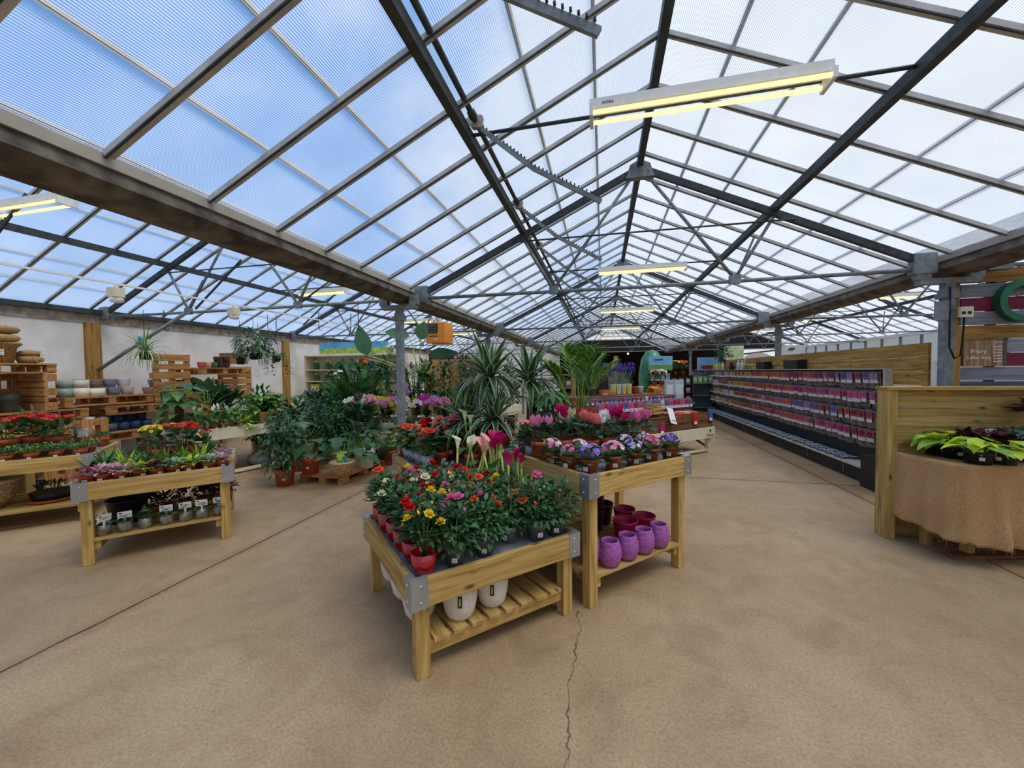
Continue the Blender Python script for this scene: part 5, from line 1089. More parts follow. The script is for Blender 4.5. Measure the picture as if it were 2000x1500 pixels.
# ---- orchid bench
creambench('cream bench with the long row of orchids behind the steel post', (-4.78, 6.42, 0), -.06, 1.95, .62, .64, .15)
FO = frame((-4.78, 6.42), -.06); ZO = .64-.045
orc = rosette('orchl', 0, 7, .20, .062, .1, .7, .9, [gx, gd], 4, .75, base=.3)
oc = ['rosy', 'white', 'white', 'cream', 'rosy', 'yellow', 'peach', 'yellow', 'orchid', 'magenta', 'yellow', 'cream', 'orchid', 'yellow', 'white', 'magenta', 'magenta', 'orchid', 'orchid', 'rosy']
ON = {'rosy': 'pale pink', 'white': 'white', 'cream': 'cream', 'yellow': 'yellow', 'peach': 'peach', 'orchid': 'lilac', 'magenta': 'magenta'}
for i, c in enumerate(oc):
    x = .07+i*.095; y = (.10, .26)[i % 2]
    potted('orchid', '%s orchid, %s from the left in the orchid row' % (ON[c], nth(i)), 'orchid', FO(x, y, ZO), 'row of orchids', 'terra' if i % 3 else 'white', orc, [('flower_spike', orchid_spike(c, i % 3), (0, 0, 0), (0, 0, U(-.4, .4)), 1.0), ('flower_spike', orchid_spike(c, (i+1) % 3), (.01, 0, 0), (0, 0, U(-.6, .6)), .9)], False, 1.0, rz=U(-.5, .5))
for i, (x, y) in enumerate([(1.0, .5), (1.12, .5)]):
    potted('orchid', 'tall arching lilac orchid, %s of two above the orchid row' % ('left', 'right')[i], 'orchid', FO(x-.02, y-.06, ZO+.10), 'tall orchids', 'white', orc, [('flower_spike', orchid_spike('orchid', i, .42, 8), (0, 0, 0), (0, 0, -.3), 1.25)], False, 1.0, rz=0)
thing('upturned_crate', 'small crate lifting the tall lilac orchids', 'wooden crate', FO(1.04, .44, ZO), -.06, None, MB().box(-.14, -.08, 0, .14, .08, .098).mesh('crate_block', [palw(0)]))
potted('orange_kalanchoe', 'orange kalanchoe left behind the white orchids', 'kalanchoe', FO(.22, .48, ZO+.0), None, 'terra', bush('kal', 0, .10, .15, 60, .06, .045, [gd, gx, gm], .25, .5, .65, 8), [('flower_cluster', cluster('orange', 18, 1, .33, .45), (.0, .0, .2), (0, 0, 0), .09)], False, 1.3)
# ---- the tall bank behind: each on its own bench
creambench('cream bench carrying the tall palms and the banana plant', (-6.25, 7.05, 0), -.05, 3.9, 1.1, .62, .15)
FP = frame((-6.25, 7.05), -.05); ZQ = .62-.045
def bank(nme, lab, cat, x, y, pk, fol, s=1.0, blooms=()): return potted(nme, lab, cat, FP(x, y, ZQ), 'tall plants on the palm bench', pk, fol, blooms, False, s)
bank('fan_palm', 'large dark fan palm above the stone bowl', 'palm', 1.30, .08, 'black_l', fanpalm('fan', 0, 12, .58, .56, [gm, gd]), 1.0)
bank('fan_palm', 'smaller bright fan palm behind the white orchids', 'palm', 1.95, .25, 'black_l', fanpalm('fan', 1, 7, .30, .32, [gm, gl]), 1.0)
bank('chusan_palm', 'upright feathery palm just left of the steel post', 'palm', 2.75, .3, 'black_l', arecapalm('chus', 0, 9, .75, .22, [gm, gd], 14, .012, .22), 1.0)
t = bank('banana_plant', 'banana plant with huge paddle leaves reaching toward the roof', 'banana plant', 2.36, .72, 'terra_l', rosette('banb', 0, 3, .3, .1, .9, 1.3, .3, [gm]), 1.0)
part('trunk', MB().tube([(0, 0, .15), (.02, 0, .6), (.03, 0, .95)], [.035, .03, .02], 8).mesh('banana_trunk', [stemp]), t)
for i, (dx, dz, az, el, L, W, dr_) in enumerate([(-.80, 1.36, PI-.6, 1.35, .72, .40, .15), (-.12, 1.76, PI, .25, .62, .26, .6), (.05, 1.68, .3, 1.25, .42, .34, .3), (.16, 1.34, -.1, .15, .72, .24, 1.1), (-.85, 1.30, PI+.2, -.4, .7, .24, .5)]):
    b = MB(); p1 = V((dx*1.5, 0, dz)); b.tube(curve3((.03, 0, .85), p1, .06), [.016]*4+[.01]*3, 6, 1); d = V((math.cos(az)*math.cos(el), -.25, math.sin(el)))
    b.leaf(p1, d, L, W, dr_, 8, .75, 0, .12, up=(0, -1, .2)); part('leaf', b.mesh('banana_leaf', [gban if i != 3 else gd, stemp]), t, (0, 0, 0), (0, 0, -t.rotation_euler.z))
t = dracaena('tall plant with orange flowers beside the banana leaves', FP(1.15, .65, ZQ), 'terra_m', [(0, 0, .95, 0, 0)], .34, .04, 30, 1, False, 1.0, 'houseplant')
part('flower_cluster', cluster('orange', 16, 1, .4, .6), t, (-.08, -.1, 1.22), (0, 0, 0), .11)
t = dracaena('tall yucca with cream flowers in a lattice pot near the banana', FP(1.95, .68, ZQ), 'terra_m', [(0, 0, 1.05, 0, 0)], .30, .035, 34, 2, False, 1.0, 'yucca')
part('flower_cluster', cluster('cream', 20, 1, .4, .8), t, (-.20, -.05, 1.46), (0, .5, 0), .12)
dracaena('tall dark dracaena at the left of the palm bench', FP(.62, .70, ZQ), 'terra_m', [(0, 0, .98, 0, 0)], .34, .045, 30, 3, False, 1.0)
bank('climbing_plant', 'dark climbing plant on a pole left of the fan palm', 'climber', .55, .25, 'black_l', bush('climb', 0, .17, 1.05, 300, .10, .06, [gx, gd], .0, .8, .65, 8, -.9, .4), 1.0)
bank('staghorn', 'brown bushy fern under the mushroom ornament', 'fern', .90, .48, 'terra_l', rosette('stag', 0, 50, .32, .02, .2, 1.3, 1.2, [mat('brown_fern', '6e5038', .7), gd], 4, .6), 1.0)
for i, (x, y, nme, k) in enumerate([(.15, .2, 'glossy dark houseplant at the left end of the palm bench', 'calat'), (.25, .7, 'second dark houseplant behind the left end of the palm bench', 'crot'), (1.5, .2, 'leafy dark houseplant between the two fan palms', 'calat'), (2.35, .2, 'dark houseplant under the upright feathery palm', 'crot'), (3.15, .3, 'leafy green houseplant just right of the steel post', 'calat'), (3.45, .7, 'second green houseplant right of the steel post', 'crot')]):
    bank('leafy_houseplant', nme, 'houseplant', x, y, 'black_l', FC.get(('bush', k, 0)) or FC[[q for q in FC if q[1] == k][0]], 1.05)
for i, (x, y, w) in enumerate([(3.35, .15, 'left'), (3.62, .22, 'right')]):
    bank('snake_plant', '%s of two upright snake plants right of the steel post' % w, 'snake plant', x, y, 'terra_m', rosette('snake', i, 14, .55, .045, 1.1, 1.5, .15, [gd, gl], 5, .45, base=.8), 1.0)
t = dracaena('spiky dark yucca below the orange heater', FP(3.50, .88, ZQ), 'terra_m', [(0, 0, .80, 0, 0)], .30, .04, 34, 0, False, 1.0, 'yucca')
potted('yucca', 'dark red tipped spiky plant left of the climbing plant', 'yucca', FBn(1.30, 1.1, ZC), None, 'terra_m', rosette('redy', 0, 30, .34, .022, .0, 1.45, .5, [gx, bu, gd], 4, .5, base=.6), (), False, 1.1)
potted('cordyline', 'green cream edged spiky plant in a terracotta pot with a pale tag', 'cordyline', FBn(1.35, .60, ZC), None, 'terra_m', rosette('cordy', 0, 22, .36, .045, .5, 1.45, .6, [gx, gd, gl], 5, .6, base=.4), (), False, 1.0, stake=(stake_tag(mat('pale_teal_tag', 'bcd9cf', .5), .06, .10, .02), .1))
t = thing('mushroom_ornament', 'grey ornament with three pale mushroom caps on sticks', 'ornament', FP(.80, .08, ZQ))
for i, (x, y, z) in enumerate([(0, 0, .95), (.09, .02, 1.0), (.05, -.03, .86)]):
    part('stick', MB().tube([(x*.3, y, 0), (x, y, z)], .012, 6).mesh('mushroom_stick', [gg]), t); part('cap', MB().lathe([(.07, 0), (.062, .02), (.035, .045), (1e-4, .055)], 14, c=(x, y, z)).mesh('mushroom_cap', [cream]), t)
tallk = [lambda: bush('tallA', 0, .30, 1.15, 380, .17, .07, [gx, gd, gm], .1, .8, .75, 12, -.6, .35), lambda: bigleaf('tallB', 0, 26, .85, .32, .13, .5, 1.5, .9, [gd, gm], .65, False, 5, .3, .02, .007), lambda: arecapalm('tallC', 0, 12, 1.05, .32, [gm, gd], 14, .022, .28),
  lambda: bush('tallD', 0, .26, 1.25, 420, .13, .05, [gx, gd], .2, .7, .75, 12, -.8, .35), lambda: rosette('tallE', 0, 44, .75, .06, .5, 1.5, .8, [gd, gm], 6, .5, base=.6)]
for i, (x, y, k, s) in enumerate([(.35, .85, 0, 1.0), (.95, .95, 2, 1.05), (1.45, .85, 3, 1.0), (1.75, .45, 1, .9), (2.15, .95, 2, 1.0), (2.65, .55, 0, .95), (2.95, .85, 3, .95), (3.3, .55, 4, .85), (3.7, .7, 2, .85)]):
    bank('tall_houseplant', 'tall leafy houseplant, %s from the left along the back of the palm bench' % nth(i), 'houseplant', x, y, 'black_l', tallk[k](), s)
for i, (x, y, k, s) in enumerate([(-5.95, 6.55, 1, 1.0), (-5.45, 6.6, 3, .9), (-6.3, 6.1, 0, 1.0), (-5.05, 6.55, 0, .95)]):
    potted('tall_houseplant', 'dark houseplant on the floor before the palm bench, %s of four' % nth(i), 'houseplant', (x, y, 0), 'floor plants before the palm bench', 'terra_l', tallk[k](), (), False, s)
for i, (x, y, k, s) in enumerate([(-2.75, 8.95, 2, 1.0), (-2.2, 9.15, 0, .95), (-3.3, 8.9, 3, 1.0), (-1.65, 9.3, 4, 1.1)]):
    t = thing('plant_stand', 'dark block stand behind the middle cream bench, %s of four' % nth(i), 'plant stand', (x, y, 0), 0, 'block stands', MB().box(-.14, -.14, 0, .14, .14, .60).mesh('block_stand', [darkw]))
    potted('tall_houseplant', 'tall green houseplant on a block stand behind the middle bench, %s of four' % nth(i), 'houseplant', (x, y, .602), 'plants behind the middle bench', 'black_l', tallk[k](), (), False, s)
# ---- hanging plants and hooks
def hanger(lab, p, top, fol, R=.1, pk=True, cat='hanging plant', tagm=None):
    t = thing('hanging_plant', lab, cat, p, 0, 'hanging plants')
    part('pot', MB().lathe([(.06, -.12), (.085, 0), (.078, 0), (1e-4, -.02)], 16).mesh('hanging_pot', [blackp]), t)
    part('foliage', fol, t); w = MB()
    for j in range(3): a = j*2.09; w.tube([(math.cos(a)*.08, math.sin(a)*.08, 0), (0, 0, .3)], .002, 4)
    w.tube([(0, 0, .3), (.0, 0, top-p[2])], .004, 5); part('hanger', w.mesh('hanger', [black]), t)
    if tagm: part('plant_tag', boxm('hang_tag', (.07, .003, .11), tagm), t, (-.05, -.03, .2), (0, .2, .2))
    return t
spider = rosette('spider', 0, 90, .50, .018, -.2, 1.4, 2.4, [gl, gw, gm], 6, .5, base=.5)
hanger('pale spider plant hanging alone in front of the white wall', GX(283, 688, -7.3), 2.62, spider, tagm=tealtag)
hanger('hanging plant with dark striped leaves left of the timber post', GY(496, 690, 6.1), 2.62, bush('strip', 0, .33, .50, 330, .17, .045, [gx, gb_, gg], -.1, 1.2, .75, 6, -.7, .5), tagm=None)
hanger('second pale spider plant hanging behind the striped one', GY(505, 690, 6.7), 2.62, spider, tagm=tealtag)
hanger('hanging ivy with trailing leaves beside the timber post', GY(540, 695, 6.6), 2.62, trailing('ivy', 0, .22, 24, .07, .055, [gx, gd, gm], .4), tagm=None)
hanger('small hanging plant left of the striped one with a white tag', GY(470, 700, 6.3), 2.62, bush('hb', 0, .14, .2, 80, .08, .05, [gm, gd], -.1, 1.1, .7, 6, -.6, .5), tagm=tag_m)
for i, (px, y) in enumerate([(321, 5.2), (523, 7.4), (540, 7.4), (623, 6.5), (700, 5.3)]):
    p = GY(px, 640, y); b = MB(); b.tube([(0, 0, .30), (0, 0, 0), (.02, 0, -.05), (.055, 0, -.05), (.07, 0, 0)], .006, 6)
    b.tube([(0, 0, .30), (0, 0, 2.61-p.z)], .004, 5); thing('wire_hook', '%s empty black hook from the left hanging from the left bay roof' % nth(i), 'hook', p, .3, 'hanging hooks', b.mesh('wire_hook', [black]))
# ---- orange heater hung under the roof
t = thing('gas_heater', 'orange box heater hung under the left bay roof near the post', 'heater', (-4.05, 9.0, 2.29))
part('casing', MB().box(-.25, 0, 0, .25, .55, .51).mesh('heater_case', [mat('heater_orange', 'f0922e', .45, 0, .03, 9)]), t, bev=.01)
g = MB().box(-.235, -.01, .24, .06, .002, .47)
for k in range(5): g.box(-.22, -.018, .26+k*.042, .045, -.008, .275+k*.042, 1)
for k in range(4): g.box(-.22+k*.085, -.02, .25, -.21+k*.085, -.01, .46, 0)
part('louvre', g.mesh('heater_louvre', [black, steel]), t); part('maker_mark', MB().box(-.17, -.003, .155, .07, 0, .175).mesh('heater_mark', [ink]), t); part('badge', MB().box(-.02, -.004, .07, .04, 0, .105).mesh('heater_badge', [tag_m]), t)
part('hanger', MB().tube([(-.2, .25, .51), (-.2, .25, 1.0)], .008, 5).tube([(.2, .25, .51), (.2, .25, 1.0)], .008, 5).mesh('heater_hanger', [steel]), t)
# ================================================================ BACK OF THE LEFT BAY
def shelfunit(lab, loc, rz, L, D, Hh, shelves, m, name='shelf_unit', grp=None, back=True):
    t = thing(name, lab, 'shelving', loc, rz, grp)
    for x in (0, L-.03): part('upright', boxm('upright', (.03, D, Hh), m), t, (x+.015, D/2, Hh/2))
    if back: part('back_panel', boxm('back_panel', (L-.06, .012, Hh-.05), m), t, (L/2, D-.006, Hh/2))
    for z in shelves: part('shelf', boxm('unit_shelf', (L-.06, D-.015, .03), m), t, (L/2, D/2-.0075, z))
    return t
XS0, YS0 = -8.55, 9.75
shelfunit('cream shelving unit of garden products against the back at left', (XS0, YS0, 0), 0, 3.1, .45, 2.1, (.15, .62, .98, 1.33, 1.66, 2.07), cream)
pc = ['2f6f3a', 'd7d832', '2a86c8', 'c9d83a', 'd8261c', 'f2c21c', '3a3a3c', 'e8e8e2', '8a5a3a', '2c3f8c', '4aa04a', 'c85a2a']
def pack(lab, p, w, d, h, col, kind='box', grp=None, rz=0, name=None):
    m = mat('pack_'+col, col, .45, 0, .12, 14); m2 = tag_m
    t = thing(name or ('product_'+kind), lab, kind, p, rz, grp)
    if kind == 'bottle':
        part('body', MB().lathe([(w*.5, 0), (w*.5, h*.62), (w*.2, h*.78), (w*.18, h*.84)], 10).mesh('bottle_body', [m]), t); part('cap', MB().lathe([(w*.22, h*.84), (w*.22, h), (1e-4, h)], 8).mesh('bottle_cap', [MATS['white_plastic']]), t)
    else:
        part('body', MB().box(-w/2, -d/2, 0, w/2, d/2, h).mesh('pack_body', [m]), t); part('label_panel', MB().box(-w*.36, -d/2-.002, h*.35, w*.36, -d/2, h*.8).mesh('pack_label', [m2]), t)
    return t
nm = {'2f6f3a': 'dark green', 'd7d832': 'yellow green', '2a86c8': 'blue', 'c9d83a': 'lime', 'd8261c': 'red', 'f2c21c': 'yellow', '3a3a3c': 'charcoal', 'e8e8e2': 'white', '8a5a3a': 'brown', '2c3f8c': 'navy', '4aa04a': 'green', 'c85a2a': 'rust'}
for r_, (z, cols, k, h) in enumerate([(.635, [1, 2, 3, 2, 1, 3, 10], 'box', .26), (.995, [3, 1, 7, 3, 4, 5, 5], 'box', .25), (1.345, [0, 6, 7, 9, 6, 8, 9, 8], 'bottle', .22), (1.675, [0, 0, 0, 6, 0, 9, 8, 8], 'bottle', .26)]):
    for i, c in enumerate(cols):
        n = len(cols); w = .30 if k == 'box' else .16
        pack('%s %s, %s from the left on the %s shelf of the cream unit' % (nm[pc[c]], k, nth(i), ('third', 'fourth', 'fifth', 'sixth')[r_]), (XS0+.26+2.6*i/(n-1), YS0+.2, z), w, .2, h, pc[c], k, 'products on the cream shelving')
t = thing('poster', 'long blue and green poster above the cream shelving unit', 'poster', (-7.15, YS0+.35, 2.14)); part('panel', boxm('poster_panel', (2.3, .02, .34), mat('poster_sky', '4f9fd8', .5, 0, .25, 4, col2='8fd0f0')), t, (0, 0, .17)); part('lower_band', boxm('poster_band', (2.3, .004, .15), mat('poster_green', '5aa04a', .5, 0, .4, 9, col2='e6d24a')), t, (0, -.013, .08))
thing('poster', 'blue and pink flower poster beside the timber post', 'poster', (-7.35, 8.7, 0), .3, None, MB().box(-.25, -.01, .0, .25, .01, 1.12).mesh('flower_poster', [mat('poster_pink', '3f6fb0', .5, 0, .2, 6, col2='b07aa8')]))
# boarded pine wall
t = thing('board_fence', 'tall pine board partition behind the houseplants', 'partition', (-5.35, 11.0, 0))
for i in range(15): part('board', boxm('fence_board', (.128, .022, 1.95), pine(2)), t, (.066+.133*i, 0, .975))
for z in (.5, 1.5): part('rail', boxm('fence_rail', (2.0, .04, .07), pine(0)), t, (1.0, .032, z))
t = thing('notice', 'white and green notice pinned to the pine partition', 'notice', (-3.95, 10.985, 1.45)); part('sheet', boxm('notice_sheet', (.15, .004, .24), tag_m), t, (0, 0, .12)); part('print', MB().box(-.06, -.004, .16, .06, -.002, .2).box(-.06, -.004, .08, .06, -.002, .12).mesh('notice_print', [ink]), t); part('green_band', MB().box(-.075, -.004, 0, .075, -.002, .04).mesh('notice_green', [gm]), t)
t = shelfunit('dark wooden shelf of red framed tools on top of the partition', (-5.2, 11.05, 1.95), 0, 1.6, .3, .12, (.015,), MATS['dark_barn_board'], 'wall_shelf', None, False)
for i, (x, w, c) in enumerate([(.15, .2, 'd8261c'), (.5, .3, '3a3a3c'), (.95, .3, '8a5a3a'), (1.3, .25, '3a3a3c')]): pack('%s box, %s from the left on the shelf above the partition' % (nm[c], nth(i)), (-5.2+x+.1, 11.18, 1.982), w, .2, .15, c, 'box', 'boxes above the partition')
pallet('pallet lying across the top of the partition near the dracaena', (-3.3, 10.6, 1.72), (0, 0, .1), .9, .6, 4, None, palw)
thing('timber_prop', 'upright board carrying the pallet beside the partition', 'prop', (-3.3, 10.6, 0), 0, None, MB().box(-.3, -.1, 0, .3, .1, 1.72).mesh('prop_panel', [pine(2)]))
# watering can, bag, rolls, tool rack
creambench('cream bench with trays of small green plants behind the begonias', (-3.62, 7.85), -.12, 1.75, .9, .82, .17)
FG = frame((-3.62, 7.85), -.12)
for i in range(14):
    x = .12+.118*i; potted('bedding_plant', '%s small green plant from the left on the middle cream bench' % nth(i), 'foliage plant', FG(x, .14+.16*(i % 2), .775), 'small green plants on the middle cream bench', 'terra', bush('bed', i % 2, .085, .12, 80, .04, .022, [gm, gl if i % 2 else gd], .3, .5, .75, 5, 0), (), i % 3 == 0, .95)
t = thing('watering_can', 'bright red watering can on the stand behind the green plants', 'watering can', (-3.55, 9.6, 1.12)); part('body', MB().lathe([(.12, 0), (.13, .02), (.12, .2), (.06, .24), (1e-4, .24)], 18).mesh('can_body', [redp]), t); part('spout', MB().tube([(.1, 0, .05), (.25, 0, .2), (.3, 0, .26)], [.03, .02, .018], 8).mesh('can_spout', [redp]), t); part('handle', MB().tube([(-.11, 0, .05), (-.2, 0, .15), (-.1, 0, .28), (.05, 0, .27)], .012, 6).mesh('can_handle', [redp]), t)
thing('display_stand', 'dark display stand under the red watering can', 'stand', (-3.5, 9.65, 0), 0, None, MB().box(-.3, -.15, 0, .35, .2, .03).box(-.3, -.15, 1.09, .35, .2, 1.118).box(-.3, .15, 0, .35, .2, 1.1).mesh('can_stand', [MATS['dark_barn_board']]))
t = thing('seed_bag', 'blue and green product bag standing beside the rug rolls', 'bag', (-3.2, 9.0, .80)); part('body', MB().prism([(-.15, 0), (.15, 0), (.16, .3), (.09, .36), (-.09, .36), (-.16, .3)], -.05, .05, 0, 1).mesh('bag_body', [mat('bag_blue', '2f9fd8', .4, 0, .3, 6, col2='b8d84a')]), t); part('label_panel', boxm('bag_label', (.1, .004, .16), tag_m), t, (.09, -.053, .17))
thing('display_stand', 'plain stand under the blue and green bag', 'stand', (-3.2, 9.0, 0), 0, None, MB().box(-.22, -.14, 0, .22, .14, .798).mesh('bag_stand', [MATS['dark_barn_board']]))
rollc = [('3a3c40', 'dark grey lettered', 1), ('33353a', 'charcoal lettered', 1), ('c8c8c8', 'pale grey', 0), ('8a6a58', 'brown', 0), ('5a5c62', 'mid grey', 0)]
for i, (c, w, tx) in enumerate(rollc):
    t = thing('rug_roll', '%s rug roll standing upright, %s from the left' % (w, nth(i)), 'rug roll', (-2.88+.17*i, 8.95+.05*i, 0), 0, 'upright rug rolls'); part('roll', MB().lathe([(.075, 0), (.075, 1.28), (.02, 1.285), (1e-4, 1.285)], 14).mesh('roll_body', [mat('roll_'+c, c, .85, 0, .1, 40)]), t)
    if tx: part('lettering', text_mesh('roll_text', 'LOVE', .17, tag_m, .001), t, (0, -.077, .85), (PI/2, PI/2, 0))
t = shelfunit('grey metal rack of tools behind the dracaena', (-2.0, 10.2, 0), .1, 1.3, .4, 1.75, (.3, .7, 1.1, 1.45), steel, 'tool_rack', None, False)
for i in range(10):
    c = ['2c3f8c', '3a3a3c', 'e8e8e2', '4aa04a', 'c85a2a'][i % 5]; pack('%s boxed tool, %s on the grey metal rack' % (nm[c], nth(i)), (-1.85+.24*(i % 5), 10.36+.024*(i % 5), (.715, 1.115)[i//5]), .15, .15, .22, c, 'box', 'boxed tools on the grey rack')
t = thing('glove_rack', 'pine post rack of hanging gloves behind the areca palm', 'rack', (-.70, 9.6, 0)); part('upright', boxm('rack_upright', (.10, .10, 1.9), pine(2)), t, (0, 0, .95)); part('board', boxm('rack_board', (.9, .02, 1.5), darkw), t, (.5, .05, 1.0)); part('upright', boxm('rack_upright', (.10, .10, 1.9), pine(2)), t, (1.0, 0, .95))
for i in range(16):
    c = ['3a3a3c', '4aa04a', '2c3f8c', '2a86c8'][i % 4]; g = MB().prism([(-.045, 0), (.045, 0), (.05, -.12), (.045, -.2), (-.045, -.2), (-.06, -.1)], -.012, .012, 0, 1)
    t = thing('garden_glove', '%s glove hanging in column %s, row %s of the glove rack' % (nm[c], nth(i % 4), nth(i//4)), 'glove', (-.52+.22*(i % 4), 9.62, 1.72-.30*(i//4)), 0, 'gloves on the rack', g.mesh('glove_'+c, [mat('pack_'+c, c)]))

# ================================================================ ISLAND OF BULBS (right of centre)
AI = math.radians(42.2); OI = (.72, 6.75); FI = frame(OI, AI)
t = creambench('low cream bench with dark lettering at its right end, stacked with brown crates', FI(-.70, 0)[:2], AI, 2.49, 1.75, .48, .20)
part('lettering', text_mesh('bench_text', 'Priory', .085, ink, .0008), t, (2.35, -.0012, .335), (PI/2, 0, 0)); part('emblem', MB().ball((0, 0, .02), .012, 0, 6, 4).ball((-.016, 0, 0), .014, 0, 6, 4).ball((.016, 0, 0), .014, 0, 6, 4).ball((0, 0, -.018), .013, 0, 6, 4).mesh('bench_emblem', [ink]), t, (2.35, -.003, .42), (0, 0, 0), (1, .15, 1))
for i in range(5):
    for j in range(2):
        woodbox('%s brown crate, %s from the left on the cream bulb bench' % (('lower', 'upper')[j], nth(i)), FI(-.18+.43*i, .17, .446+.156*j), AI, .42, .28, .153, brn, 'brown crates on the bulb bench', 1)
netc = mat('red_net_bag', 'e0503a', .5, 0, .3, 60)
for i, (x, c, w) in enumerate([(.68, 'e8806a', 'salmon'), (.90, 'e05a44', 'red orange'), (1.10, 'e8a08a', 'pale salmon'), (1.30, 'd86a50', 'coral')]):
    thing('seed_packets', '%s loose packets spilling over the upper crates' % w, 'packets', FI(x, .16, .76), AI+U(-.2, .2), 'loose packets on the crates', MB().box(-.09, -.1, 0, .08, .1, .012).box(-.06, -.09, .012, .10, .08, .022).box(-.1, -.06, .022, .05, .1, .034).mesh('loose_packets', [mat('pk_'+c, c, .5, 0, .3, 30)]))
for i, (x, c, w, z) in enumerate([(.36, 'c03a7a', 'magenta', .60), (1.24, 'e8382a', 'bright red', .70), (1.68, '5a6aa8', 'blue flowered', .74)]):
    t = thing('hanging_packet', '%s packet with a white label hung on the front of the crates' % w, 'packet', FI(x, .022, z), AI, 'packets hung on the crates'); part('bag', MB().box(-.055, -.012, -.14, .055, .004, .05).mesh('hung_bag', [mat('pk_'+c, c, .4, 0, .3, 40)]), t); part('label_panel', boxm('hung_label', (.07, .003, .05), tag_m), t, (0, -.014, -.11))
woodbox('small pale slatted crate on top of the upper crates', FI(.46, .28, .77), AI+.1, .30, .2, .20, pine, None, 3, gap=.022)
t = thing('price_board', 'white printed card leaning on the crates', 'sign', FI(.60, .06, .78), AI); part('card', boxm('white_card', (.16, .006, .30), tag_m), t, (0, -.05, -.02), (-.5, .25, 0)); part('print', boxm('card_print', (.1, .002, .012), ink), t, (0, -.10, -.10), (-.5, .25, 0))
t = thing('tiered_stand', 'brown stepped timber stand behind the crates', 'stand', FI(0, 0, 0), AI)
for i, (y0, y1, z) in enumerate([(.42, .78, .72), (.78, 1.10, .87), (1.10, 1.68, 1.06)]): part('step', boxm('stand_step', (2.38, y1-y0, z-.45), brn(0)), t, (.55, (y0+y1)/2, .446+(z-.45)/2))
PKC = {'pink': 'e0528e', 'magenta': 'b81e6a', 'purple': '6a5aa8', 'blue violet': '5a5fae', 'lilac': 'b88ac8', 'red': 'd03030', 'orange': 'e8742a', 'white': 'e8e4e0', 'yellow': 'd8b43a', 'coral': 'e8584a', 'crimson': '9a1838', 'rust': 'a8502a'}
def packet_mesh(c, w=.115, h=.235, plain=False):
    k = ('packet', c, w, plain)
    if k not in BC:
        m = mat('bulb_bag', '7b7070', .22, 0, .35, 55, spec=.7, col2='3a3230'); b = MB()
        vs = []; n = 5
        for s in (-1, 1):
            for i in range(n+1):
                for j in range(5):
                    x = (j/4-.5)*w*1.12; z = -h*i/n; q = math.sin(PI*(.04+.92*j/4))*math.sin(PI*min(1, .08+.9*(i/n)**1.3))
                    vs.append((x, s*.028*q*(1 if i > 0 else .1)+.012, z))
        fs = []
        for s in range(2):
            o = s*(n+1)*5
            for i in range(n):
                for j in range(4): fs.append((o+i*5+j, o+i*5+j+1, o+i*5+j+6, o+i*5+j+5))
        b.add(vs, fs, 0, True); BC[k] = b.mesh('packet_bag', [m])
    return BC[k]
def card_mesh(c, w=.088, h=.15):
    k = ('card', c, w)
    if k not in BC:
        base = hx(PKC[c]); b = MB().box(-w/2, -.022, -h, w/2, -.018, -.008); r = random.Random(len(c)+ord(c[0]))
        n = 7
        for ring, (rad, cup) in enumerate(((w*.46, .06), (w*.28, .25))):
            for j in range(n): t = 2*PI*j/n+ring*.4; b.leaf((0, -.024-.002*ring, -h*.36), (math.cos(t), -cup, math.sin(t)), rad, rad*.8, .1, 2, .7, 1+ring, .1, up=(0, -1, 0))
        b.ball((0, -.028, -h*.36), w*.08, 4, 6, 3)
        b.box(-w*.46, -.025, -h*.98, w*.46, -.022, -h*.86, 3).box(-w*.46, -.025, -h*.82, w*.46, -.022, -h*.72, 3)
        BC[k] = b.mesh('picture_card', [mat('card_'+c, tuple(.45*x+.55*y for x, y in zip(base, (.30, .24, .26, 1))), .35, 0, .2, 40), mat('cardp_'+c, sh(base, 1.25), .4, 0, .2, 60), mat('cardq_'+c, sh(base, .75), .4, 0, .2, 60), tag_m, PET['yellow']])
    return BC[k]
def packet(lab, p, rz, c, grp, tilt=.12, sc=1.0, bag=True):
    t = thing('bulb_packet', lab, 'bulb packet', p, rz, grp, scale=sc); t.rotation_euler = (tilt, 0, rz)
    if bag: part('bag', packet_mesh('x'), t)
    part('picture_card', card_mesh(c), t); return t
# standing packets on the steps
seq = ['pink', 'magenta', 'purple', 'pink', 'magenta', 'blue violet', 'pink', 'magenta', 'pink', 'blue violet', 'lilac', 'blue violet', 'purple', 'white', 'blue violet', 'pink', 'magenta', 'red']
for i in range(21):
    c = seq[i % 18]; packet('%s packet, %s from the left in the large front row behind the crates' % (c, nth(i)), FI(-.58+.115*i, .50, 1.0), AI+U(-.2, .2), c, 'large packets on the lowest step', -.1, 1.18)
for i in range(21):
    c = seq[(i*5+2) % 18]; packet('%s packet, %s from the left in the second row behind the crates' % (c, nth(i)), FI(-.58+.115*i, .86, 1.055), AI+U(-.2, .2), c, 'packets on the middle step', -.1, .78)
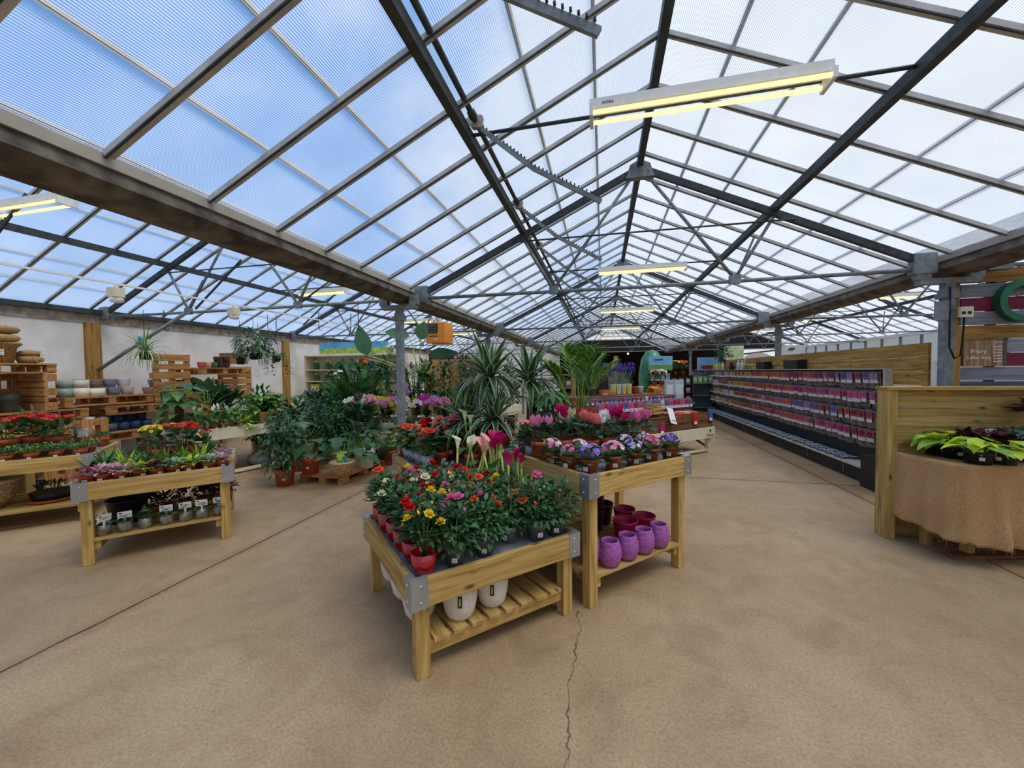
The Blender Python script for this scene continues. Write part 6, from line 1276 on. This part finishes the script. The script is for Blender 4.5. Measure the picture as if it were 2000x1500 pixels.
# vases and lavender on top
for i in range(4):
    t = thing('sunflower_vase', 'pale blue square vase with a yellow sunflower label, %s from the left' % nth(i), 'vase', FI(.62+.15*i, 1.50, 1.061), AI, 'blue sunflower vases'); part('body', MB().prism([(-.05, 0), (.05, 0), (.068, .21), (-.068, .21)], -.06, .06, 0, 1).mesh('vase_body', [mat('pale_blue_glaze', 'a3bccb', .3, 0, .06, 15)]), t)
    b = MB().box(-.034, -.065, .01, .034, -.0605, .20); b.flower((0, -.067, .13), (0, -1, 0), .033, 9, 0, 1, .1, .5); part('sunflower_label', b.mesh('sunflower_label', [PET['yellow'], mat('flower_brown', '3a2412', .7)]), t)
lav = MB(); r = random.Random(4)
for i in range(38):
    a = r.uniform(0, 6.28); q = r.uniform(.02, .10); l = r.uniform(.25, .36); p1 = V((math.cos(a)*(q+.07), math.sin(a)*(q+.07), l)); lav.tube([(math.cos(a)*q*.3, math.sin(a)*q*.3, 0), p1], .0025, 3, 1, False)
    lav.lathe([(.002, 0), (.013, .015), (.010, .05), (.002, .075)], 5, 0, tuple(p1))
lavm = lav.mesh('lavender_spikes', [PET['lav'], gg]); lavf = bush('lavf', 0, .13, .16, 160, .06, .008, [gg, gb_], .4, .4, .8, 6, 0)
for i, (x, y) in enumerate([(.72, 1.62), (.95, 1.62), (1.14, 1.64)]): potted('lavender', '%s lavender from the left behind the sunflower vases' % nth(i), 'lavender', FI(x, y, 1.061), 'lavender pots', 'zinc', [('foliage', lavf), ('flower_spikes', lavm, (0, 0, .03))], (), False, 1.25)
for i, (x, c, w) in enumerate([(1.24, terra, 'orange'), (1.40, white, 'white')]):
    t = thing('plant_pot', 'small %s pot right of the sunflower vases' % w, 'plant pot', FI(x, 1.45, 1.061), 0, None, scale=1.0); part('body', MB().lathe([(.05, 0), (.062, .14), (.066, .15), (.058, .15), (.045, .02), (1e-4, .02)], 18).mesh('small_pot_'+w, [c]), t)
t = thing('garden_glove', 'orange gardening gloves draped beside the white pot', 'glove', FI(1.60, 1.40, 1.061), AI)
b = MB(); b.leaf((0, 0, 0), (.2, -.2, 1), .2, .12, 1.6, 5, .6)
for j in range(5): b.tube([(-.06+.04*j, 0, .02), (-.04+.05*j, -.04, .13), (.02+.05*j, -.10, .10), (.05+.05*j, -.14, .02)], [.022, .02, .016, .01], 6)
part('fingers', b.mesh('orange_glove', [mat('glove_orange', 'f08a1c', .6, 0, .2, 40)]), t)
potted('dried_grass', 'grey bucket of brown dried grass at the left of the bulb bench', 'dried grass', FI(.10, 1.50, 1.061), None, 'grey', rosette('dryb', 0, 160, .36, .005, .75, 1.5, .5, [dry], 3, .5, base=.8), (), False, 1.5)
t = thing('picture_frame', 'brown wooden frame standing behind the lavender', 'frame', FI(.42, 1.60, 1.061), AI-.5)
for a in ((-.17, 0, -.14, .40), (.14, 0, .17, .40)): part('side_rail', MB().box(a[0], -.02, 0, a[2], .02, .40).mesh('frame_side', [brn(2)]), t)
part('top_rail', MB().box(-.14, -.02, .37, .14, .02, .40).mesh('frame_top', [brn(0)]), t); part('panel', MB().box(-.14, .0, 0, .14, .01, .37).mesh('frame_panel', [darkw]), t)
for i in range(2): woodbox('%s small slatted crate at the left of the sunflower vases' % nth(i), FI(.28+.17*i, 1.36, 1.061), AI, .15, .12, .11, palw, 'small slatted crates', 2)

# ================================================================ FAR RIGHT END
t = thing('end_panel', 'plain grey end panel of the bulb rack', 'panel', (3.20, 15.6, 0), 0, None); part('panel', MB().box(-.75, 0, 0, .55, .03, 1.30).mesh('grey_panel', [mat('grey_laminate', '8d8f94', .5, 0, .03, 5)]), t); part('edge', MB().box(-.77, -.02, 0, -.75, .05, 1.33).box(-.75, -.02, 1.30, .55, .05, 1.33).mesh('panel_edge', [brn(0)]), t)
t = shelfunit('black rack of kraft seed boxes in front of the grey end panel', (1.85, 13.0, 0), -.1, .85, .35, 1.40, (.15, .55, .82, 1.09), black, 'seed_rack')
for r_ in range(3):
    for i in range(4): pack('kraft seed box, %s in the %s row of the black rack' % (nth(i), ('bottom', 'middle', 'top')[r_]), (1.85+.13+.2*i, 13.14-.1*(.13+.2*i)-.02, (.566, .836, 1.106)[r_]), .13, .1, .19, 'b58a62', 'box', 'kraft seed boxes', -.1) if 'b58a62' in nm or nm.setdefault('b58a62', 'kraft') else 0
t = shelfunit('tall display unit with a blue and green header', (1.35, 12.2, 0), 0, .62, .4, 1.55, (.2, .55, .9, 1.22), black, 'display_unit')
part('header', boxm('unit_header', (.66, .03, .42), mat('header_sky', '8fc4ea', .5, 0, .1, 5)), t, (.31, .03, 1.76)); part('header_band', boxm('unit_band', (.66, .004, .16), mat('header_green', '7fb44a', .5, 0, .1, 9)), t, (.31, .012, 1.63)); part('header_print', boxm('unit_print', (.25, .004, .03), ink), t, (.25, .012, 1.86))
for r_ in range(3):
    for i in range(4): pack('%s carton, %s on the %s shelf of the blue headed unit' % (('white', 'pale green', 'white')[r_], nth(i), ('second', 'third', 'top')[r_]), (1.44+.145*i, 12.34, (.566, .916, 1.236)[r_]), .11, .12, .22, ('e8e8e2', 'b9d6a8', 'e8e8e2')[r_], 'carton', 'cartons on the blue headed unit')
t = shelfunit('second display unit with a sky and tractor header at the far right', (2.9, 14.0, 0), 0, 1.0, .4, 1.5, (.3, .7, 1.1), steel, 'display_unit')
part('header', boxm('unit_header', (.8, .03, .42), mat('header_sky', '8fc4ea')), t, (.55, .03, 1.75)); part('header_band', boxm('unit_band', (.6, .004, .12), mat('header_red', 'a83a34', .5, 0, .3, 12)), t, (.58, .012, 1.64))
for i in range(6): pack('lime green carton, %s on the second display unit' % nth(i), (3.0+.16*i, 14.12, 1.116), .12, .12, .22, 'a8cf6a', 'carton', 'lime cartons on the second unit')
thing('cover_sheet', 'green plastic sheet draped over a tall stack at the far end', 'sheet', (1.5, 12.9, 0), .2, None, MB().lathe([(.42, 0), (.40, 1.5), (.33, 1.9), (.2, 2.12), (1e-4, 2.2)], 9).mesh('green_sheet', [mat('green_plastic', '3f8a5f', .3, 0, .25, 5, bump=.5)]))
for i, (px, y, c) in enumerate([(1278, 11.4, 'rosy'), (1292, 11.6, 'white'), (1362, 14.6, 'dark'), (1330, 12.9, 'orange'), (1340, 12.9, 'yellow'), (1353, 12.9, 'orange')]):
    p = GY(px, 726 if i < 3 else 738, y); zb = 1.30 if i >= 3 else 1.12
    p.z = zb
    if i < 3: thing('plant_stand', 'tall narrow stand under the %s flowers at the far right' % ('blush', 'white', 'dark red')[i], 'plant stand', (p.x, p.y, 0), 0, 'narrow stands', MB().box(-.12, -.12, 0, .12, .12, zb-.002).mesh('narrow_stand', [palw(2)]))
    else: p = V((1.98+.22*(i-3), 12.98, 1.402))
    potted('potted_flowers', '%s potted flowers at the far right end' % ('blush pink', 'white', 'dark red', 'orange', 'yellow', 'second orange')[i], 'potted flowers', p, 'far potted flowers', 'terra', bush('farf', i % 2, .16, .3, 90, .1, .05, [gd, gm, bk], .3, .6, .7, 6), [('flower_cluster', cluster(c, 14, 1, .42, .5), (0, 0, .30), (0, 0, 0), .14)], False, 1.0)
t = woodbox('stack of terracotta planters in a tall pine crate', (1.62, 10.9, 0), .3, .45, .35, 1.05, pine, None, 6)
for i in range(2): pack('tall white and blue printed box, %s of two behind the gloves' % ('left', 'right')[i], (1.52+.22*i, 9.75+.1*i, .80), .2, .15, .52, 'c8d4da', 'box', 'tall printed boxes')
thing('display_stand', 'green topped stand under the tall printed boxes', 'stand', (1.66, 9.85, 0), .4, None, MB().box(-.35, -.2, 0, .35, .2, .74).box(-.38, -.23, .74, .38, .23, .798, 1).mesh('green_stand', [darkw, gm]))
# ================================================================ RIGHT: BULB RACK, SCREENS, COFFEE WALL, BURLAP TABLE
RX = 3.62; RY0, RY1 = 6.05, 15.3
t = thing('bulb_rack', 'long black hook rack of bulb packets along the right side', 'rack', (0, 0, 0))
part('back_panel', MB().box(RX, RY0, .10, RX+.03, RY1, 1.53).mesh('rack_back', [mat('rack_black', '232223', .6, 0, .1, 6)]), t)
part('upright', MB().box(RX-.06, RY0-.03, .1, RX+.04, RY0, 1.53).mesh('rack_upright', [mat('rack_cream', 'cfc8b4', .5)]), t, label='pale slotted upright')
part('base_shelf', MB().box(3.36, RY0-.02, .205, RX, RY1, .235).mesh('rack_base_shelf', [mat('rack_shelf', 'c9c2b0', .5, 0, .05, 9)]), t)
part('kick_board', MB().box(3.40, RY0, .02, 3.42, RY1, .205).mesh('rack_kick', [black]), t)
mb = MB()
for i in range(9): mb.box(3.392, RY0+.5+i*1.03, .06, 3.40, RY0+.51+i*1.03, .19)
part('kick_joint', mb.mesh('kick_joints', [steel]), t)
RZ_ = [1.50, 1.24, .98, .72]
for z in RZ_: part('hook_rail', MB().box(RX-.012, RY0, z-.01, RX, RY1, z+.01).mesh('hook_rail', [steel]), t)
part('top_ledge', MB().box(RX-.16, RY0, 1.53, RX+.05, RY1, 1.545).mesh('rack_ledge', [mat('rack_cream', 'cfc8b4')]), t)
CN = ['lilac', 'purple', 'crimson', 'pink', 'white', 'coral', 'orange', 'yellow', 'magenta', 'red', 'blue violet', 'rust']
rowpal = [['purple', 'lilac', 'magenta', 'coral', 'orange', 'red', 'yellow', 'white', 'pink', 'rust'], ['lilac', 'pink', 'magenta', 'coral', 'red', 'orange', 'yellow', 'rust', 'pink', 'white'], ['crimson', 'red', 'purple', 'lilac', 'coral', 'rust', 'orange', 'white', 'yellow', 'blue violet'], ['crimson', 'magenta', 'pink', 'coral', 'red', 'rust', 'orange', 'yellow', 'white', 'rust']]
RWN = ['top', 'second', 'third', 'bottom']
for r_, z in enumerate(RZ_):
    y = RY0+.12; i = 0
    while y < RY1-.1:
        f = (y-RY0)/(RY1-RY0); pal = rowpal[r_]; c = pal[min(9, int(f*10*.95+RN.random()*1.7))]
        sc = U(1.0, 1.15)
        packet('%s flowered bulb packet, %s from the near end, %s rack row' % (c, nth(i), RWN[r_]), (RX-.09-.03*(r_ > 1), y, z+.0), -PI/2+U(.0, .75), c, 'bulb packets, %s row of the rack' % RWN[r_], U(.05, .2), sc)
        y += U(.145, .185); i += 1
flat = MB().box(-.055, -.09, 0, .055, .09, .03).box(-.045, -.08, .03, .045, -.02, .034, 1).box(-.045, .03, .03, .045, .07, .034, 1).mesh('flat_packet', [MATS['bulb_bag'], mat('pale_blue_label', 'c4d2d6', .5)])
i = 0; y = RY0+.6
while y < RY1-.1:
    for k, x in enumerate((3.43, 3.54)):
        t = thing('bulb_packet', 'flat dark banded packet, %s from the near end, %s line of the rack base' % (nth(i), ('front', 'back')[k]), 'bulb packet', (x, y, .236), U(-.3, .3), 'flat packets on the rack base', flat)
    y += .235; i += 1
# things on the ledge above the rack
def bottle(lab, y, c, grp): return pack(lab, (RX-.07, y, 1.546), .09, .06, .25, c, 'bottle', grp, -PI/2, 'spray_bottle')
for i, (y, c, w) in enumerate([(13.9, 'e8d84a', 'yellow'), (13.6, 'd8e8d0', 'white'), (13.3, 'e8d84a', 'second yellow'), (13.0, 'd8e8d0', 'second white'), (11.6, 'd0e0c8', 'pale green'), (11.3, 'd0e0c8', 'second pale green')]): bottle('%s bottle on the ledge above the bulb rack' % w, y, c, 'bottles on the rack ledge')
for i, (y, L, w) in enumerate([(9.9, .5, 'smaller'), (8.45, .62, 'larger')]):
    t = thing('trough', '%s black trough planter on the rack ledge' % w, 'trough', (RX-.07, y, 1.546), 0, 'black troughs on the ledge', MB().prism([(-L*.42, 0), (L*.42, 0), (L/2, .17), (-L/2, .17)], -.075, .075, 0, 0).mesh('trough', [black]))
thing('vase', 'small black vase on the rack ledge between the bottles', 'vase', (RX-.06, 12.2, 1.546), 0, None, MB().lathe([(.06, 0), (.08, .06), (.04, .14), (.06, .22), (.05, .22), (1e-4, .1)], 12).mesh('black_vase', [black]))
# plank screen behind the rack
t = thing('plank_screen', 'long timber plank screen rising behind the bulb rack', 'screen', (0, 0, 0))
for z in (1.755, 1.588, 1.42): part('plank', boxm('screen_plank', (.03, 9.9, .163), oldw(1)), t, (3.668, 10.42, z))
for y in (5.55, 8.6, 11.8, 15.2): part('screen_post', boxm('screen_post', (.012, .09, 1.8), oldw(2)), t, (3.69, y, .9))
# signs seen over the screen
t = thing('hanging_sign', 'white sign board with dark capital letters behind the plank screen', 'sign', (4.45, 10.9, 1.74)); part('board', boxm('compost_board', (.62, .03, .40), tag_m), t, (.05, 0, .19)); part('lettering', text_mesh('compost_text', 'COMPOST', .125, ink, .001), t, (.05, -.017, .09), (PI/2, 0, 0)); part('leaf_emblem', MB().prism([(-.08, -.03), (.05, -.03), (.10, .04), (-.03, .04)], -.002, .002, 0, 1).mesh('compost_emblem', [mat('sign_green', '2f7a5a', .5)]), t, (.05, -.017, .29)); part('flower_corner', MB().lathe([(.06, 0), (.06, .003), (1e-4, .003)], 10).mesh('sign_flower', [PET['salmon']]), t, (-.2, -.016, .33), (PI/2, 0, 0)); part('post', MB().tube([(.05, .05, -1.74), (.05, .05, .3)], .02, 6).mesh('sign_post', [steel]), t)
t = thing('hanging_sign', 'blank white arched sign board behind the plank screen', 'sign', (3.95, 11.4, 1.70)); part('board', MB().prism([(-.32, 0), (.32, 0), (.32, .18), (.2, .25), (0, .29), (-.2, .25), (-.32, .18)], -.015, .015, 0, 1).mesh('arch_board', [tag_m]), t); part('post', MB().tube([(0, .04, -1.70), (0, .04, .2)], .02, 6).mesh('sign_post', [steel]), t)
t = thing('hanging_sign', 'green and white leafy sign board left of the arched sign', 'sign', (3.95, 13.6, 1.75)); part('board', boxm('leafy_board', (.62, .02, .50), mat('leafy_print', 'a8c86a', .5, 0, .3, 7, col2='eef0e6')), t, (.05, 0, .3)); part('green_strip', boxm('green_strip', (.12, .03, .5), mat('sign_green', '2f7a5a')), t, (-.30, 0, .3)); part('post', MB().tube([(0, .04, -1.75), (0, .04, .3)], .02, 6).mesh('sign_post', [steel]), t)
hanger('hanging basket of dark foliage and red flowers beside the far post', (3.62, 13.2, 1.86), 2.55, [bush('hbr', 0, .26, .42, 160, .11, .06, [bk, gd, gm], .1, .9, .7, 6, -.6, .4)][0])
# ---- socket boxes and cable on the first right post
t = thing('cable_box', 'small grey junction box with a looping cable on the right post', 'junction box', (XR+.085, T_Y[0]-.05, 2.06)); part('case', MB().box(-.15, -.05, 0, -.05, .0, .2).mesh('grey_case', [mat('grey_plastic', '8f9498', .5)]), t); part('cable', MB().tube([(-.04, -.04, .35), (-.045, -.05, .05), (-.04, -.05, -.30), (.0, -.06, -.42), (.06, -.05, -.38), (.08, -.05, -.1), (.09, -.04, .12)], .009, 6).mesh('cable', [black]), t); part('socket', MB().box(.03, -.08, .02, .14, -.045, .13).mesh('socket', [cream]), t); part('socket_slot', MB().box(.04, -.084, .05, .07, -.08, .08).box(.09, -.084, .05, .12, -.08, .08).mesh('socket_slot', [ink]), t)
# ---- coffee shop wall
t = thing('timber_pillar', 'thick timber pillar at the corner of the striped plank wall', 'pillar', (3.775, 5.36, 0), 0); part('shaft', boxm('pillar_shaft', (.13, .10, 2.0), oldw(2)), t, (0, 0, 1.0)); part('upper_shaft', boxm('pillar_upper', (.06, .08, .62), oldw(2)), t, (.03, .01, 2.3))
t = thing('plank_wall', 'striped wall of pine, grey and red painted planks', 'plank wall', (3.845, 5.345, 0))
gp_ = wood('grey_painted_board', 0, '7c8088', '9096a0', 'a3a9b2', knots=False); rp_ = wood('red_painted_board', 0, '6c2038', '842a44', '94344e', knots=False); dg_ = wood('slate_painted_board', 0, '4a505a', '5c636e', '6a727e', knots=False)
zs = [(2.545, oldw(0)), (2.385, gp_), (2.235, rp_), (2.085, gp_), (1.93, oldw(0)), (1.78, gp_), (1.63, rp_), (1.475, gp_), (1.32, dg_), (1.165, gp_), (1.01, rp_), (.855, gp_), (.70, oldw(0)), (.545, gp_), (.39, rp_), (.235, gp_), (.08, gp_)]
for z, m in zs: part('plank', boxm('wall_plank', (2.6, .03, .142), m), t, (1.3, 0, z))
for x in (.3, 1.4, 2.4): part('batten', boxm('wall_batten', (.07, .04, 2.5), MATS['dark_barn_board']), t, (x, .036, 1.3))
t = thing('wall_letter', 'big green letter on the striped plank wall, cut by the frame', 'letter', (4.335, 5.328, 2.25))
b = MB(); n = 40; ro, ri, d = .215, .150, .085; vs = []
for i in range(n+1):
    a = math.radians(42)+math.radians(276)*i/n
    for rr, yy in ((ro, 0), (ro, -d), (ri, -d), (ri, 0)): vs.append((rr*math.cos(a), yy, rr*1.03*math.sin(a)))
b.add(vs, [(i*4+j, i*4+(j+1) % 4, (i+1)*4+(j+1) % 4, (i+1)*4+j) for i in range(n) for j in range(4)]+[(0, 1, 2, 3), (n*4+3, n*4+2, n*4+1, n*4)], 0)
part('letter_body', b.mesh('letter_body', [mat('green_letter', '1f6b4c', .35, 0, .15, 12, bump=.2)]), t)
t = thing('cafe_sign', 'wood print sign with white lettering on the striped plank wall', 'sign', (3.87, 5.328, 1.555))
cb_ = part('board', MB().box(0, -.014, 0, .375, 0, .30).mesh('cafe_board', [wood('sign_print', 2, '6a4c34', '9a7a58', 'b89a74', knots=False)]), t); part('edge_strip', MB().box(.345, -.018, 0, .375, -.014, .30).box(0, -.018, .29, .375, -.014, .30).mesh('cafe_edge', [mat('sign_grey', '5c5650', .5)]), t)
part('lettering', text_mesh('cafe_text', 'Priory', .056, tag_m, .0006), cb_, (.13, -.0146, .165), (PI/2, 0, 0)); part('lettering', text_mesh('cafe_text2', 'Coffee Shop', .044, tag_m, .0006), cb_, (.13, -.0146, .095), (PI/2, 0, 0)); part('emblem', MB().prism([(-.03, 0), (.03, 0), (.02, .03), (-.02, .03)], -.001, .001, 0, 1).mesh('cafe_emblem', [mat('sign_teal', '5a9a98', .5)]), t, (.15, -.015, .205))
part('lettering', text_mesh('cafe_text3', 'Opening', .022, tag_m, .0006), t, (.305, -.0146, .265), (PI/2, 0, 0))
b = MB()
for k in range(6): b.box(.262, -.0150, .05+.032*k, .335, -.0142, .056+.032*k)
part('opening_lines', b.mesh('opening_lines', [tag_m]), t)
# ---- timber screen and burlap table
t = thing('timber_partition', 'pale timber partition with a square end post beside the burlap table', 'partition', (2.53, 4.24, 0))
part('end_post', boxm('partition_post', (.075, .15, 1.35), pine(2)), t, (0, 0, .675), bev=.004)
part('cap', boxm('partition_cap', (2.6, .17, .03), pine(0)), t, (1.255, .0, 1.365), bev=.003)
for k in range(8): part('board', boxm('partition_board', (2.5, .03, .165), pine(0)), t, (1.29, .03, 1.262-.168*k), bev=.003)
for x in (1.0, 2.2): part('back_post', boxm('partition_back_post', (.07, .07, 1.3), pine(2)), t, (x, .085, .65))
AT = math.radians(15.5); OT = (2.685, 3.635); FT = frame(OT, AT)
t = thing('burlap_table', 'low timber table hidden under the burlap cloth', 'table', (OT[0], OT[1], 0), AT)
part('table_top', MB().prism([(.03, .03), (.95, .03), (.95, .30), (.05, .54)], .757, .787, 0).mesh('burlap_top', [pine(0)]), t)
for x, y in ((.30, .22), (.85, .12), (.20, .44), (.85, .26)): part('leg', boxm('burlap_leg', (.06, .06, .757), pine(2)), t, (x, y, .3785))
part('stretcher', MB().beam((.12, .20, .016), (.9, .14, .016), .09, .03).mesh('burlap_stretcher', [brn(0)]), t)
# cloth: top sheet plus a hanging skirt that follows the table edge
burl = mat('burlap', 'd0a471', .95, 0, .12, 160, bump=.7, col2='ae8657', rnd=0)
edge = [(.02, .60), (.005, .45), (0, .30), (0, .15), (.0, .06), (.02, .015), (.06, 0), (.15, 0), (.3, 0), (.45, 0), (.6, 0), (.75, 0), (.9, 0), (1.0, 0)]
fine = []
for (a0, b0), (a1, b1) in zip(edge, edge[1:]):
    k = max(1, int(math.hypot(a1-a0, b1-b0)/.02)); fine += [(a0+(a1-a0)*i/k, b0+(b1-b0)*i/k) for i in range(k)]
fine.append(edge[-1]); vs = []; nr = 26; rr = random.Random(3); s = 0
for i, (x, y) in enumerate(fine):
    if i: s += math.hypot(x-fine[i-1][0], y-fine[i-1][1])
    cx = 1 if s > .62 else 0; f = min(1, max(0, (s-.56)/.12)); nx, ny = (-1+f, -f) if 0 < f < 1 else ((0, -1) if f >= 1 else (-1, 0)); L = math.hypot(nx, ny); nx /= L; ny /= L
    drop = (.555+.05*min(1, s/.6)) if s < .62 else .62+.03*min(1, (s-.62)*2)
    if .60 < s < .66: drop -= .02
    for j in range(nr+1):
        q = j/nr; w = q*(.036*math.sin(s*17)+.024*math.sin(s*37+1.3)+.03*math.sin(s*6.2+.6))+.012*math.sin(q*9+s*7)*q+.02*q
        if abs(s-.63) < .06: w -= .028*q*(1-abs(s-.63)/.06)
        w *= min(1, .15+s*2.5)
        vs.append((x+nx*max(w, -.004)+.0, y+ny*max(w, -.004), .792-q*drop))
fs = [(i*(nr+1)+j, (i+1)*(nr+1)+j, (i+1)*(nr+1)+j+1, i*(nr+1)+j+1) for i in range(len(fine)-1) for j in range(nr)]
b = MB().add(vs, fs, 0, True)
nt_ = len(fine); b.add([(x, y, .792) for x, y in fine]+[(max(x, .02), .60-.27*max(x, .02), .792) for x, y in fine], [(i, nt_+i, nt_+i+1, i+1) for i in range(nt_-1)], 0, True)
t = thing('burlap_cloth', 'brown burlap cloth draped over the table at the right edge', 'cloth', (OT[0], OT[1], 0), AT)
cl = part('cloth', b.mesh('cloth', [burl]), t); so_ = cl.modifiers.new('thick', 'SOLIDIFY'); so_.thickness = .004; so_.offset = 1
fr = MB()
for i in range(2, len(fine)-1, 1):
    if rr.random() < .45:
        p = V(vs[i*(nr+1)+nr]); l = rr.uniform(.02, .05)*(3 if rr.random() < .12 else 1); fr.tube([p, p+V((rr.uniform(-.01, .01), rr.uniform(-.01, .01), -l*.6)), p+V((rr.uniform(-.02, .02), rr.uniform(-.01, .01), -l))], .0013, 3, 0, False)
part('fringe', fr.mesh('cloth_fringe', [mat('burlap_thread', 'b8966a', .9)]), t)
ZT = .796
limeb = [bigleaf('limeh', v, 14, .13, .19, .115, .5, 1.4, .9, [gy, gy, gl], .6, False, 5, .15, .03, .004) for v in range(3)]
for i, (x, y, w) in enumerate([(2.83, 4.11, 'beside the partition post'), (2.86, 3.98, 'second from the partition post'), (2.86, 3.78, 'near the table corner'), (3.03, 3.80, 'right of the table corner'), (3.30, 3.90, 'at the right frame edge')]):
    potted('lime_plant', 'lime green broad leaved plant in a black pot, %s' % w, 'foliage plant', (x, y, ZT), 'lime green plants on the burlap table', 'black_d', limeb[i % 3], (), True, 1.0)
hb = [bush('heuch', v, .13, .13, 90, .075, .065, [bu, bk, bu], .2, .6, .6, 6, 0) for v in range(2)]; hs = bush('heus', 0, .14, .15, 90, .08, .065, [gg, gb_, bk], .2, .6, .6, 6, 0)
for i, (x, y, k, w) in enumerate([(3.00, 4.06, 0, 'left burgundy'), (3.15, 4.07, 0, 'middle burgundy'), (3.31, 4.08, 0, 'right burgundy'), (3.10, 3.93, 0, 'front burgundy'), (3.27, 3.96, 1, 'silver green'), (3.41, 4.03, 1, 'second silver green')]):
    potted('heuchera', '%s ruffled heuchera behind the lime plants' % w, 'heuchera', (x, y, ZT), 'heucheras on the burlap table', 'terra', hs if k else hb[i % 2], (), False, 1.0, stake=(stake_tag(tag_m, .06, .05, .12), .04) if i in (1, 4) else None)
thing('upturned_pot', 'upturned black pot lifting the tall burgundy heuchera', 'pot', (3.50, 4.08, ZT), 0, None, MB().lathe([(.11, 0), (.08, .22), (1e-4, .22)], 18).mesh('upturned_pot', [black]))
potted('heuchera', 'tall burgundy heuchera raised up against the partition', 'heuchera', (3.50, 4.08, ZT+.221), None, 'terra', hb[0], (), False, 1.15)
# crate with green gloves at the near end of the rack
t = thing('storage_box', 'black box with a pale printed panel at the near end of the bulb rack', 'box', (3.50, 5.82, 0)); part('body', MB().box(-.20, -.18, 0, .22, .18, .42).mesh('storage_body', [black]), t); part('label_panel', MB().box(-.13, -.183, .10, .15, -.18, .33).mesh('storage_label', [mat('grey_label', '8a8078', .5)]), t); part('print', MB().box(-.10, -.185, .26, .12, -.183, .29).box(-.10, -.185, .15, .12, -.183, .17).mesh('storage_print', [tag_m]), t)
for i, (x, y, z, w) in enumerate([(3.42, 5.70, .425, 'left'), (3.58, 5.72, .425, 'right')]):
    t = thing('garden_glove', '%s bright green gardening glove on the black box' % w, 'glove', (x, y, z), U(-.4, .4), 'bright green gloves'); b = MB()
    for j in range(5): b.tube([(-.05+.025*j, .05, .12), (-.06+.03*j, -.01, .14), (-.075+.038*j, -.07, .09), (-.085+.043*j, -.11, .02)], [.016, .017, .015, .009], 6)
    b.tube([(0, .06, .10), (0, .08, .02)], [.055, .05], 10); part('glove_body', b.mesh('green_glove', [mat('glove_green', '4fd03a', .6, 0, .15, 40)]), t)
t = thing('garden_glove', 'bright green glove hanging on the rack above the black box', 'glove', (3.66, 6.1, 1.02), -Q+.4); b = MB()
for j in range(5): b.tube([(-.04+.02*j, 0, -.05), (-.05+.025*j, -.01, -.12), (-.055+.028*j, 0, -.19)], [.014, .014, .008], 6)
part('glove_body', b.mesh('green_glove_hung', [MATS['glove_green']]), t)
